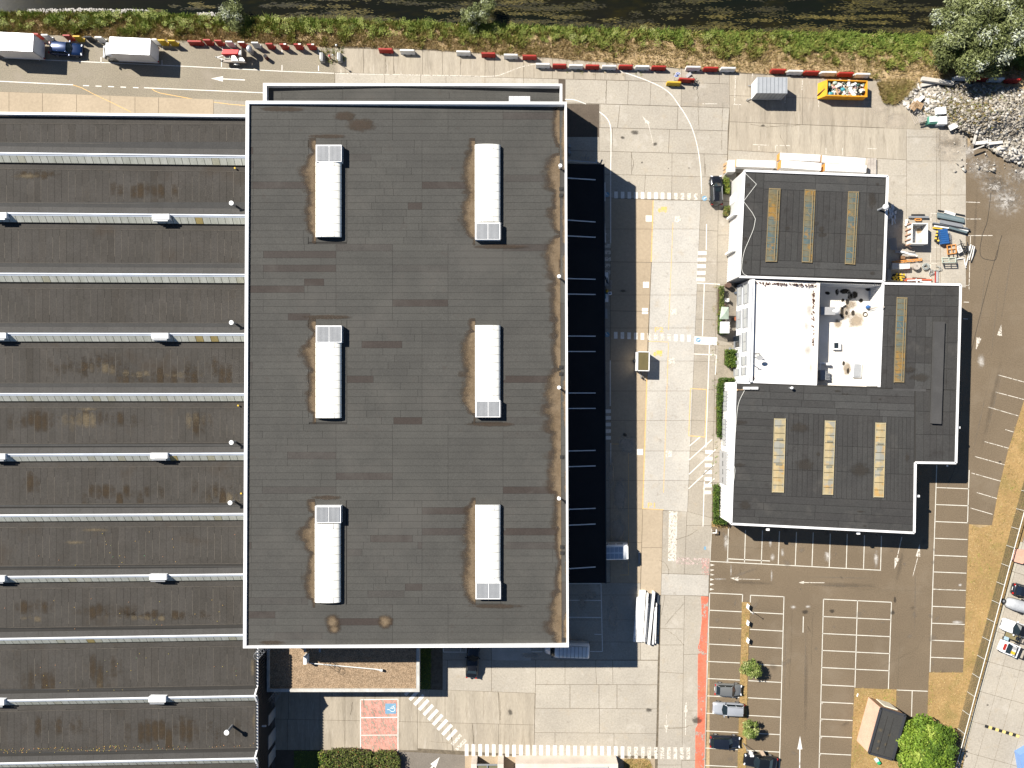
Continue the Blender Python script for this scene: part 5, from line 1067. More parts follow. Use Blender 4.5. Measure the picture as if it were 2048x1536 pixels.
# low walls at the south edge
sw=thing('low_wall','pale low walls and glazed porch at the bottom edge below the long crossing','wall',P(1100,1545,0))
WALLP=mat('pale_render',(.62,.54,.46),None,.85,.5,.08)
for a in ((942,1528,953.5,1700),(995,1528,1007,1700),(1031,1527.5,1236,1700)): MB().prism([P(x,y,2.4) for x,y in ((a[0],a[1]),(a[2],a[1]),(a[2],a[3]),(a[0],a[3]))][::-1],0).build('wall_block',WALLP,sw)
for i in range(2): MB().prism([P(x,y,2.2) for x,y in ((955+20.5*i,1531),(974+20.5*i,1531),(974+20.5*i,1600),(955+20.5*i,1600))][::-1],2.12,bottom=True).build('glass_pane',plain('porch_glass',(.16,.15,.09),.12),sw)
m=MB(); m.bar(P(953,1529.5,2.3),P(996,1529.5,2.3),.18,.14); m.bar(P(974.7,1530,2.3),P(974.7,1600,2.3),.14,.12); m.build('porch_frame',GREYM,sw)
m=MB(); m.prism([P(x,y,2.5) for x,y in ((1135,1535.0),(1217,1533.5),(1217,1600),(1135,1600))][::-1],2.42); m.build('rooflight',BLIND,sw)
# ---------------------------------------------------------------- vehicles
def paint(name,c,rough=.25,metal=.3):
    m=plain(name,c,rough,metal,.02,.6); m.node_tree.nodes['Principled BSDF'].inputs['Coat Weight'].default_value=.6 if 'Principled BSDF' in m.node_tree.nodes else 0; return m
RIM=plain('alloy_rim',(.45,.46,.47),.35,.6); HEADL=plain('lamp_glass',(.70,.72,.74),.1); TAILL=plain('tail_lamp',(.42,.015,.012),.25); CGL=plain('car_glass',(.012,.018,.020),.06,0,0,.8); PLAS=plain('black_plastic',(.02,.02,.021),.6); PLATE=plain('number_plate',(.70,.70,.66),.5)
def wheel(root,x,y,r=.32,wd=.21):
    s=1 if y>0 else -1
    m=MB(); m.tube((x,y-wd/2,r),(x,y+wd/2,r),r,18); t=m.build('wheel',BLACK,root,local=True)
    m=MB(); m.tube((x,y+s*(wd/2-.02),r),(x,y+s*(wd/2+.015),r),r*.64,14); 
    m.build('rim',RIM,t,local=True)
def car(label,color,pos,heading,L=4.3,W=1.78,Hh=1.46,kind='hatch',group=None,sunroof=False,cat='car',bonnet=None,roofm=None,open_boot=False,rails=False):
    root=thing('car',label,cat,(pos.x,pos.y,0),heading,group); h=W/2
    est=kind in('estate','suv')
    # lower body: x fraction, half width, top z
    st=[(.5,.74,.50,.26),(.485,.86,.64,.22),(.44,.95,.74,.2),(.34,1,.83,.2),(.20,1,.93,.2),(0,1,.96,.2),(-.25,1,.98,.2),(-.40,.98,.99,.2),(-.47,.93,.96,.22),(-.5,.80,.70,.28)]
    if kind=='sedan': st[7]=(-.40,.98,.98,.2); st[8]=(-.475,.92,.95,.22)
    secs=[]
    for fx,wf,zt,zb_ in st:
        x=fx*L; ww=h*wf; zt=zt*Hh/1.46; c=.03
        secs.append([(x,-ww*.90,zb_),(x,-ww,.42),(x,-ww*.985,zt*.80),(x,-ww*.90,zt*.985),(x,-ww*.5,zt+c),(x,0,zt+c*1.4),(x,ww*.5,zt+c),(x,ww*.90,zt*.985),(x,ww*.985,zt*.80),(x,ww,.42),(x,ww*.90,zb_)])
    m=MB(); m.loft(secs); m.build('body',color,root,True,local=True)
    if bonnet:
        m=MB(); bs=[]
        for fx,wf,zt,_ in st[1:5]: 
            x=fx*L; ww=h*wf*.86; z=zt*Hh/1.46+.018; bs.append([(x,-ww,z),(x,-ww*.5,z+.03),(x,0,z+.045),(x,ww*.5,z+.03),(x,ww,z)])
        m.loft(bs,closed=False,cap=False); m.build('bonnet',bonnet,root,True,local=True)
    zb_=.97*Hh/1.46; wb=h*.90; wt=h*.70
    xf,xrf=.19*L,.06*L
    xrr,xr=(-.40*L,-.475*L) if est else ((-.20*L,-.36*L) if kind=='sedan' else (-.33*L,-.465*L))
    zt=Hh-.03
    B=[(xf,-wb,zb_),(xf,wb,zb_),(xr,wb*.95,zb_),(xr,-wb*.95,zb_)]; T=[(xrf,-wt,zt),(xrf,wt,zt),(xrr,wt*.96,zt),(xrr,-wt*.96,zt)]
    def q(n_,*vs): MB().quad(*vs).build(n_,CGL,root,local=True)
    bow=.10*L*.35
    m=MB(); m.add([B[0],(xf+.22,0,zb_+.02),B[1],T[1],(xrf+.10,0,zt+.03),T[0]],[(0,1,4,5),(1,2,3,4)]); m.build('windscreen',CGL,root,local=True)
    if not open_boot: q('rear_window',B[2],B[3],T[3],T[2])
    q('side_window',B[0],T[0],T[3],B[3]); q('side_window',B[1],B[2],T[2],T[1])
    rm=roofm or color; m=MB(); rs=[]
    for f,ww in ((0,.98),(.15,1.03),(.6,1.03),(1,.98)):
        x=xrf+.12+(xrr-.10-xrf-.12)*f; e=.0 if 0<f<1 else -.03; a=wt*ww+.04
        rs.append([(x,-a,zt-.03+e),(x,-a*.8,zt+.03+e),(x,0,zt+.07+e),(x,a*.8,zt+.03+e),(x,a,zt-.03+e)])
    m.loft(rs,closed=False,cap=False)
    for a,b in ((B[0],T[0]),(B[1],T[1]),(B[2],T[2]),(B[3],T[3])): m.bar(a,b,.09,.07)
    xm=(xrf+xrr)/2-.1
    for s in (-1,1): m.bar((xm,s*wb*.985,zb_),(xm-.02,s*(wt+.02),zt),.10,.05)
    m.build('roof',rm,root,True,local=True)
    if sunroof: MB().box(xrf-.42,0,zt+.085,.55,wt*1.3,.02).build('sunroof',CGL,root,local=True)
    if rails:
        for s in (-1,1): MB().bar((xrf-.1,s*wt*.97,zt+.09),(xrr+.1,s*wt*.95,zt+.09),.05,.06).build('roof_rail',RIM,root,local=True)
    for s in (-1,1):
        for fx in (.31,-.30): wheel(root,fx*L,s*(h-.10))
        MB().box(.475*L,s*h*.68,.66*Hh/1.46,.16,.34,.12,-s*.35).build('headlight',HEADL,root,local=True)
        MB().box(-.487*L,s*h*.74,.84*Hh/1.46,.14,.26,.20,s*.3).build('tail_light',TAILL,root,local=True)
        MB().box(xf-.18,s*(h+.07),zb_+.04,.14,.22,.14).build('wing_mirror',color if color!=BLACK else PLAS,root,local=True)
    MB().box(.497*L,0,.45,.05,W*.5,.14).build('grille',PLAS,root,local=True); MB().box(-.502*L,0,.62,.03,.5,.11).build('number_plate',PLATE,root,local=True)
    m=MB(); m.bar((xf+.14,-.5,zb_+.03),(xf-.10,-.1,zb_+.16),.03,.02); m.bar((xf+.14,.15,zb_+.03),(xf-.10,.6,zb_+.16),.03,.02); m.build('wiper',PLAS,root,local=True)
    if open_boot:
        m=MB(); m.loft([[(xrr,-wt,zt+.05),(xrr,wt,zt+.05),(xrr,wt,zt+.0),(xrr,-wt,zt+.0)],[(xrr-.95,-wt,zt+.35),(xrr-.95,wt,zt+.35),(xrr-.95,wt,zt+.29),(xrr-.95,-wt,zt+.29)]]); m.build('tailgate',color,root,local=True)
        MB().box(xr+.5,0,.98,.9,wb*1.7,.04).build('boot_floor',PLAS,root,local=True)
    return root
def PG(x,y,z=.7):
    p=P(x,y,z); p.z=0; return p
rad=math.radians
NAVY=paint('navy_paint',(.008,.028,.095)); BLK=paint('black_paint',(.012,.013,.016)); GRYP=paint('mid_grey_paint',(.20,.205,.20)); SLV=paint('silver_paint',(.42,.44,.47)); DNAVY=paint('ink_blue_paint',(.015,.020,.032)); CWH=paint('white_car_paint',(.75,.76,.77),.3,0)
car('glossy navy blue hatchback parked between two white box trucks',NAVY,PG(132,98),rad(-3.5),4.75,1.85,1.50,'hatch')
car('black sport utility car with sunroof parked beside the workshop front',BLK,PG(1432.5,380.5),rad(91),4.3,1.84,1.58,'suv',sunroof=True,rails=True)
car('black coupe reversed half under the lower edge of the big hall roof',BLK,PG(945,1324),rad(86),4.6,1.82,1.42,'sedan')
car('small grey hatchback in the car park bay below the small round tree',GRYP,PG(1456.5,1379.5),rad(-3),3.95,1.72,1.47,'hatch')
car('silver estate car parked between the grey hatchback and dark blue car',SLV,PG(1457,1418),rad(177),4.55,1.80,1.48,'estate',rails=True)
car('dark inky blue hatchback in the bay just below the silver estate',DNAVY,PG(1450,1484),rad(-2.5),4.4,1.80,1.48,'estate')
car('shiny black car at the bottom edge with bundles beside its doors',BLK,PG(1521,1523),rad(173),4.8,1.85,1.50,'sedan')
car('dark car with raised tailgate in the forecourt beyond the fence',DNAVY,PG(2055,1184),rad(166.5+180),4.4,1.75,1.45,'hatch',open_boot=True)
car('white bonneted off road wagon with black roof in the forecourt',CWH,PG(2036,1258),rad(160.5),4.9,1.85,1.80,'suv',roofm=BLK,bonnet=CWH)
def boxtruck(label,pos,heading,L,W,Hb,cab=True):
    root=thing('box_truck',label,'truck',(pos.x,pos.y,0),heading,'white box trucks parked by the river bank'); BX=plain('truck_box_white',(.80,.80,.80),.45) if 'truck_box_white' not in MATS else MATS['truck_box_white']
    z0=.55; fl=L*.5 if not cab else L*.5-2.25
    m=MB(); m.box((-L/2+fl)/2,0,(z0+Hb)/2,L/2+fl,W,Hb-z0); m.build('cargo_box',BX,root,local=True)
    m=MB(); xa,xb=-L/2,fl
    for s in (-1,1):
        m.box((xa+xb)/2,s*(W/2),Hb-.02,xb-xa+.04,.10,.10); m.box((xa+xb)/2,s*(W/2),z0+.03,xb-xa+.04,.10,.12)
        m.box(xa,s*(W/2-.02),(z0+Hb)/2,.10,.10,Hb-z0)
    m.box(xa,0,Hb-.02,.10,W,.10); m.box(xb-.03,0,Hb-.02,.1,W,.10); m.build('edge_trim',plain('alu_trim',(.62,.63,.65),.4,.3) if 'alu_trim' not in MATS else MATS['alu_trim'],root,local=True)
    MB().box(-L/2-.02,0,(z0+Hb)/2,.04,W-.3,Hb-z0-.3).build('rear_door',BX,root,local=True)
    for s in (-1,1):
        MB().box(-L/2-.03,s*(W/2-.15),z0+.12,.06,.18,.30).build('tail_light',TAILL,root,local=True)
        for x in (-L*.26,L*.5-.95): wheel(root,x,s*(W/2-.28),.36,.24)
        MB().box(-L*.05,s*(W/2-.12),.40,1.6,.06,.22).build('side_guard',GREYM,root,local=True)
    MB().box(-.6,0,.45,L*.8,.9,.2).build('chassis',PLAS,root,local=True)
    xs=fl+1.15
    secs=[]
    for x,zt,hw in ((fl-.05,2.10,.98),(xs+.05,2.02,.97),(xs+.55,1.30,.95),(xs+.95,1.02,.90),(xs+1.10,.70,.78)):
        secs.append([(x,-hw,.35),(x,-hw,zt*.72),(x,-hw*.86,zt),(x,0,zt+.05),(x,hw*.86,zt),(x,hw,zt*.72),(x,hw,.35)])
    m=MB(); m.loft(secs); m.build('cab',CWH,root,True,local=True)
    m=MB(); m.add([(xs+.12,-.80,1.97),(xs+.14,.80,1.97),(xs+.54,.82,1.36),(xs+.60,0,1.38),(xs+.54,-.82,1.36)],[(0,1,2,3,4)]); m.v=[(x+.03,y,z+.05) for x,y,z in m.v]; m.build('windscreen',CGL,root,local=True)
    for s in (-1,1):
        m=MB(); m.quad((xs-.25,s*.99,1.85),(xs+.10,s*.99,1.85),(xs+.42,s*.985,1.25),(xs-.25,s*.99,1.25)); m.build('side_window',CGL,root,local=True)
        MB().box(xs+.30,s*1.16,1.5,.12,.26,.36).build('wing_mirror',PLAS,root,local=True); MB().box(xs+.98,s*.68,.80,.16,.30,.18,-s*.4).build('headlight',HEADL,root,local=True)
    return root
boxtruck('white box truck with rounded cab parked right of the navy hatchback',P(256,102,1.5)*1+Vector((0,0,-1.5)),rad(177.3),8.0,2.25,3.15)
boxtruck('white box truck cut off by the left edge of the picture',P(26,94,1.5)+Vector((0,0,-1.5)),rad(177.3),8.0,2.45,3.2)
# light van with roof bars and a coach half under the canopy
t=thing('delivery_van','white van with roof bars half under the lower right corner of the big hall','van',PG(1133,1297,1),rad(178)); 
secs=[]
for x,zt,hw in ((-3.2,2.25,.96),(-3.0,2.42,.99),(1.35,2.42,.99),(1.75,2.30,.97),(2.35,1.45,.95),(2.95,1.10,.88),(3.15,.7,.75)): secs.append([(x,-hw,.3),(x,-hw,zt*.7),(x,-hw*.86,zt),(x,0,zt+.04),(x,hw*.86,zt),(x,hw,zt*.7),(x,hw,.3)])
m=MB(); m.loft(secs); m.build('body',CWH,t,True,local=True); m=MB(); m.add([(1.80,-.78,2.30),(1.80,.78,2.30),(2.36,.84,1.52),(2.40,0,1.54),(2.36,-.84,1.52)],[(0,1,2,3,4)]); m.build('windscreen',CGL,t,local=True)
for i in range(8): MB().bar((-2.7+i*.55,-.9,2.60),(-2.7+i*.55,.9,2.60),.07,.05).build('roof_bar',GREYM,t,local=True)
for s in (-1,1): MB().bar((-3.0,s*.9,2.55),(1.3,s*.9,2.55),.06,.06).build('roof_rail',GREYM,t,local=True); [wheel(t,x,s*.86,.34,.22) for x in (-1.9,2.05)]; MB().box(2.1,s*1.12,1.5,.12,.24,.3).build('wing_mirror',PLAS,t,local=True)
t=thing('minibus','pale panel roofed minibus poking out from under the black canopy','bus',PG(1225,1101,1.2),rad(1))
m=MB(); secs=[]
for x,zt,hw in ((-3.4,2.6,1.05),(-3.2,2.75,1.1),(1.75,2.75,1.1),(2.1,2.35,1.08),(2.25,1.0,1.02)): secs.append([(x,-hw,.35),(x,-hw*1.02,zt*.6),(x,-hw*.9,zt),(x,0,zt+.05),(x,hw*.9,zt),(x,hw*1.02,zt*.6),(x,hw,.35)])
m.loft(secs); m.build('body',CWH,t,True,local=True)
for i in range(7):
    for s in (-1,1): MB().box(-2.75+i*.62,s*.47,2.80,.54,.74,.05).build('roof_panel',plain('van_roof_panel',(.42,.46,.52),.5) if 'van_roof_panel' not in MATS else MATS['van_roof_panel'],t,local=True)
MB().box(1.85,0,2.68,.38,1.8,.06).build('roof_cap',WHITE,t,local=True)
for s in (-1,1):
    for i in range(4): MB().box(-2.2+i*1.05,s*1.10,1.75,.9,.03,.6).build('side_window',CGL,t,local=True)
    for x in (-1.9,1.5): wheel(t,x,s*.95,.36,.24)
    MB().box(2.22,s*.8,1.1,.08,.22,.4).build('tail_light',TAILL,t,local=True)
# covered boat-like trailer, buggies and orange pallet load behind the fence
t=thing('covered_trailer','grey tarpaulin covered trailer with a jockey wheel beyond the fence','trailer',PG(2040,1212,.6),rad(-17)); TARP=mat('grey_tarpaulin',(.40,.41,.42),(.32,.33,.34),.55,1.2,.1,4,bump=.5,bscale=4)
secs=[]
for x,zt,hw in ((-2.2,.85,.45),(-2.0,1.15,.72),(-1.2,1.30,.86),(0,1.38,.88),(2.4,1.35,.86)): secs.append([(x,-hw,.5),(x,-hw*.9,zt*.8),(x,-hw*.4,zt),(x,hw*.4,zt),(x,hw*.9,zt*.8),(x,hw,.5)])
m=MB(); m.loft(secs); m.build('tarpaulin',TARP,t,True,local=True); m=MB(); m.bar((-2.9,0,.5),(-1.8,0,.5),.10,.10); m.build('drawbar',GREYM,t,local=True); m=MB(); m.tube((-2.65,0,.62),(-2.65,0,.84),.36,18); w_=m.build('spare_wheel',BLACK,t,local=True); MB().tube((-2.65,0,.83),(-2.65,0,.86),.16,12).build('rim',GREYM,w_,local=True)
for s in (-1,1): wheel(t,.5,s*.95)
t=thing('scrap_buggy','stripped olive buggy frame between the off road wagon and fence','buggy',PG(2026,1273,.4),rad(160)); OLV=plain('olive_paint',(.20,.17,.09),.7)
m=MB(); m.box(.5,0,.55,1.5,.85,.25); m.box(-.35,0,.7,.7,.8,.35); m.build('body',OLV,t,local=True); m=MB()
for a,b in (((-1.6,-.5,.6),(1.4,-.5,.6)),((-1.6,.5,.6),(1.4,.5,.6)),((-1.6,-.5,.6),(-1.6,.5,.6)),((-1.1,-.5,.6),(-1.1,.5,.6)),((1.4,-.5,.6),(1.4,.5,.6)),((-.2,-.5,1.1),(-.2,.5,1.1)),((-.2,-.5,.6),(-.2,-.5,1.1)),((-.2,.5,.6),(-.2,.5,1.1))): m.tube(a,b,.05,6)
m.build('frame',BLACK,t,local=True)
for s in (-1,1): wheel(t,1.0,s*.62,.28,.24); wheel(t,-1.0,s*.62,.28,.24)
MB().box(-.35,0,.92,.5,.5,.08).build('seat',DNAVY,t,local=True); MB().box(1.2,.55,.9,.55,.5,.25).build('bucket',plain('pale_blue_plastic',(.36,.48,.55),.4),t,local=True)
t=thing('rally_buggy','white and red open buggy with a long black rear frame in the forecourt','buggy',PG(2019,1297,.5),rad(158))
m=MB(); secs=[[(x,-hw,.3),(x,-hw,zt),(x,0,zt+.08),(x,hw,zt),(x,hw,.3)] for x,zt,hw in ((1.6,.55,.75),(1.2,.80,.85),(.2,.95,.88),(-.5,.9,.85))]; m.loft(secs); m.build('body',CWH,t,local=True)
MB().box(1.05,0,.93,.42,.95,.05).build('bonnet',RED,t,local=True); MB().quad((.75,-.75,.95),(.75,.75,.95),(.35,.62,1.35),(.35,-.62,1.35)).build('windscreen',CGL,t,local=True)
for y in (-.35,.35): MB().box(-.25,y,1.05,.5,.4,.25).build('seat',YEL if y>0 else GREYP,t,local=True)
MB().box(-.75,0,1.0,.35,1.75,.35).build('rear_wing',CWH,t,local=True); m=MB()
for a,b in (((-.8,-.7,.7),(-2.4,-.7,.7)),((-.8,.7,.7),(-2.4,.7,.7)),((-2.4,-.7,.7),(-2.4,.7,.7)),((-1.5,-.7,.7),(-1.5,.7,.7)),((-2.2,-.7,.7),(-2.2,.7,.7)),((-.4,-.7,1.4),(-.4,.7,1.4)),((-.4,-.7,.9),(-.4,-.7,1.4)),((-.4,.7,.9),(-.4,.7,1.4))): m.bar(a,b,.09,.09)
m.build('frame',PLAS,t,local=True)
for s in (-1,1): wheel(t,1.0,s*.85,.3,.22); wheel(t,-.9,s*.85,.3,.22)
t=thing('salmon_trailer','flat salmon pink cart deck beside the fence at the right edge','cart',PG(2040,1112,.5),rad(-14)); SALM=mat('faded_salmon_paint',(.62,.34,.24),(.54,.30,.22),.8,1.2,.12,4)
m=MB(); m.prism([Vector(v) for v in ((-1.0,-.75,.62),(-.7,-1.0,.62),(.6,-1.05,.62),(.75,-.8,.62),(1.6,-.8,.62),(1.6,.9,.62),(.6,.85,.62),(.3,1.0,.62),(-.9,.85,.62))],.42); m.build('deck',SALM,t,local=True)
for x in (-.8,.9):
    for s in (-1,1): wheel(t,x,s*.85,.22,.2)
# small box trailer in the yard
t=thing('box_trailer','small white sided trailer with an olive roof alone in the yard','trailer',PG(1284.5,723,1.1),rad(-91))
m=MB(); m.box(0,0,1.15,2.75,1.75,1.7); m.build('body',WHITE,t,local=True); MB().box(0,0,2.02,2.55,1.45,.06).build('roof',mat('olive_roof_sheet',(.125,.10,.040),None,.6,.8,.08,5),t,local=True)
m=MB()
for s in (-1,1): m.box(0,s*.83,2.03,2.78,.10,.10)
for x in (-1.36,1.36): m.box(x,0,2.03,.10,1.75,.10)
m.build('roof_frame',WHITE,t,local=True); m=MB(); m.bar((1.35,-.35,.45),(2.45,0,.45),.09,.09); m.bar((1.35,.35,.45),(2.45,0,.45),.09,.09); m.build('drawbar',GREYM,t,local=True); m=MB(); m.tube((2.35,.1,.05),(2.35,.1,.8),.06,8); m.tube((2.3,.02,.15),(2.3,.18,.15),.14,10); m.build('jockey_wheel',BLACK,t,local=True)
for s in (-1,1): wheel(t,-.1,s*.97,.30,.2)
# grey site container
t=thing('site_container','pale grey ribbed container with white left end on the upper yard','container',PG(1537,179,1.1),rad(-.7)); m=MB(); m.box(0,0,1.38,4.35,2.30,2.45); m.build('body',plain('container_grey',(.34,.355,.37),.5),t,local=True); m=MB()
for i in range(8):
    x=-2.0+i*.56; m.bar((x,-1.16,2.63),(x,1.16,2.63),.10,.06); m.bar((x,-1.17,.3),(x,-1.17,2.5),.10,.05)
m.build('rib',plain('container_rib',(.29,.305,.32),.5),t,local=True); MB().box(-2.19,0,1.38,.05,2.2,2.3).build('door',WHITE,t,local=True)
m=MB(); m.bar((-2.2,-.9,.2),(-2.9,-1.25,.2),.08,.08); m.bar((-2.2,.9,.2),(-2.7,.9,.2),.08,.08); m.tube((-2.85,-1.22,0),(-2.85,-1.22,.6),.05,6); m.build('leg',GREYM,t,local=True)
for x in (-1.9,1.9): MB().box(x,0,.08,.3,2.2,.16).build('skid',PLAS,t,local=True)
# orange waste skip with lettering
t=thing('waste_skip','orange roll off skip filled with mixed rubbish and bags','skip',PG(1687,182,.0)+Vector((0,0,0)),rad(-1.6))
cx0=P(1687,182,0); skz=1.55
def sp(x,y,z): # pixel point -> local of the skip
    v=P(x,y,z)-Vector((cx0.x,cx0.y,0)); c,s=math.cos(rad(1.6)),math.sin(rad(1.6)); return Vector((v.x*c-v.y*s,v.x*s+v.y*c,v.z))
TL,TR,BR_,BL_=[sp(x,y,skz) for x,y in ((1654,159),(1735.5,159.5),(1735,191),(1653,191))]
x0,x1,y0,y1=TL.x,TR.x,BL_.y,TL.y
m=MB(); th=.12
for a,b,c,d in ((x0,x1,y0,y0+th),(x0,x1,y1-th,y1)): m.prism([Vector((a,c,skz)),Vector((b,c,skz)),Vector((b,d,skz)),Vector((a,d,skz))],.15)
m.prism([Vector((x1-.16,y0+th,skz)),Vector((x1,y0+th,skz)),Vector((x1,y1-th,skz)),Vector((x1-.16,y1-th,skz))],.15); m.box((x0+x1)/2,(y0+y1)/2,.2,x1-x0,y1-y0-.02,.1); 
m.add([(x0+.02,y0+.002,skz),(x0+.02,y1-.002,skz),(x0-.75,y1-.002,.15),(x0-.75,y0+.002,.15),(x0+.10,y0,skz),(x0+.10,y1,skz),(x0+.02,y0,.15),(x0+.02,y1,.15)],[(0,1,2,3),(0,4,5,1),(0,3,6),(1,7,2)]); m.build('body',ORANGE,t,local=True)
m=MB()
for i in range(6): m.bar((x0+.55+i*.88,y0-.02,.18),(x0+.55+i*.88,y0-.02,skz-.1),.07,.05)
m.bar((x0,y0-.01,skz),(x1,y0-.01,skz),.12,.10); m.build('side_rib',ORANGE,t,local=True)
m=MB(); m.bar((x0-.80,y0+.55,.5),(x0-.15,y0+1.1,1.25),.10,.12); m.bar((x0-.80,y0+.5,.2),(x0-.4,y0+.9,.9),.10,.10); m.build('lift_hook',DARKM,t,local=True)
for i,ch in enumerate('MAES'):
    Mx=Matrix.Translation(Vector((x0+1.15+i*.98,y0-.055,1.05)))@Matrix.Rotation(math.radians(90),4,'X')@Matrix.Diagonal((.62,.62,1,1)); text(ch,None,1,PLAS,t,0,name='letter',M=Mx)
WST=mat('mixed_waste',(.4,.4,.4),None,.8,1,.2,4,tone=[(0,(.72,.72,.70)),(.35,(.70,.66,.58)),(.5,(.04,.22,.26)),(.6,(.5,.32,.16)),(.7,(.03,.03,.035)),(.85,(.55,.30,.28)),(1,(.30,.42,.33))])
m=MB()
for i in range(240):
    x=R.uniform(x0+.2,x1-.3); y=R.uniform(y0+.25,y1-.25); z=skz-.75+R.uniform(0,.35)+.25*(1-abs((x-(x0+x1)/2)/2.6)); s=R.uniform(.08,.30); m.box(x,y,z,s*R.uniform(.6,2.2),s,R.uniform(.04,.2),R.random()*3.1,R.choice([.01,.05,.1,.3,.35,.55,.6,.85,1,.7]))
    if i%3==0:
        n=len(m.v); ax=R.uniform(-.5,.5); 
        for k_ in range(n-8,n): v=m.v[k_]; m.v[k_]=(v[0],v[1],v[2]+(v[0]-x)*ax)
tag(m.build('rubble_waste',WST,t,local=True),kind='stuff')
tag(MB().box((x0+x1)/2-.1,(y0+y1)/2,skz-.8,x1-x0-.4,y1-y0-.3,.2).build('rubbish_bed',PLAS,t,local=True))
SKB=P(1687,182,0)
def inskip(fx,fy,z): 
    lx=lerp(x0,x1,fx); ly=lerp(y1,y0,fy); c,s=math.cos(rad(-1.6)),math.sin(rad(-1.6)); return Vector((cx0.x+lx*c-ly*s,cx0.y+lx*s+ly*c,z))
for fx,fy,r,mt,lab in ((.10,.42,.27,PLAS,'black bag nearest the sloped end of the skip'),(.12,.85,.36,TEAL,'teal bag in the lower left corner of the skip'),(.42,.55,.36,TEAL,'teal bag in the middle of the skip'),(.34,.08,.22,PLAS,'black bag on the upper rim of the skip'),(.22,.15,.36,plain('pale_green_bag',(.36,.43,.34),.5),'pale green bag in the upper left of the skip'),(.82,.82,.28,PLAS,'black bag at the lower right of the skip'),(.93,.65,.24,PLAS,'black bag by the right wall of the skip'),(.36,.78,.24,PLAS,'black bag below the middle teal bag in the skip'),(.80,.22,.26,plain('dark_green_bag',(.03,.08,.07),.4),'dark green bag at the upper right of the skip')):
    m=MB(); m.sphere(tuple(inskip(fx,fy,skz-.30)),r,r*.85,r*.75,10,7,0,.12); simple(m,'rubbish_bag',mt,lab,'bag','rubbish bags in the orange skip')
for (a,b,w_,lab,mt) in (((.55,-.05),(.55,.35),.35,'white board sticking out over the upper rim of the skip',WHITE),((.58,.55),(.70,.95),.45,'white slab lying diagonal in the skip',WHITE),((.24,.50),(.30,.95),.25,'brown card strip left of the middle teal bag in the skip',WOOD),((.62,.30),(.74,.12),.30,'white plank pointing to the upper right in the skip',WHITE),((.22,.42),(.38,.22),.4,'cream panel between the bags in the skip',plain('cream_panel',(.7,.62,.52),.7))):
    m=MB(); m.bar(inskip(*a,skz-.12),inskip(*b,skz-.22),w_,.05); simple(m,'scrap_board',mt,lab,'board','boards thrown in the orange skip')
# trailer with red cover and panels
t=thing('utility_trailer','open utility trailer with red crate and white panels by the river bank','trailer',PG(472,117,.3),rad(-1.5))
m=MB(); m.box(0,0,.62,3.3,1.55,.10); m.build('bed',OLDW,t,local=True); m=MB()
for y in (-.78,.78): m.box(0,y,.78,3.3,.05,.30)
m.build('side_board',OLDW,t,local=True); m=MB()
for a,b in (((-1.65,-.3,.55),(-2.8,0,.5)),((-1.65,.3,.55),(-2.8,0,.5))): m.bar(a,b,.07,.07)
m.tube((-2.8,0,.4),(-2.8,0,.7),.06,6); m.build('drawbar',GREYM,t,local=True); m=MB(); m.box(-1.1,-.25,.85,.9,.06,.06); m.box(-1.1,.25,.85,.9,.06,.06); m.box(-1.5,0,.85,.06,.6,.06); m.box(-.7,0,.85,.06,.6,.06); m.build('rack',plain('pale_green_steel',(.4,.44,.36),.5),t,local=True)
for s in (-1,1):
    wheel(t,.1,s*.92,.28,.18); m=MB(); secs=[[(.1-.42*math.cos(a),s*.80,.30+.36*math.sin(a)),(.1-.42*math.cos(a),s*1.06,.30+.36*math.sin(a))] for a in [math.pi*i/8 for i in range(9)]]; m.loft(secs,closed=False,cap=False); m.build('mudguard',plain('grey_mudguard',(.5,.5,.48),.4) if 'grey_mudguard' not in MATS else MATS['grey_mudguard'],t,local=True)
TB=PG(472,117,.3)
def onT(x,y,z): return Vector((TB.x+x,TB.y+y,z))
m=MB(); m.prism([onT(x,y,1.25) for x,y in ((-1.75,.25),(.55,.25),(.75,.85),(-1.5,.92))],.68); simple(m,'red_crate',plain('bright_red_lid',(.70,.015,.015),.4),'long bright red lidded crate on the utility trailer','crate')
m=MB(); m.box(*onT(1.05,.5,.9),.75,.6,.5); m.box(*onT(1.05,.5,1.18),.5,.4,.06); simple(m,'grey_toolbox',plain('pale_grey_box',(.55,.58,.60),.5),'pale grey toolbox right of the red crate on the trailer','toolbox')
m=MB(); m.prism([onT(x,y,1.02) for x,y in ((-.45,-.62),(.55,-.70),(.50,-.45),(.1,.15),(-.35,.2))],.72); simple(m,'folded_board',WHITE,'white folded panel in the middle of the utility trailer','panel')
m=MB(); m.prism([onT(x,y,1.05) for x,y in ((.75,-.65),(1.5,-.75),(1.62,-.5),(1.35,-.2),(.8,-.2))],.72); simple(m,'white_sack',WHITE,'rounded white sack at the rear of the utility trailer','sack')
m=MB(); b_=onT(1.55,0,0); m.add([onT(1.42,.95,2.0),onT(1.47,-.45,2.0),onT(1.66,-.75,.7),onT(1.66,.75,.7)],[(0,1,2,3)]); m.add([onT(1.45,.95,2.0),onT(1.50,-.45,2.0),onT(1.70,-.75,.7),onT(1.70,.75,.7)],[(3,2,1,0),]); m.bar(onT(1.43,.95,2.0),onT(1.48,-.45,2.0),.10,.10); simple(m,'tail_ramp',plain('ramp_brown',(.10,.075,.055),.7),'brown upright ramp standing at the trailer tail','ramp')
m=MB(); p=PG(500,100,.9); m.sphere((p.x,p.y,1.2),.42,.55,.45,12,8); m.box(p.x,p.y,.5,.5,.6,1.0); simple(m,'wrapped_drum',plain('silver_wrap',(.45,.46,.48),.35,.3),'silvery wrapped drum standing behind the utility trailer','drum',smooth=False)
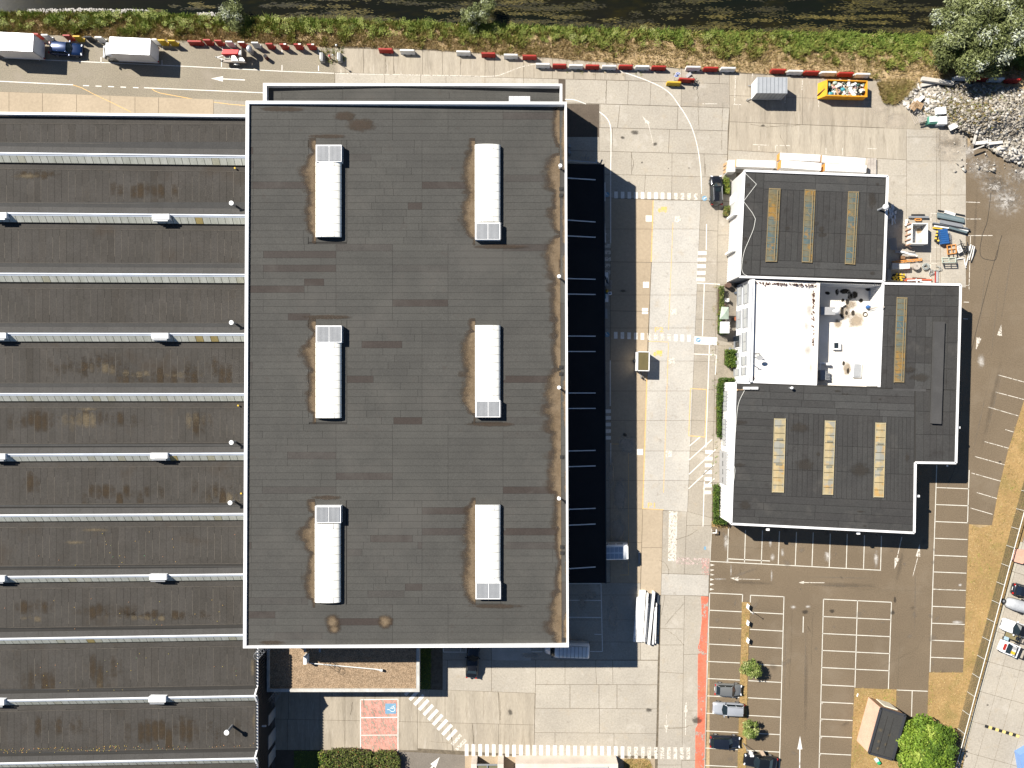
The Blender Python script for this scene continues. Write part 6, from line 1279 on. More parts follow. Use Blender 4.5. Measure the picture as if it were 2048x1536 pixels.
m=MB(); p=P(530,111.5,.95); m.tube((p.x,p.y,0),(p.x,p.y,.95),.27,18); o=simple(m,'oil_barrel',plain('maroon_barrel',(.075,.015,.018),.6),'dark maroon barrel standing alone right of the trailer','barrel'); m=MB(); m.disc(P(530,111.5,.955),.24,18); m.build('lid',BLACK,o)
# ---------------------------------------------------------------- concrete barriers along the bank
def block(x0,x1,y,mt,label,capm=None,cap=(0,1)):
    a=P(x0,y,1.42); b=P(x1,y-.2,1.42); a.z=b.z=0; t=thing('barrier_block',label,'barrier',(a+b)/2,math.atan2(b.y-a.y,b.x-a.x)-.03,'short concrete barriers along the river bank'); L=(b-a).length
    m=MB(); m.loft([[(x_,-.20,0),(x_,.30,0),(x_,.30,.12),(x_,.10,.2),(x_,.08,1.40),(x_,-.08,1.40),(x_,-.14,.3)] for x_ in (-L/2,L/2)]); m.build('body',mt,t,local=True)
    m=MB(); m.box(lerp(-L/2,L/2,(cap[0]+cap[1])/2),0,1.41,L*(cap[1]-cap[0])*.98,.19,.05); m.build('top_edge',capm or mt,t,local=True); return t
YB=YEL; DK=plain('dark_barrier',(.05,.05,.05),.8)
lst=[(64,76,67.5,RED,'red concrete block just behind the leftmost truck'),(82,95,69.5,BWHITE,'white block above the tail of the navy hatchback'),(125,139,70.5,RED,'red block above the bonnet of the navy hatchback'),(145,159,72.3,YB,'yellow block right of the red one by the navy car'),(168,182,73.3,DK,'dark unpainted block left of the second truck'),(189,203,74,BWHITE,'white block touching the nose of the second truck'),(303,313,78.5,BWHITE,'white block at the tail of the second truck'),(315,329,80,YB,'yellow block right behind the second truck'),(335,349.5,81,YB,'yellow block ending the row behind the second truck'),(406,420,79.5,RED,'red block right of the long red barrier'),(428.5,442,81,RED,'red block above the trailer drawbar'),(450.6,464,83,BWHITE,'white block above the red crate on the trailer'),(475,488.5,84,RED,'white topped red block above the trailer rear'),(502,516,85,BWHITE,'white block right of the silvery drum'),(530.5,544.5,87.3,RED,'rusty red block above the maroon barrel'),(558.6,572,88,RED,'red block with white top end, left of a plain red one'),(587,601.5,88,RED,'plain red block between two with white top ends'),(613.4,628,88.5,RED,'last red block with white top end near the grey bunkers')]
for i,(x0_,x1_,y_,mt,lab) in enumerate(lst):
    if 'white top' in lab: t_=block(x0_,x1_,y_,mt,lab,BWHITE,(.0 if 'white topped' in lab else .62,1))
    else: block(x0_,x1_,y_,mt,lab)
def jersey(x0,x1,y,mt,label,dy=.4,wide=.30,h=.95):
    a=P(x0+1.5,y,h); b=P(x1-1.5,y+dy,h); a.z=b.z=0; t=thing('jersey_barrier',label,'barrier',(a+b)/2,math.atan2(b.y-a.y,b.x-a.x),'long concrete barriers along the river bank'); L=(b-a).length+.1
    prof=[(-.25,0),(-.25,.15),(-.15,.35),(-.12,h),(.12,h),(.15,.35),(.25,.15),(.25,0)]
    m=MB(); m.loft([[(-L/2-.08,u,v) for u,v in prof],[(-L/2,u,v) for u,v in prof],[(L/2,u,v) for u,v in prof],[(L/2+.08,u*.9,v*.94) for u,v in prof]]); m.build('body',mt,t,local=True)
    m=MB(); m.box(0,0,h+.005,L-.05,.20,.03); m.build('top_edge',mt,t,local=True); m=MB()
    for s in (-.25,.25): m.box(L*s,-.27,.05,.28,.10,.10)
    m.build('fork_slot',PLAS,t,local=True); return t
J=[(375,402.5,82,'long red barrier between the yellow blocks and the trailer'),(757,784.5,97.5,''),(800,828.5,100,''),(913,940.5,102.5,''),(963,990.5,106,''),(1008,1035.5,109,''),(1045.5,1073,110.8,''),(1072,1100,127.5,''),(1106,1133,128.5,''),(1138.6,1166.3,129.7,''),(1172,1199,130.2,''),(1205,1233,131.2,''),(1238.8,1266,130.5,''),(1271.8,1299.4,131.8,''),(1305,1332.5,132.3,''),(1373.6,1402,133.2,''),(1409,1437,134.7,''),(1443,1472,135.3,''),(1544,1572.5,138.7,''),(1577,1607,141.3,''),(1611,1639.5,142.3,''),(1643.7,1673.6,143.8,''),(1679.3,1708.3,145.2,''),(1712.7,1741.3,147.3,''),(1912,1942,153.5,''),(1948,1978,154.5,''),(1980,2009.5,156.2,''),(2016,2043.5,158.2,'')]
JC='R RWWRWRWRWRWRWRWRWRWRWRWWRWR'.replace(' ','')
JL=['','red barrier first right of the slim lamp post','white barrier right of the lone red one at a parking tick','white barrier alone below the second willow shrub','red barrier between two white ones below the willow shrub','white barrier between two red ones near the annex','red barrier overlapping the start of the tight chain','white barrier starting the tight chain above the annex corner','red barrier first in the tight chain','white barrier second in the tight chain','red barrier above the right end of the annex patch','white barrier in the chain left of the curved white line','red barrier at the start of the curved white line','white barrier just right of the curved white line','red barrier ending the tight chain above the fallen yellow one','white barrier first after the gap, above the fallen red one','red barrier between two whites left of the container','white barrier ending the group left of the container','red barrier above the roof of the grey container','white barrier between container and skip, next to a red one','red barrier halfway between container and skip','white barrier with tan side at the upper left of the skip','red barrier straight above the orange skip','white barrier with a cardboard sheet against it above the skip','white barrier in the big tree shadow at the rubble','red barrier first in the big tree shadow','white barrier between two reds in the tree shadow','red barrier cut close to the right edge']
cols=[RED,RED,BWHITE,BWHITE,RED,BWHITE,RED,BWHITE,RED,BWHITE,RED,BWHITE,RED,BWHITE,RED,BWHITE,RED,BWHITE,RED,BWHITE,RED,BWHITE,RED,BWHITE,BWHITE,RED,BWHITE,RED]
for (a,b,y,l),lab,mt in zip(J,JL,cols): jersey(a,b,y,mt,l or lab)
m=MB(); m.bar(P(1708,151,.1),P(1722,152,.1),.7,.05); m.bar(P(1718,149.5,.14),P(1727,152,.14),.8,.04); simple(m,'cardboard_sheet',WOOD,'flattened brown cardboard leaning at the white barrier above the skip','cardboard')
jersey(1335,1362.5,163.5,YEL,'dirty yellow barrier standing out in the yard',.8); jersey(1359,1390,156.5,RED,'red barrier dumped beside the yellow one in the yard',1.8)
m=MB()
for i in range(14): 
    a=P(R.uniform(1378,1392),R.uniform(154,170),R.uniform(.2,.9)); b=P(R.uniform(1380,1397),R.uniform(155,172),R.uniform(.1,.6)); m.tube(a,b,.035,5)
simple(m,'barrow_frame',PLAS,'tangled black metal frame at the end of the red dumped barrier','metal frame')
m=MB(); m.bar(P(1373,153.5,.05),P(1382,146,.3),.45,.08); simple(m,'grey_plank',GREYP,'grey plank sticking out behind the dumped red barrier','plank')
t=thing('round_road_signs','two round blue road signs on a post fallen at the yellow barrier','road sign',PG(1353,150,.3)); m=MB(); m.tube(P(1348,160,.1),P(1354,147,.9),.035,6); m.build('post',GREYM,t)
SIGNB=plain('sign_blue',(.02,.06,.30),.35)
for x,y,z in ((1353,151.5,.8),(1356,147,1.0)):
    m=MB(); m.disc(P(x,y,z),.36,20,ry=.20); d=m.build('sign_disc',WHITE,t); m=MB(); m.disc(P(x,y,z+.012),.31,20,ry=.165); m.build('sign_face',SIGNB,d); m=MB(); c=P(x,y,z+.024); m.bar((c.x-.2,c.y-.03,c.z),(c.x+.2,c.y+.05,c.z),.06,.004); m.build('sign_arrow',WHITE,d)
for x,lab in ((643.5,'sloped grey concrete bunker left of the hydrant'),(678.5,'sloped grey concrete bunker right of the hydrant')):
    c=PG(x+1,115.5,.5); t=thing('concrete_bunker',lab,'concrete block',(c.x,c.y,0),0,'grey blocks beside the hydrant'); m=MB(); m.loft([[(-.36,-.62,0),(.36,-.62,0),(.16,-.62,.85),(-.2,-.62,.85)],[(-.36,.62,0),(.36,.62,0),(.16,.62,.85),(-.2,.62,.85)]]); m.build('body',mat('grey_block',(.30,.30,.29),None,.9,1.2,.2,5) if 'grey_block' not in MATS else MATS['grey_block'],t,local=True); MB().box(-.22,.1,.82,.16,1.0,.12).build('lip',BWHITE,t,local=True)
t=thing('fire_hydrant','small red and white hydrant among weeds between grey bunkers','hydrant',PG(660,114.5,.4)); p=PG(660,114.5,.4); m=MB(); m.tube((p.x,p.y,0),(p.x,p.y,.8),.09,10); m.build('barrel',RED,t); m=MB(); m.sphere((p.x,p.y,.85),.16,.16,.14,10,6); m.build('cap',plain('pink_cap',(.62,.12,.10),.5),t,True); MB().tube((p.x-.2,p.y,.6),(p.x+.2,p.y,.6),.06,8).build('nozzle',BWHITE,t)
t=thing('lamp_post','slim grey post with a small lamp head beside the right grey bunker','lamp post',P(673,124.5,0)); p=P(673,124.5,0); m=MB(); m.tube((p.x,p.y,0),(p.x,p.y,2.2),.035,8); m.build('pole',GREYM,t); MB().box(p.x,p.y,2.28,.18,.18,.24).build('lamp_head',GREYM,t)
m=MB(); m.sphere(tuple(P(672.5,90.5,.35)),.16,.16,.18,10,6); m.tube(P(672.5,91,0),P(672.5,91,.3),.05,6); simple(m,'marker_post',WHITE,'short white capped marker post at the grass edge','marker post')
# ---------------------------------------------------------------- timber stacks behind the workshop
STK=mat('white_wrap',(.74,.72,.69),(.66,.63,.59),.5,1.5,.08,5,stretch=(3,.5,1)); ORP=plain('orange_end_board',(.62,.26,.06),.7)
def stackpack(x0,y0,x1,y1,depth,z0,h,label,lab=True,mt=STK):
    zt=z0+h; a=P(x0,y0,zt); b=P(x1,y1,zt); d=(b-a).normalized(); n=Vector((d.y,-d.x,0)); W_=depth*(H-zt)/F
    t=thing('timber_pack',label,'timber pack',((a+b)/2).xy.to_3d(),0,'white wrapped packs stacked behind the workshop'); q=[a,b,b+n*W_,a+n*W_]
    m=MB(); m.prism(q[::-1],z0+.08); m.build('wrapping',mt,t)
    m=MB(); e0=a-d*.06; m.prism([e0,a,a+n*W_,e0+n*W_][::-1],z0+.08); m.build('end_board',ORP,t)
    L=(b-a).length; m=MB()
    for f in (.12,.5,.88): p=a+d*L*f; m.bar((p.x,p.y,z0+.04),(p.x+n.x*W_,p.y+n.y*W_,z0+.04),.10,.08)
    m.build('bearer',OLDW,t); m=MB()
    for f in (.22,.45,.68): p=a+d*L*f; m.bar(Vector((p.x,p.y,zt+.004)),Vector((p.x,p.y,zt+.004))+n*W_,.04,.012)
    m.build('strap',plain('pale_strap',(.55,.53,.5),.6) if 'pale_strap' not in MATS else MATS['pale_strap'],t)
    if lab:
        m=MB()
        for k_,w_ in ((.25,.9),(.42,1.1),(.62,1.2),(.75,.9)):
            p=a+d*(L*.74)+n*W_*k_; m.bar(Vector((p.x-w_*.5,p.y,zt+.012)),Vector((p.x+w_*.5,p.y-.03,zt+.012)),.10,.006)
        m.build('print',plain('faint_blue_print',(.42,.50,.62),.6) if 'faint_blue_print' not in MATS else MATS['faint_blue_print'],t)
stackpack(1560,305.5,1641,309.5,13.5,1.1,1.1,'white pack upper left in the stacks behind the workshop'); stackpack(1644,310.5,1731,316,14,1.1,1.1,'white pack upper right in the stacks behind the workshop')
stackpack(1563,320,1643,326,15,1.5,1.4,'white pack lower left with orange end in front of the other'); stackpack(1650.5,326.5,1733,330.5,14.5,1.5,1.4,'white pack nearest the right corner of the workshop'); stackpack(1473,319,1551,321.5,14,.8,1.2,'single white pack left of the double stacks')
t=thing('pale_crate','pale grey crate with slatted wooden end at the workshop corner','crate',P(1462,330,.8)); m=MB(); m.prism([P(x,y,1.7) for x,y in ((1456.5,319.5),(1471,319.5),(1470.5,343.5),(1455,344))][::-1],0); m.build('body',plain('pale_crate_grey',(.55,.53,.50),.7),t)
for i in range(3):
    a=P(1456.5,322+i*7.3,1.5); b=P(1456,327.5+i*7.3,1.5); m=MB(); m.add([a,b,Vector((b.x-.3,b.y,.1)),Vector((a.x-.3,a.y,.1))],[(0,1,2,3)]); m.build('slat',WOOD,t)
m=MB(); 
for i in range(3): m.prism([P(x,y,.35) for x,y in ((1735.5+i*5.9,316),(1741+i*5.9,316.2),(1741+i*5.9,348),(1735.3+i*5.9,348))][::-1],0)
simple(m,'plank_stack',OLDW,'three flat grey boards lying at the right of the white packs','boards')
# ---------------------------------------------------------------- white beams in the south yard
BW=plain('beam_white',(.80,.79,.77),.45)
def beam(a,b,wpx,h,label,z0=0.0,dark=None):
    A=P(*a,z0+h); B=P(*b,z0+h); t=thing('steel_beam',label,'beam',((A+B)/2).xy.to_3d(),0,'white beams laid on the yard'); w_=wpx*(H-h)/F
    m=MB(); m.bar(A-Vector((0,0,h*.5)),B-Vector((0,0,h*.5)),w_,h); m.build('body',BW,t)
    m=MB(); d=(B-A).normalized(); 
    for f in (.08,.92): p=A+(B-A)*f; m.box(p.x,p.y,z0+h+.004,.09,.13,.01)
    m.build('bolt_plate',GREYM,t)
beam((1276,1195),(1269,1284),5,.35,'narrow white beam at the left of the bundle, edge in shadow'); 
t=thing('panel_stack','wide white sandwich panel lying in the beam bundle','panel',PG(1283,1232,.2)); m=MB(); m.prism([P(x,y,.40) for x,y in ((1279,1181),(1291.5,1181),(1285,1284),(1273,1284))][::-1],0); m.build('panel',BW,t); 
for k_ in (.35,.68): MB().bar(P(lerp(1279,1291.5,k_),1181.5,.41),P(lerp(1273,1285,k_),1283.5,.41),.05,.02).build('panel_rib',STK,t)
beam((1296,1187),(1288.5,1284),2.4,.75,'thin white beam directly right of the wide panel'); beam((1297,1207),(1291.5,1284),2,.5,'thinnest white beam tucked between two larger ones'); beam((1308.5,1184),(1298,1290),3.8,.85,'tallest white beam in the centre right of the bundle'); beam((1311,1215),(1306,1289),3.2,.6,'short white beam at the lower right of the bundle'); beam((1313.5,1207),(1311,1287),1.2,.75,'thin white rail at the far right of the bundle')
m=MB(); m.prism([P(x,y,.3) for x,y in ((1297,1187),(1304,1188),(1297,1288),(1291,1288))][::-1],.02); m.prism([P(x,y,.28) for x,y in ((1311,1188.5),(1318.5,1190),(1312.5,1287),(1304,1286))][::-1],.02); simple(m,'gap_shade',plain('gap_shade_dark',(.035,.045,.06),.5),'dark strips painted as shade in the gaps between the white beams','beam')  # dark strips added as painted shade in the gaps of the bundle
m=MB(); 
for y in (1192,1270): m.bar(P(1280,y,.05),P(1318,y+1,.05),.12,.1)
simple(m,'timber_bearers',WOOD,'two timber bearers under the beam bundle','timber')
# ---------------------------------------------------------------- storage yard
def bars(name,label,cat,mt,items,group=None):
    m=MB()
    for a,b,w_,z,h in items: m.bar(P(*a,z+h/2),P(*b,z+h/2),w_,h)
    return simple(m,name,mt,label,cat,group)
t=thing('tipper_body','empty white steel tipper tray with open top in the storage yard','tipper tray',P(1838,470,0)); zt=1.6
Q=[P(x,y,zt) for x,y in ((1824,446),(1856,446),(1855.5,488),(1823,487.5))]; Qi=[P(x,y,zt) for x,y in ((1825.7,448),(1854.2,448),(1853.8,486),(1824.8,485.5))]; m=MB()
TIP=plain('tipper_white',(.66,.66,.64),.5)
for i in range(4):
    a,b=Q[i],Q[(i+1)%4]; c,d=Qi[(i+1)%4],Qi[i]; mm=MB(); mm.prism([a,b,c,d][::-1],.25,bottom=True); mm.build('side_board',TIP,t)
MB().poly([Vector((p.x,p.y,.35)) for p in Q][::-1]).build('floor',mat('worn_floor',(.60,.58,.55),(.45,.33,.2),.7,.5,.1,4),t)
m=MB()
for i in range(5): p=lerp(Q[0],Q[3],i/4); m.box(p.x-.12,p.y,.85,.22,.16,1.4)
m.bar(P(1815,455,.4),P(1815,490,.4),.12,.3); m.bar(P(1815,490,.4),P(1823,497,.3),.1,.2); m.build('frame',plain('pale_primer',(.55,.36,.26),.7),t)
stain(1838,462,10,9,mat('rust_wash',(.42,.28,.15),None,.9,1,.2,4,wscale=1.2,fadec=(.7,1.2,.8)),t,.36,'rust_patch')
bars('roller_beam','dark roller bar lying behind the tipper tray','bar',BLACK,[((1823,430),(1849,430),.22,.1,.2)]); bars('grey_beam','grey and black beam just above the tipper tray','beam',GREYM,[((1817.5,434),(1856.5,434.5),.28,.1,.3)])
m=MB(); 
for a,b in (((1830,437),(1842,437)),((1830,437),(1831,441)),((1842,437),(1842,441)),((1831,441),(1842,441))): m.bar(P(*a,.25),P(*b,.25),.14,.14)
simple(m,'orange_bracket',ORP,'small orange bracket between the beam and the tipper tray','bracket')
for x,y in ((1813.5,441),(1813,445.5),(1812,450)): pass
m=MB(); [m.sphere(tuple(P(x,y,.3)),.2,.2,.25,8,6) for x,y in ((1813.5,441),(1813,445.5),(1812,450))]; simple(m,'white_sacks',WHITE,'row of three little white sacks left of the tipper tray','sack')
# profile sheets and bars
for i,(ya,yb,mt,lab) in enumerate(((426.5,441,'steel_teal','topmost grey green roofing profile in the pile'),(430,444,'steel_teal2','second grey green roofing profile from the top of the pile'),(433.5,447,'steel_teal','lowest grey green roofing profile in the pile'))):
    bars('roof_profile',lab,'profile',MATS.get(mt) or plain(mt,(.15,.20,.21) if mt=='steel_teal' else (.20,.25,.26),.5,.2),[((1874.5,ya),(1928,yb-3),.26,.1+.06*i,.2)],'grey green profiles in the storage yard')
for i,(a,b,w_,mt,lab) in enumerate((((1876,420.5),(1929.5,431),.14,DARKM,'thin dark bar at the top of the storage pile'),((1889,423),(1910,429.5),.4,BWHITE,'pale crumpled sheet on top of the roofing profiles'),((1866,445.5),(1935,457),.16,GREYM,'upper long steel bar below the roofing profiles'),((1865,448.5),(1940,460),.26,DARKM,'dark long bar below the roofing profiles'),((1868,452),(1936,462),.2,BWHITE,'pale long bar in the steel pile'),((1880,443),(1925,452),.5,GREYM,'flat grey sheet on the steel bars'),((1898,455),(1934,465),.3,MATS['steel_teal'],'short green grey bar at the bottom of the steel pile'))): bars('steel_bar',lab,'bar',mt,[(a,b,w_,.08+.05*i,.16)],'steel bars piled in the storage yard')
bars('yellow_post','yellow post lying below the steel bars','post',YEL,[((1866,455.5),(1884,457.5),.24,.1,.22)])
def stripe(a,b,lab):
    t=thing('striped_post',lab,'post',PG(*a,.1),0,'striped posts in the storage yard'); n=7
    for i in range(n): p=lerp(Vector(a),Vector(b),i/n); q_=lerp(Vector(a),Vector(b),(i+1)/n); MB().tube(P(*p,.25),P(*q_,.25),.16,10).build('band',YEL if i%2 else BLACK,t)
stripe((1876,459),(1870.5,482),'black and yellow post lying left of the blue stack'); stripe((1886,467),(1874,486),'black and yellow post leaning on the blue stack')
t=thing('blue_crates','stack of blue plastic panels in the storage yard','panels',PG(1886,476,.5))
for i in range(7): MB().bar(P(1878.5+i*.5,461.5+i*4.2,.75-.03*i),P(1892.5+i*.7,460+i*4.2,.75-.03*i),.28,.6).build('panel',BLUE,t)
m=MB()
for i in range(9): m.bar(P(1893+R.uniform(0,8),464+R.uniform(0,4),.4),P(1895+R.uniform(0,8),484+R.uniform(0,4),.4),.05,.05)
for i in range(5): m.bar(P(1893,466+i*4,.35),P(1903,468+i*4,.35),.05,.05)
simple(m,'grey_racks',GREYM,'grey wire racks leaning right of the blue panels','rack')
def frame(lab,mt,pts,z,h,n,cat='rack'):
    m=MB(); q=[P(x,y,z) for x,y in pts]; q2=[P(x,y,z+h) for x,y in pts]
    for A in (q,q2):
        for a,b in zip(A,A[1:]+A[:1]): m.bar(a,b,.10,.10)
    for a,b in zip(q,q2): m.bar(a,b,.10,.10)
    for i in range(1,n): m.bar(lerp(q2[0],q2[3],i/n),lerp(q2[1],q2[2],i/n),.08,.08); m.bar(lerp(q2[0],q2[1],i/n),lerp(q2[3],q2[2],i/n),.08,.08)
    simple(m,'scaffold_frame',mt,lab,cat)
frame('orange metal rack frame right of the blue panels',ORP,((1894,491),(1911.5,489),(1912.5,506),(1895.5,508.5)),.2,.7,2); frame('pale grid frame right of the orange rack',BWHITE,((1913,494),(1920,491),(1925,502),(1917.5,506)),.5,.15,3); frame('pale open box frame standing below the orange rack',plain('pale_green_frame',(.45,.50,.42),.6),((1884,516),(1911,515.5),(1911.5,524.5),(1885,525)),.1,1.1,2)
m=MB()
for i in range(34): a=(R.uniform(1912,1936),R.uniform(489,508)); d_=R.uniform(-2,2); l_=R.uniform(5,12); m.bar(P(*a,R.uniform(.2,.7)),P(a[0]+l_*math.cos(d_),a[1]+l_*math.sin(d_),R.uniform(.1,.5)),.07,.07)
simple(m,'scrap_metal',DARKM,'dark tangled scrap metal right of the orange rack','scrap'); 
for i,(a,b) in enumerate((((1942,489),(1931,535)),((1946,491),(1938,520)),((1949,493),(1943,522)),((1939,492),(1937,515)),((1952,498),(1942,524)),((1928,518),(1932,536)),((1913,518),(1927,516)))): bars('pale_pole',['longest pale pole at the right of the scrap heap','pale pole second from the right of the scrap heap','pale pole next to last on the right of the scrap heap','short upright pale pole against the scrap heap','outermost tilted pole on the asphalt','pale pole pointing down below the scrap heap','pale pole joining the box frame and the scrap heap'][i],'pole',BWHITE if i!=4 else DARKM,[(a,b,.10,.15,.10)],'poles by the scrap heap')
# west side of the storage yard, in shade and by the wall
for i,(a,b,mt,lab) in enumerate((((1790,501),(1829,503.5),OLDW,'upper tan board half in the wall shade'),((1790,504),(1831,508),GREYM,'grey bar crossing half in the wall shade'),((1801,503),(1834,512),WHITE,'white tube with bright end half in the wall shade'),((1805,510),(1830,511.5),OLDW,'lower dull board half in the wall shade'))): bars('loose_board',lab,'board',mt,[(a,b,.22,.15+.1*i,.14)],'boards half in the shade of the workshop')
bars('brown_box','brown box at the edge of the wall shade','box',plain('brown_card',(.22,.12,.06),.8),[((1801,515),(1809,515),.45,.1,.4)])
m=MB(); 
for k_ in (0,3.2): m.bar(P(1784,523+k_,.3),P(1844,517.5+k_,.3),.11,.11)
for i in range(9): f=i/8; m.bar(P(lerp(1786,1842,f),lerp(522.8,517.7,f),.3),P(lerp(1786.5,1842.5,f),lerp(526.4,521,f),.3),.09,.09)
simple(m,'orange_ladder',ORP,'orange ladder lying half in the workshop shade','ladder')
m=MB(); m.prism([P(x,y,.9) for x,y in ((1799,527.5),(1820,527),(1820,537),(1800,538))][::-1],.1); simple(m,'white_cabinet',plain('dusty_white',(.58,.56,.54),.6),'dusty white cabinet lying at the shade edge','cabinet'); m=MB(); m.prism([P(x,y,.8) for x,y in ((1784.5,526),(1798,526),(1798.5,538),(1784.5,538.5))][::-1],.1); simple(m,'grey_cabinet',GREYP,'grey cabinet in the shade beside the white one','cabinet'); bars('red_rail','red rail in front of the white cabinet','rail',RED,[((1808,539),(1820,538.5),.14,.1,.2)])
m=MB(); p=P(1834,532,.7); m.tube((p.x,p.y,0),(p.x,p.y,.7),.52,24); o=simple(m,'cable_drum',OLDW,'round wooden cable drum standing near the wire heap','drum'); MB().tube((p.x,p.y,.69),(p.x,p.y,.72),.07,8).build('hub',BLACK,o)
def tangle(cx,cy,rx,ry_,n,mt,lab,name,r=.03):
    m=MB()
    for i in range(n):
        a=R.uniform(0,6.28); pts=[]
        for j in range(7): a+=R.uniform(.3,.9); q_=R.uniform(.4,1); pts.append(P(cx+rx*q_*math.cos(a),cy+ry_*q_*math.sin(a),R.uniform(.05,.45)))
        m.path(pts,r,4)
    simple(m,name,mt,lab,'wire')
tangle(1852,533,8,7,26,plain('galvanised_wire',(.36,.38,.36),.5),'grey tangle of fence wire in the storage yard','wire_tangle'); tangle(1874,537,12,7,5,MATS['galvanised_wire'],'thin loose wire loops right of the grey tangle','wire_loops',.022); tangle(1862,545,6,6,6,GREYM,'small wire bundle below the grey tangle','wire_bundle')
t=thing('yellow_cones','black trestles with yellow feet in the workshop corner','trestle',PG(1798,555,.3)); m=MB()
for x,y in ((1794,548),(1801,549),(1808,549.5),(1787,555),(1793,556),(1801,557),(1789,559),(1796,560),(1803,560)): m.bar(P(x-2,y-.5,.5),P(x+1.5,y,.5),.24,.2)
m.build('foot',YEL,t); m=MB(); m.bar(P(1786,550,.3),P(1809,553,.3),.25,.25); m.bar(P(1783,557,.3),P(1806,560.5,.3),.25,.25); m.build('beam',BLACK,t); MB().bar(P(1790,552,.6),P(1809,554.5,.6),.14,.1).build('strap',YEL,t)
bars('red_beams','red steel beams beside the white copings in the corner','beam',plain('oxide_red',(.45,.10,.05),.6),[((1812,558.5),(1863,560),.22,.1,.25),((1808,561),(1840,561.5),.18,.1,.25)]); bars('white_trim','white metal trim lying on the red beams','trim',WHITE,[((1815,561),(1843,560),.16,.4,.08),((1832,557.5),(1834,565),.16,.45,.06),((1840,563),(1862,564),.14,.3,.08)]); bars('dark_bar','dark bar above the red beams','bar',plain('rust_dark',(.10,.05,.035),.8),[((1825,555.5),(1852,557.5),.14,.1,.12)]); bars('grey_plank','long grey plank with red edge standing on end near the lot','plank',GREYP,[((1873.5,543),(1873.3,565),.42,.05,.12)]); bars('red_strip','thin red strip along the grey plank','strip',RED,[((1870.8,543),(1870.5,565),.10,.05,.16)])
m=MB()
for i in range(18): a=(R.uniform(1778,1792),R.uniform(405,440)); d_=R.uniform(.8,2); l_=R.uniform(4,14); m.bar(P(*a,R.uniform(.1,.6)),P(a[0]+l_*math.cos(d_)*.4,a[1]+l_*math.sin(d_),R.uniform(.1,.4)),R.uniform(.1,.45),.06)
simple(m,'shaded_sheet_pile',plain('pale_blue_sheet',(.48,.52,.56),.6),'pale sheets heaped in the shade along the workshop side','sheets')
m=MB(); 
for i in range(8): m.bar(P(1776+i*2.2,476,.4),P(1782+i*1.6,500,.2),.08,.08)
simple(m,'shaded_poles',GREYM,'thin grey poles in the shade along the workshop side','pole'); m=MB()
for i in range(7): m.bar(P(1774,540+i*3.3,.4),P(1781,540+i*3.3,.4),.1,.1)
m.bar(P(1775,538,.4),P(1775,562,.4),.1,.1); m.bar(P(1781,538,.4),P(1781,562,.4),.1,.1); simple(m,'steel_grating',GREYM,'grey ladder shaped grating in the shaded corner','grating')
# ---------------------------------------------------------------- clutter beside the canopy
bars('white_board','upper long white board along the canopy edge','board',BW,[((1212,545),(1212.5,572),.65,.1,.12)],'boards along the canopy edge'); bars('white_board','lower long white board along the canopy edge','board',BW,[((1212.5,588),(1212.5,604),.62,.1,.12)],'boards along the canopy edge')
bars('rolled_poles','dark poles lying on the upper white board','pole',BLACK,[((1210,552),(1214,566),.12,.3,.1),((1214,555),(1216,568),.1,.3,.1)]); m=MB()
for i in range(4): m.bar(P(1220,561+i*2.2,.25),P(1224.5,561.3+i*2.2,.25),.10,.08)
m.bar(P(1220.5,560,.2),P(1220.5,568,.2),.1,.1); simple(m,'small_pallet',OLDW,'small slatted pallet by the upper white board','pallet'); m=MB(); m.prism([P(x,y,.5) for x,y in ((1216,584),(1223,583),(1224,589),(1217,590))][::-1],.05); o=simple(m,'white_carton',WHITE,'white carton with a blue print by the canopy edge','carton'); m=MB(); m.disc(P(1220,586.5,.51),.14,12); m.build('print',BLUE,o)
m=MB(); m.sphere(tuple(P(1214,582,.3)),.22,.25,.2,8,6); simple(m,'yellow_sack',YEL,'yellow sack left of the white carton','sack'); frame('pale tangle of trestle frames above the yellow sack',OLDW,((1212,570),(1222,569),(1222,578),(1214,578)),.2,.4,3); bars('teal_board','thin blue green board leaning under the yellow sack','board',TEAL,[((1209,580),(1210.5,597),.18,.15,.1)])
bars('parcel','long mottled grey parcel at the canopy edge','parcel',GREYP,[((1210.5,618),(1211.5,637),.5,.1,.35)]); bars('bench_board','pale bench board near the first walkway sign','bench',BW,[((1209.5,365),(1209.5,402),.16,.4,.08)]); m=MB(); m.bar(P(1209,448,.1),P(1211,485,.1),.14,.08); m.bar(P(1207,467,.15),P(1213,467.5,.15),.1,.05); simple(m,'dropped_rack',BWHITE,'pale thin rack dropped above the left zebra','rack')
m=MB(); m.bar(P(1134,322,1.1),P(1193,327,1.1),.12,.9); m.bar(P(1193,327,1.1),P(1192.5,320,1.1),.10,.9); simple(m,'dock_wall',plain('blue_grey_rail',(.40,.46,.52),.6),'low pale retaining wall at the upper end of the black canopy','wall')
m=MB(); m.bar(P(1173,307,.6),P(1170,318,.2),.10,.1); m.bar(P(1178,314,.6),P(1173,325,.2),.07,.07)
for i in range(5): m.bar(P(1163+i*3,313+R.uniform(0,3),.5),P(1166+i*2,325,.2),.06,.06)
simple(m,'stacked_struts',GREYM,'bundle of grey struts leaning on the low retaining wall','struts'); m=MB(); [m.box(*P(1139,y,.6),.35,.35,1.2) for y in (294,307)]; m.box(*P(1138,300.5,.3),.3,1.0,.6); simple(m,'dock_bumper',GREYM,'pair of dock bumpers against the hall wall','bumper')
bars('roof_plate','pale steel plate lying at the shade edge right of the minibus','plate',GREYM,[((1278,1104),(1278,1127.5),.18,.05,.2)]); m=MB()
for k_ in (0,1): m.tube(P(1426+k_*6,1061+k_*0,.05),P(1426+k_*6,1061,.75),.04,6)
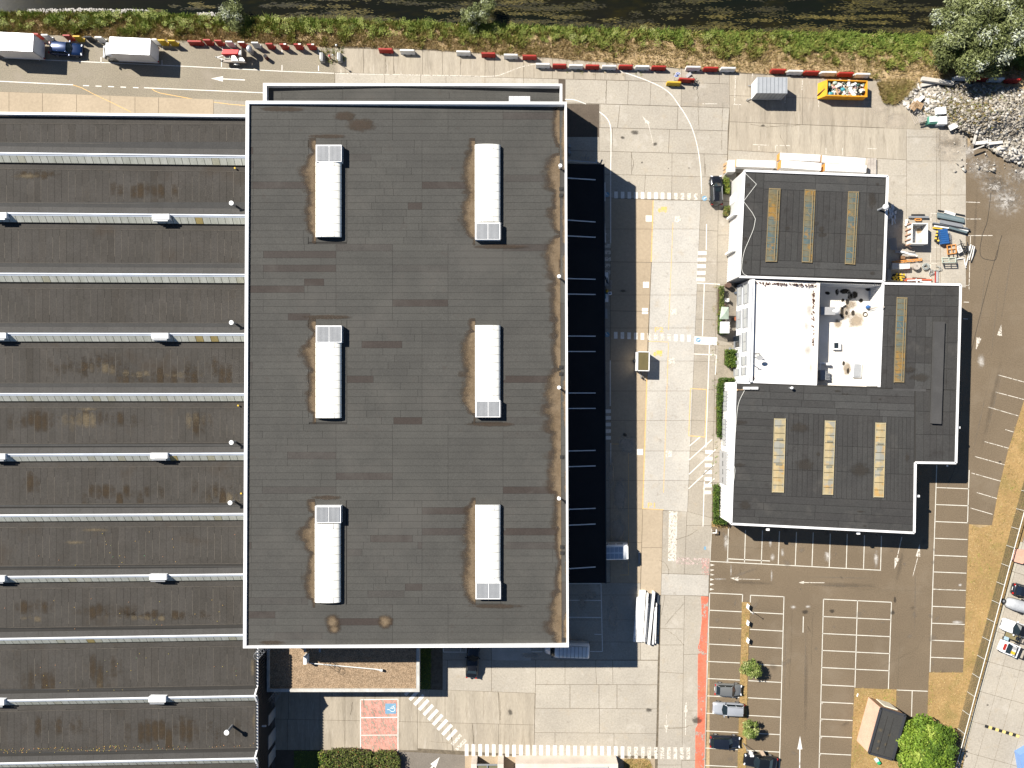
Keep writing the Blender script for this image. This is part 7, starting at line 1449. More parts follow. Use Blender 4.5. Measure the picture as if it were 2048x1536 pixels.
m.path([P(1425,1066,.7),P(1433,1066,.7),P(1433,1059,.7)],.09,6); simple(m,'bike_hoop',BWHITE,'pale bent hoop at the corner below the large workshop','hoop')
# ---------------------------------------------------------------- terrace by the office
m=MB(); 
t=thing('parasol','pale green square parasol on the small terrace','parasol',PG(1449,626,1.2)); p=P(1450,626,2.1); m=MB(); s=.72
m.add([(p.x-s,p.y-s*1.2,1.85),(p.x+s*.85,p.y-s*1.2,1.85),(p.x+s*.85,p.y+s*1.2,1.85),(p.x-s*.6,p.y+s*1.3,1.85),(p.x,p.y,2.2)],[(0,1,4),(1,2,4),(2,3,4),(3,0,4)]); m.build('canopy',plain('pale_green_cloth',(.36,.43,.35),.8),t); MB().tube((p.x,p.y,0),(p.x,p.y,2.2),.04,8).build('pole',GREYM,t); m=MB()
for i in range(3): m.bar((p.x+.6,p.y-.6-.25*i,.45),(p.x+1.3,p.y-.6-.25*i,.45),.16,.05)
m.bar((p.x+.7,p.y-1.2,.2),(p.x+1.2,p.y-.5,.2),.05,.4); simple(m,'picnic_table',OLDW,'wooden picnic table half under the green parasol','table')
t=thing('parasol','white square parasol on the small terrace','parasol',PG(1450,654,1.2)); p=P(1450,655,2.1); m=MB(); s=.70
m.add([(p.x-s,p.y-s*1.15,1.9),(p.x+s,p.y-s*1.15,1.9),(p.x+s*1.02,p.y+s*1.2,1.9),(p.x-s*.9,p.y+s*1.2,1.9),(p.x,p.y,2.1)],[(0,1,4),(1,2,4),(2,3,4),(3,0,4)]); m.build('canopy',WHITE,t); MB().tube((p.x,p.y,0),(p.x,p.y,2.1),.04,8).build('pole',GREYM,t); m=MB(); m.bar((p.x+.7,p.y+.5,.5),(p.x+1.5,p.y-.2,.5),.12,.08); m.bar((p.x+.8,p.y-.1,.5),(p.x+1.3,p.y+.55,.5),.1,.06); simple(m,'garden_bench',OLDW,'slatted bench right of the white parasol','bench')
m=MB(); p=PG(1453,600.5,.4); m.box(p.x,p.y,.42,.6,.55,.08); m.box(p.x+.2,p.y,.7,.08,.5,.5); [m.box(p.x+a,p.y+b,.2,.06,.06,.4) for a in (-.25,.25) for b in (-.22,.22)]; simple(m,'garden_chair',BWHITE,'white garden chair on the terrace above the green parasol','chair')
m=MB(); p=PG(1448.5,612,.4); m.tube((p.x,p.y,.55),(p.x,p.y,.62),.30,14); m.tube((p.x,p.y,0),(p.x,p.y,.55),.05,8); simple(m,'round_table',plain('brown_table',(.20,.12,.09),.6),'small round brown table between chair and green parasol','table')
m=MB(); p=PG(1456,571,.6); m.tube((p.x,p.y,0),(p.x,p.y,1.0),.38,14); simple(m,'brown_bin',plain('rust_brown',(.12,.07,.05),.7),'brown round bin at the top of the terrace','bin'); m=MB(); p=PG(1471.5,585.5,.3); m.box(p.x,p.y,.2,.35,.3,.4,.5); simple(m,'slate_pot',plain('slate_blue',(.08,.10,.13),.6),'slate coloured pot near the office wall','pot'); m=MB(); p=PG(1471,637.5,.3); m.tube((p.x,p.y,0),(p.x,p.y,.45),.22,10,.30); simple(m,'terracotta_pot',plain('terracotta',(.33,.11,.05),.8),'terracotta pot by the office wall','pot')
sheet('terrace_paving',[(1436,575),(1482,575),(1478,690),(1436,680)][::-1],.034,mat('terrace_grey',(.20,.175,.14),(.17,.15,.12),.92,.8,.2,6),yard); sheet('terrace_paving',[(1436,690),(1476,690),(1473,756),(1434,756)][::-1],.034,mat('terrace_gravel',(.30,.26,.20),(.24,.21,.16),.95,.8,.4,9),yard); sheet('paving_path',[(1450,876),(1461,880),(1459,970),(1442,966)][::-1],.034,mat('pale_path',(.44,.37,.27),None,.9,.8,.15,6),yard)
# car park furniture
for i,y in enumerate((1212,1245,1280)):
    t=thing('bollard_sign',['white H shaped post at the head of the planting strip','white H shaped post second down the planting strip','white H shaped post third down the planting strip'][i],'post',PG(1495,y,.3),rad(-14),'white posts in the planting strip'); m=MB(); m.box(0,0,.45,.12,.65,.9); m.build('post',WHITE,t,local=True); m=MB(); m.box(-.12,.05,.85,.38,.12,.10); m.build('arm',WHITE,t,local=True)
t=thing('lamp_mast','thin white mast at the head of the planting strip','lamp post',P(1494,1216,0)); p=P(1494,1216,0); MB().tube((p.x,p.y,0),(p.x,p.y,2.6),.04,8).build('pole',WHITE,t); MB().box(p.x,p.y,2.62,.14,.14,.08).build('lamp_head',GREYM,t)
t=thing('lamp_mast','grey mast with lamp beside the bottom black car','lamp post',P(1486,1486,0)); p=P(1486,1486,0); MB().tube((p.x,p.y,0),(p.x,p.y,3.6),.05,8).build('pole',GREYM,t); MB().box(p.x+.1,p.y,3.6,.5,.28,.14).build('lamp_head',WHITE,t)
m=MB(); 
for i in range(6): a=P(1518+i*1.5,1501+R.uniform(-1,1),1.2); m.tube(a,P(1525+i*1.3,1511+R.uniform(-1,1),1.1),.05,5)
simple(m,'tan_bundle',plain('tan_wrap',(.55,.42,.30),.7),'tan bundle resting on the bottom black car','bundle'); m=MB(); m.sphere(tuple(P(1502,1506,1.1)),.35,.3,.2,10,6,0,.1); simple(m,'white_bundle',BWHITE,'white bundle on the bonnet of the bottom black car','bundle')
m=MB(); m.box(*P(1753,1520,.3),.5,.35,.5,.5); simple(m,'white_bin',plain('mint_bin',(.5,.62,.58),.5),'mint white bin on the grass below the kiosk','bin'); m=MB(); m.box(*P(1756.5,1524.5,.3),.45,.4,.5,.5); simple(m,'green_bin',plain('bright_green',(.02,.35,.14),.5),'bright green bin on the grass below the kiosk','bin')
m=MB(); m.bar(P(1714,1393,.1),P(1716,1387,.1),.14,.1); simple(m,'white_stake',WHITE,'small white stake on the grass above the kiosk','stake')
t=thing('speed_bump','black and yellow striped speed bump on the forecourt','speed bump',PG(2003,1464,.05))
for i in range(10): a=lerp(Vector((1970,1452)),Vector((2038.5,1473)),i/10); b=lerp(Vector((1970,1452)),Vector((2038.5,1473)),(i+1)/10); MB().bar(P(*a,.05),P(*b,.05),.42,.07).build('segment',plain('bump_yellow',(.66,.52,.2),.6) if i%2 and 'bump_yellow' not in MATS else (MATS['bump_yellow'] if i%2 else BLACK),t)
stain(1975,1410,5,3,SOOT,fore,.03,'oil_stain')
m=MB(); m.prism([P(x,y,1.2) for x,y in ((2040,1510),(2075,1490),(2090,1545),(2048,1560))][::-1],0); simple(m,'blue_tarp',plain('sky_blue_sheet',(.18,.30,.55),.5),'blue covered load at the lower right edge','tarp')
# ---------------------------------------------------------------- mesh fence
fe=thing('mesh_fence','white topped wire mesh fence between dry grass and forecourt','fence',P(1950,1310,0)); fh=1.75
FB=[(2056,930),(2036,1003),(1999.5,1138),(1960,1288),(1932,1391),(1906,1490),(1888,1560)]
def fpos(t_):
    ys=[b[1] for b in FB]; y=lerp(930,1560,t_); return P(interp([(b,a) for a,b in FB],y),y,0)
NP=17
for i in range(NP): p=fpos((1560-930 and (i*36.6+14)/630)); MB().tube((p.x,p.y,0),(p.x,p.y,fh),.035,8).build('post',plain('fence_post_white',(.62,.62,.58),.5) if i==0 else MATS['fence_post_white'],fe)
m=MB(); pr=[fpos(i/30) for i in range(31)]; m.path([Vector((p.x,p.y,fh)) for p in pr],.055,6); m.build('top_rail',MATS['fence_post_white'],fe)
m=MB(); wd=plain('wire_green',(.10,.10,.07),.6)
for k_ in range(14): z=.06+k_*.125; [m.bar((a.x,a.y,z),(b.x,b.y,z),.012,.012) for a,b in zip(pr,pr[1:])]
n=640
for i in range(n): p=fpos(i/n); m.bar((p.x,p.y,.03),(p.x,p.y,fh),.012,.012)
tag(m.build('wire_mesh',wd,fe),kind='stuff')
# ---------------------------------------------------------------- vegetation
GRASSM=mat('bank_grass',(.3,.2,.1),None,.9,.8,.15,3,tone=[(0,(.50,.38,.20)),(.22,(.38,.28,.12)),(.42,(.24,.18,.06)),(.58,(.31,.29,.085)),(.78,(.27,.31,.065)),(1,(.19,.29,.055))],spec=.2)
def blades(name,pts,hts,tones,wd,m,parent=None,per=5,lean=.6):
    """pts (n,3) foot points; each foot gets `per` narrow triangles"""
    n=len(pts); N=n*per; b=np.repeat(pts,per,0).astype(np.float64); h=np.repeat(hts,per)*NR.uniform(.55,1.15,N); a=NR.uniform(0,2*np.pi,N); l=NR.uniform(.15,1,N)*lean*h
    b[:,0]+=NR.normal(0,.10,N); b[:,1]+=NR.normal(0,.10,N)
    w_=np.repeat(wd,per) if np.ndim(wd) else np.full(N,wd); a2=a+np.pi/2+NR.normal(0,.5,N)
    d=np.stack([np.cos(a2)*w_,np.sin(a2)*w_,np.zeros(N)],1); tip=b+np.stack([np.cos(a)*l,np.sin(a)*l,h],1)
    V=np.empty((N*3,3)); V[0::3]=b-d; V[1::3]=b+d; V[2::3]=tip
    T=np.arange(N*3).reshape(N,3); tn=np.clip(np.repeat(tones+NR.normal(0,.14,n),per)+NR.normal(0,.08,N),0,1)
    return np_mesh(name,V,T,tn,m,parent)
def vnoise(x,y,s,seed=0):
    r=np.random.default_rng(seed); g=r.random((64,64)); X=x*s; Y=y*s; xi=np.floor(X).astype(int); yi=np.floor(Y).astype(int); fx=X-xi; fy=Y-yi; fx=fx*fx*(3-2*fx); fy=fy*fy*(3-2*fy)
    q=lambda i,j: g[i%64,j%64]
    return (q(xi,yi)*(1-fx)+q(xi+1,yi)*fx)*(1-fy)+(q(xi,yi+1)*(1-fx)+q(xi+1,yi+1)*fx)*fy
ip=lambda T_,x: np.interp(x,[a for a,b in T_],[b for a,b in T_])
n=46000; px=NR.uniform(-40,2090,n); yb=ip(BANK_Y,px)-1; yw=ip(WATER_Y,px)+1; t=NR.random(n); py=yw+(yb-yw)*t
zb_=np.interp(t,[0,.25,.62,1],[-1.32,-.9,-.30,-.06]); 
GB=[(0,50),(500,60),(1000,80),(1500,98),(1750,122),(2048,135)]; nz=vnoise(px,py,.045,1); nz2=vnoise(px,py,.14,2)
gl=(ip(GB,px)-py)/20+ (nz-.5)*2.0+(nz2-.5)*2.0
tone=.92/(1+np.exp(-gl*1.8)); 
h=np.where(tone>.5,.35+.55*nz,.18+.30*nz2); bare=(px>1180)&(py>yb-24)&(NR.random(n)<.55); keep=~bare&~((nz2<.22)&(tone<.45)&(NR.random(n)<.6))
k=(H-zb_)/F; pts=np.stack([(px-1024)*k,(768-py)*k,zb_-.03],1)
kk=keep
tag(blades('bank_grass',pts[kk],h[kk],tone[kk],np.where(tone[kk]>.5,.075,.045),GRASSM,None,5,.9),'tall green and straw grass along the river bank',None,None,'stuff')
# pale gravel on the water's edge
m=MB(); 
for i in range(900):
    x=R.uniform(55,300) if i<650 else R.uniform(395,470); y=interp(WATER_Y,x)-R.uniform(-2,9)*(1-abs((x-170)/260 if i<650 else (x-432)/60)*.6); s_=R.uniform(.06,.22); p=P(x,y,-1.28); m.box(p.x,p.y,p.z,s_,s_*.8,s_*.7,R.random()*3)
simple(m,'shore_gravel',mat('pale_shingle',(.50,.47,.43),(.38,.36,.33),.9,2,.2,5),'pale shingle at the edge of the river',None,None,'stuff')
# water weed trailing in the current
WEED=mat('water_weed',(.10,.085,.015),None,.8,1,.2,3,tone=[(0,(.010,.009,.003)),(.45,(.032,.028,.005)),(.8,(.075,.062,.010)),(1,(.13,.10,.025))])
V=[];T=[];tn=[]
cl=[(R.uniform(560,2048),R.uniform(-6,58),R.uniform(14,50),R.uniform(3,7)) for _ in range(120)]+[(R.uniform(560,2048),0,R.uniform(20,45),4) for _ in range(60)]+[(R.uniform(300,560),R.uniform(5,35),R.uniform(10,30),3) for _ in range(10)]
for j,(cx,cy_,rx,ry_) in enumerate(cl):
    yw=interp(WATER_Y,cx)
    if j>=120 and j<180: cy_=yw-R.uniform(2,12)
    if cy_>yw-2: continue
    base=R.uniform(.15,.85)
    for i in range(int(rx*2.4)):
        x=cx+R.gauss(0,rx*.5); y=cy_+R.gauss(0,ry_*.5)
        if y>yw-1: continue
        L=R.uniform(3,10); wd=R.uniform(.4,1.1); sl_=R.uniform(-.9,1.1); b0=len(V); z=-1.285+R.uniform(0,.03)
        for q in ((x,y),(x+L*.5,y+sl_-wd),(x+L,y+sl_*1.6),(x+L*.5,y+sl_+wd)): V.append(tuple(P(*q,z)))
        T.append((b0,b0+1,b0+2,b0+3)); tn.append(min(1,max(0,base+R.gauss(0,.18))))
tag(np_mesh('water_weed',V,T,tn,WEED),'olive water weed trailing in the river',None,None,'stuff')
# dry grass strip on the right and other lawns
LAWN=mat('dry_lawn',(.34,.22,.09),(.27,.175,.07),.95,.25,.25,4,blot=[((.20,.155,.05),.30,.5,.68,.6),((.42,.30,.15),.7,.55,.75,.5)],bump=.4,bscale=9)
def inpoly(x,y,poly):
    c=np.zeros(len(x),bool); j=len(poly)-1
    for i in range(len(poly)):
        xi,yi=poly[i]; xj,yj=poly[j]
        c^=((yi>y)!=(yj>y))&(x<(xj-xi)*(y-yi)/(yj-yi+1e-9)+xi); j=i
    return c
def lawn(poly,n,z,tlo,thi,name,label,h=.10,per=4,seed=3,mt=None):
    me_=MB().poly([P(x,y,z) for x,y in poly][::-1]); o=me_.build(name+'_turf',mt or LAWN,None); tag(o,label.replace('blades','turf'),None,None,'structure')
    xs_=[p[0] for p in poly]; ys_=[p[1] for p in poly]; x=NR.uniform(min(xs_)-2,max(xs_)+2,n); y=NR.uniform(min(ys_)-2,max(ys_)+2,n); jx=x+NR.normal(0,1.0,n); jy=y+NR.normal(0,1.0,n)
    k_=inpoly(jx,jy,poly); x=x[k_]; y=y[k_]; nz=vnoise(x,y,.05,seed); nz2=vnoise(x,y,.20,seed+1); kz=(H-z)/F
    tone=np.clip(tlo+(thi-tlo)*(.6*nz+.4*nz2)**1.6,0,1)
    tag(blades(name,np.stack([(x-1024)*kz,(768-y)*kz,np.full(len(x),z-.01)],1),np.full(len(x),h)*(.6+.8*nz2),tone,.035,GRASSM,None,per,1.2),label,None,None,'stuff')
lawn([(2100,640),(2049,798),(2034,845),(2015,905),(1997,980),(1984,1050),(1960,1056),(1938,1048),(1926,1345),(1858,1345),(1853,1480),(1900,1560),(1920,1560),(1934,1490),(1948,1430),(1972,1330),(1993,1250),(2018,1170),(2038,1095),(2060,1035),(2120,900)],20000,.05,0,.75,'dry_grass','dry straw grass blades along the mesh fence',.12)
lawn([(1709,1376),(1793,1379),(1792,1433),(1823,1434),(1855,1470),(1890,1570),(1700,1570)],7000,.045,0,.8,'kiosk_grass','dry straw grass blades round the brick kiosk',.10,4,9)
lawn([(1484,1204),(1500.5,1205),(1497,1290),(1494,1400),(1491,1570),(1474,1570),(1479,1400),(1482,1290)],2200,.06,0,.75,'strip_grass','dry grass blades in the planting strip between bays',.10,4,14)
lawn([(840,1290),(862,1290),(861,1378),(838,1378)],900,.05,.75,1,'wall_grass','green grass blades in the shade of the gravel roofed block',.10,4,20,plain('green_turf',(.07,.10,.025),.95)); lawn([(588,1502),(655,1502),(655,1600),(588,1600)],1200,.05,.75,1,'shade_grass','green grass blades in the shade left of the hedge',.10,4,21,MATS['green_turf'])
lawn([(1248,1519),(1289,1517),(1300,1522),(1306,1540),(1306,1600),(1248,1600)],1800,.05,.1,.6,'verge_grass','rusty dry grass blades at the bottom edge',.12,5,25); lawn([(1424,1040),(1458,1052),(1456,1056),(1423,1053)],260,.04,.0,.4,'corner_grass','dry grass blades at the workshop corner',.10,4,26)
lawn([(1755,165),(1800,160),(1830,168),(1812,190),(1790,208),(1770,206),(1762,190)],2600,.06,.1,.55,'compost_grass','brown dry cuttings heaped beside the skip',.45,6,27,mat('brown_cuttings',(.16,.105,.04),(.11,.075,.03),.95,.8,.3,4))
# weeds in joints and around blocks
n=260; x=np.concatenate([NR.uniform(640,690,140),NR.uniform(1130,1480,60),NR.uniform(1424,1436,60)]); y=np.concatenate([NR.uniform(98,126,140),NR.uniform(122,150,60),NR.uniform(560,1040,60)]); kz=H/F
tag(blades('weeds',np.stack([(x-1024)*kz,(768-y)*kz,np.full(n,.02)],1),np.full(n,.22),NR.uniform(.3,1,n),.04,GRASSM,None,5,1.),'small weeds in the concrete joints',None,None,'stuff')
# leaf clouds
def leafmat(name,cols): return mat(name,cols[0][1],None,.7,1.2,.12,4,tone=cols,spec=.25)
def leaves(name,centers,N,ll,lw,m,parent,ctone,shell=.55,up=.35,jt=.16):
    """centers: list of (x,y,z,rx,ry,rz,weight)"""
    C=np.array(centers); w_=C[:,6]/C[:,6].sum(); idx=NR.choice(len(C),N,p=w_); d=NR.normal(0,1,(N,3)); d/=np.linalg.norm(d,axis=1)[:,None]; r=NR.random(N)**(shell)
    p=C[idx,:3]+d*r[:,None]*C[idx,3:6]
    nrm=d*.8+NR.normal(0,.55,(N,3))+np.array([0,0,up]); nrm/=np.linalg.norm(nrm,axis=1)[:,None]
    u=np.cross(nrm,NR.normal(0,1,(N,3))); u/=np.linalg.norm(u,axis=1)[:,None]; v=np.cross(nrm,u)
    L=ll*NR.uniform(.6,1.3,N)[:,None]; W_=lw*NR.uniform(.6,1.3,N)[:,None]
    V=np.empty((N*4,3)); V[0::4]=p-u*L; V[1::4]=p+v*W_; V[2::4]=p+u*L; V[3::4]=p-v*W_; V[:,2]=np.maximum(V[:,2],.03)
    tn=np.clip(np.array(ctone)[idx]+NR.normal(0,jt,N),0,1)
    return np_mesh(name,V,np.arange(N*4).reshape(N,4),tn,m,parent)
BARK=plain('tree_bark',(.12,.09,.065),.95)
def tree(label,base,R_,Hc,n_cl,N,ll,lw,m,hz=.75,group=None,tmean=.5,name='tree',z0=0,flat=1.0,cr=.34,trunk=.16,shell=.55):
    t=thing(name,label,'tree',base,0,group); cs=[]; ct=[]
    tips=[]
    for i in range(n_cl):
        a=R.uniform(0,6.283); q=R.random()**.55*(1-cr*.5); el=R.uniform(-.25,1)
        rr=R_*q*math.sqrt(max(.12,1-max(0,el)**2*.8)); z=Hc*(.62+.36*el*(1-.25*q)); s_=R_*cr*R.uniform(.65,1.2)
        x=base.x+rr*math.cos(a); y=base.y+rr*math.sin(a)*flat; cs.append((x,y,base.z+max(s_*.6,z-s_*.3),s_,s_,s_*.75,s_**2)); ct.append(min(1,max(0,R.gauss(tmean,.22)))); tips.append(Vector(cs[-1][:3]))
    m_=MB(); m_.tube((base.x,base.y,base.z-.3),(base.x+.1,base.y,base.z+Hc*.45),trunk,9,trunk*.6); m_.build('trunk',BARK,t)
    st=Vector((base.x+.08,base.y,base.z+Hc*.33))
    for tp in tips[:14]:
        mid=(st+tp)/2+Vector((0,0,.15*Hc*R.random())); m_=MB(); m_.tube(st,mid,trunk*.42,6,trunk*.26); m_.tube(mid,tp,trunk*.26,5,trunk*.08); m_.build('limb',BARK,t)
    leaves('crown',cs,N,ll,lw,m,t,ct,shell); return t
WIL=leafmat('willow_leaf',[(0,(.045,.055,.015)),(.35,(.115,.135,.040)),(.62,(.21,.235,.09)),(.84,(.31,.34,.18)),(1,(.47,.50,.40))])
GRN=leafmat('maple_leaf',[(0,(.045,.085,.010)),(.4,(.10,.17,.016)),(.75,(.17,.25,.025)),(1,(.27,.33,.06))])
YGR=leafmat('ash_leaf',[(0,(.05,.08,.015)),(.4,(.12,.17,.03)),(.75,(.22,.26,.07)),(1,(.36,.38,.16))])
b=P(1925,88,-.2); tree('big silvery willow over the river bank at the upper right',b,7.8,6.8,120,56000,.24,.075,WIL,.75,None,.50,'willow_tree',cr=.19,trunk=.35,shell=.7)
b=P(475,42,-.8); tree('small pale willow shrub at the water above the trailer',b,2.5,2.6,26,4200,.17,.055,WIL,.8,'willow shrubs at the river',.52,'willow_shrub',cr=.36,trunk=.07)
b=P(943,46,-.9); t_=tree('twin headed willow shrub at the water above the annex',b,2.0,2.5,20,3400,.17,.055,WIL,.8,'willow shrubs at the river',.55,'willow_shrub',cr=.36,trunk=.07)
cs=[(P(968,24,0).x+R.gauss(0,.7),P(0,24,0).y+R.gauss(0,.8),R.uniform(.4,1.6),.7,.7,.6,1) for _ in range(14)]; leaves('crown',cs,2600,.17,.055,WIL,t_,[R.gauss(.58,.15) for _ in cs])
b=P(1850,1500,0); tree('round bright green tree beside the brick kiosk',Vector((P(1838,1490,2.5).x,P(0,1490,2.5).y,0)),4.7,5.6,80,26000,.20,.12,GRN,.75,None,.5,'maple_tree',cr=.26,trunk=.2,shell=.45)
for (x,y,r_,lab) in ((1501.5,1334.5,1.65,'upper round small tree in the planting strip'),(1501,1457,1.45,'lower ragged small tree in the planting strip')):
    q=P(x,y,1.8); tree(lab,Vector((q.x,q.y,0)),r_,2.9,22,2600,.17,.07,YGR,.8,'small trees in the planting strip',.5,'ash_tree',cr=.38,trunk=.06,shell=.4)
HEDG=leafmat('hedge_leaf',[(0,(.020,.040,.006)),(.4,(.050,.095,.012)),(.7,(.10,.16,.020)),(1,(.24,.24,.04))]); HEDB=leafmat('mixed_hedge_leaf',[(0,(.022,.035,.010)),(.4,(.070,.10,.018)),(.75,(.15,.17,.035)),(.92,(.22,.22,.08)),(1,(.30,.12,.04))])
SOIL=plain('hedge_soil',(.09,.065,.04),.95)
def hedge(label,poly,h,N,m,tm=.45,ll=.10,lw=.06,name='hedge',sp=.28):
    q=[P(x,y,h*.8) for x,y in poly]; xs_=[p.x for p in q]; ys_=[p.y for p in q]; c=Vector((sum(xs_)/len(q),sum(ys_)/len(q),0)); t=thing(name,label,'hedge',c)
    pl=[(p.x,p.y) for p in q]; cs=[]; ct=[]; X=np.arange(min(xs_),max(xs_),sp); Y=np.arange(min(ys_),max(ys_),sp)
    for x in X:
        for y in Y:
            if inpoly(np.array([x]),np.array([y]),pl)[0]:
                for z in np.arange(h*.35,h*.95,.35): cs.append((x,y,z+R.uniform(-.08,.08),sp*.95,sp*.95,.22,1 if z<h*.6 else 2.2)); ct.append(min(1,max(0,R.gauss(tm,.16))))
    m_=MB(); sh=[Vector((c.x+(p.x-c.x)*.86,c.y+(p.y-c.y)*.9,h*.5)) for p in q]; m_.prism(sh[::-1],0); m_.build('stem_mass',SOIL,t)
    leaves('foliage',cs,N,ll,lw,m,t,ct,.5,.6); return t
hedge('narrow clipped hedge at the left of the terrace, upper length',[(1438,573),(1446.5,573),(1446,628),(1437.5,628)],1.2,1500,HEDB,.5); hedge('narrow clipped hedge wrapping the white parasol',[(1437.5,630),(1444,630),(1444,660),(1459,662),(1459,669),(1436.5,668)],1.2,1500,HEDG,.5)
hedge('square dense bush between terrace and office door',[(1451,699),(1463,697),(1476,700),(1475.5,734),(1466,736),(1464,728),(1459,733),(1450,730)],1.3,2600,HEDG,.5); hedge('long dark hedge along the front of the large workshop',[(1438,755),(1470,755),(1469,764),(1446.5,764),(1444,812),(1443,875),(1433,877),(1434,800)],1.2,3600,HEDG,.38); hedge('dark hedge ending at the lower corner of the large workshop',[(1428.5,967),(1440,967),(1437.5,1036),(1452,1043),(1452,1051),(1425,1047)],1.2,2200,HEDG,.42)
hedge('bright shrub at the upper corner of the workshop front',[(1450,353),(1461,355),(1460,388),(1450,387)],1.0,1000,HEDG,.75,name='shrub'); hedge('small brownish shrub lower on the workshop front',[(1448,413),(1459,413),(1458,433),(1447,432)],.8,600,HEDB,.6,name='shrub')
hedge('long mixed hedge at the bottom edge under the disabled bay',[(656,1503),(700,1501),(742,1505),(739,1580),(652,1580)],1.7,5200,HEDB,.5,.13,.075); hedge('rounded mixed hedge right of the long one at the bottom edge',[(748,1506),(790,1506),(799,1516),(802,1545),(800,1580),(744,1580)],1.7,3600,HEDB,.56,.13,.075); hedge('pale clipped hedge left of the long one at the bottom edge',[(634,1506),(655,1504),(653,1580),(626,1580),(640,1530)],1.5,1500,HEDG,.7,.11,.07)
HERB=leafmat('bank_herb_leaf',[(0,(.05,.08,.012)),(.4,(.16,.20,.03)),(.75,(.29,.33,.07)),(1,(.42,.43,.17))])
cs=[];ct=[]
for i in range(330):
    x=R.uniform(-20,2060); yw=interp(WATER_Y,x); y=yw+R.uniform(2,interp(GB,x)-yw+4); t_=min(1,(y-yw)/max(6,interp(BANK_Y,x)-yw)); z=-1.2+1.0*min(1,t_*1.5); p=P(x,y,z); s_=R.uniform(.28,.62); cs.append((p.x,p.y,z+.35,s_*1.2,s_,s_*.8,s_**2)); ct.append(min(1,max(0,R.gauss(.52,.2))))
tag(leaves('bank_herbs',cs,17000,.10,.055,HERB,None,ct,.5,.5),'leafy green herbs along the water edge',None,None,'stuff')
# ---------------------------------------------------------------- rubble heap
RUB=mat('rubble_stone',(.5,.48,.44),None,.9,.8,.15,6,tone=[(0,(.13,.11,.085)),(.35,(.26,.23,.185)),(.65,(.38,.345,.29)),(1,(.58,.555,.51))])
MOUND=mat('rubble_fines',(.34,.30,.24),(.26,.22,.16),.95,.5,.35,3,bump=.5,bscale=6,blot=[((.17,.13,.05),.5,.58,.7,.6),((.55,.52,.47),.4,.55,.7,.6)])
HP=[(1805,205),(1830,172),(1880,165),(1960,168),(2048,180),(2120,190),(2120,330),(2048,330),(2010,318),(1975,295),(1950,272),(1915,255),(1882,248),(1850,240),(1825,225)]
def hz(x,y):
    c=[(1975,225,70,45,1.9),(1890,205,45,25,.6),(2060,230,50,60,1.2),(2040,300,40,25,.5)]
    return sum(a*np.exp(-((x-cx)/rx)**2-((y-cy_)/ry_)**2) for cx,cy_,rx,ry_,a in c)
gx=np.linspace(1790,2130,60); gy=np.linspace(155,345,40); m=MB(); idx={}
for j,y in enumerate(gy):
    for i,x in enumerate(gx): 
        ins=inpoly(np.array([x]),np.array([y]),HP)[0]; z=float(hz(x,y))*.92*(1 if ins else .25)-(.0 if ins else .25)+.02; idx[i,j]=len(m.v); m.v.append(tuple(P(x,y,z)))
for j in range(39):
    for i in range(59): m.f.append((idx[i,j],idx[i,j+1],idx[i+1,j+1],idx[i+1,j])); m.t.append(0)
tag(m.build('rubble_mound',MOUND,None,True),'earthy core of the rubble heap at the upper right',None,None,'structure')
V=[];T=[];tn=[]; CUBE=np.array([[a,b,c] for a in(-.5,.5) for b in(-.5,.5) for c in(-.5,.5)]); CF=[(0,1,3,2),(4,6,7,5),(0,4,5,1),(2,3,7,6),(0,2,6,4),(1,5,7,3)]
cnt=0
while cnt<11000:
    x=R.uniform(1800,2110); y=R.uniform(160,345)
    if not inpoly(np.array([x]),np.array([y]),HP)[0]: 
        if R.random()>.02 or y<240 or x<1900: continue
    edge=(x<1880) or (y>270+ (x-1950)*.3); s_=(R.random()**5*.36+.09) if edge else (R.random()**4*.24+.09); z=max(0.02,float(hz(x,y)))
    p=P(x,y,z); q=CUBE*np.array([s_*R.uniform(1.0,2.4),s_,s_*R.uniform(.3,.75)])+NR.normal(0,s_*.09,(8,3)); rz,rx=(R.gauss(.45,.5) if R.random()<.7 else R.uniform(0,6.28)),R.gauss(0,.6); c,s=math.cos(rx),math.sin(rx); q=q@np.array([[1,0,0],[0,c,-s],[0,s,c]]); c,s=math.cos(rz),math.sin(rz); q=q@np.array([[c,-s,0],[s,c,0],[0,0,1]])
    b0=len(V); V+= [tuple(v) for v in q+np.array([p.x,p.y,p.z+s_*R.uniform(-.1,.45)])]; T+=[tuple(b0+i for i in f) for f in CF]; tv=min(1,max(0,R.gauss(.72 if edge else .5,.24))); tn+=[tv]*6; cnt+=1
tag(np_mesh('rubble',V,T,tn,RUB),'broken pale concrete rubble heaped at the upper right',None,None,'stuff')
n=500; x=NR.normal(1930,50,n); y=NR.normal(215,22,n); k_=inpoly(x,y,HP); x=x[k_]; y=y[k_]; z=np.array([float(hz(a,b)) for a,b in zip(x,y)])+.05; kz=(H-z)/F
tag(blades('rubble_weeds',np.stack([(x-1024)*kz,(768-y)*kz,z],1),np.full(len(x),.3),NR.uniform(.1,.7,len(x)),.05,GRASSM,None,6,1.),'dry weeds growing on the rubble',None,None,'stuff')
def bar1(name,label,cat,mt,a,b,w_,z,h,group=None):
    m=MB(); m.bar(P(*a,z),P(*b,z+.05),w_,h); simple(m,name,mt,label,cat,group)
LOG=plain('weathered_beam',(.50,.47,.42),.9); SLABM=plain('broken_slab',(.62,.60,.56),.85)
bar1('concrete_beam','upper pale beam lying across the top of the rubble','beam',LOG,(1843,158),(1906,167),.55,.75,.5,'beams on the rubble'); bar1('concrete_beam','lower pale beam under the other at the top of the rubble','beam',LOG,(1842,171),(1880,163),.5,.35,.4,'beams on the rubble')
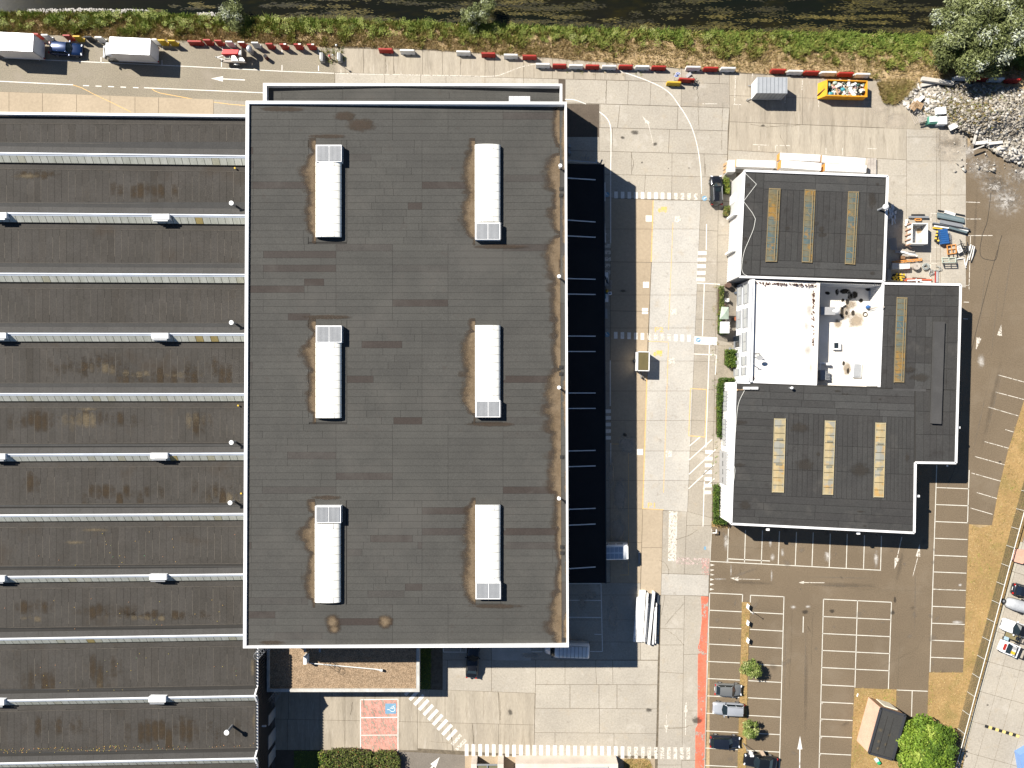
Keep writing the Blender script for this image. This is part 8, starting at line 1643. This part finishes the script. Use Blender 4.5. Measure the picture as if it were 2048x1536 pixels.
for i,(a,b,w_,mt,lab) in enumerate((((1981,257),(1996,292),.75,SLABM,'long grey plank standing out at the lower rubble edge'),((1965,268),(1978,285),.9,SLABM,'wide pale board left of the long grey plank'),((1946,287),(1976,284),.5,SLABM,'flat pale board at the foot of the rubble'),((1952,269),(1947,288),.35,LOG,'narrow grey board leaning at the lower rubble'),((1978,287),(2005,284),.4,SLABM,'grey board running right of the long plank'),((1946,300),(1968,291),.18,LOG,'thin splintered batten at the foot of the rubble'))): bar1('scrap_plank',lab,'plank',mt,a,b,w_,.4+.1*i,.12,'planks at the rubble edge')
def slat_pallet(c,ang,label,mt=WOOD):
    p=P(*c,.9); t=thing('pallet',label,'pallet',(p.x,p.y,.75),ang,'pallets at the rubble')
    for i in range(6): MB().box(-.5+i*.2,0,.14,.12,.95,.03).build('slat',mt,t,local=True)
    m=MB(); [m.box(0,y,.05,1.15,.1,.12) for y in (-.42,0,.42)]; m.build('bearer',mt,t,local=True)
slat_pallet((1838,210),-.45,'upright facing wooden pallet on the left of the rubble'); slat_pallet((1828,212),.9,'wooden pallet half under the other at the rubble'); slat_pallet((1845,237),.25,'weathered pallet beside the green tank',OLDW)
m=MB(); m.prism([P(x,y,.9) for x,y in ((1835,199),(1845,190),(1850,194),(1840,204))][::-1],.4); simple(m,'white_box',WHITE,'long white box above the pallets on the rubble','box'); m=MB()
for i in range(4): m.tube(P(1815+i*3,215-i*1.0,.1),P(1831+i*3.2,249-i*2,.1),.05,6)
simple(m,'pale_tubes',OLDW,'four pale tubes fanned on the concrete below the pallets','tube')
t=thing('green_tank','green sided plastic tank with white lid at the rubble foot','tank',PG(1866,238,.4)); m=MB(); m.prism([P(x,y,.8) for x,y in ((1857,233),(1875,232.5),(1876,246),(1857.5,247))][::-1],0); m.build('body',plain('tank_green',(.10,.30,.22),.5),t); m=MB(); m.prism([P(x,y,.95) for x,y in ((1859.5,232.5),(1875,232),(1875.5,243),(1860,244))][::-1],.75); m.build('lid',plain('tank_lid',(.55,.62,.58),.5),t)
m=MB(); m.prism([P(x,y,.95) for x,y in ((1877,233),(1894,232.5),(1894.5,248),(1876.5,248))][::-1],0); [m.bar(P(1879,236+i*4,.97),P(1892,235.5+i*4,.97),.05,.03) for i in range(3)]; simple(m,'white_bale',WHITE,'white bale right of the green tank','bale'); m=MB(); m.prism([P(x,y,1.1) for x,y in ((1872,215),(1892,213),(1893,227),(1875,228))][::-1],.1); simple(m,'white_slab',WHITE,'square white slab above the green tank','slab'); m=MB(); m.bar(P(1898,257,.5),P(1914,249,.8),.8,.25); simple(m,'tilted_slab',SLABM,'tilted pale slab with dark underside at the rubble foot','slab')
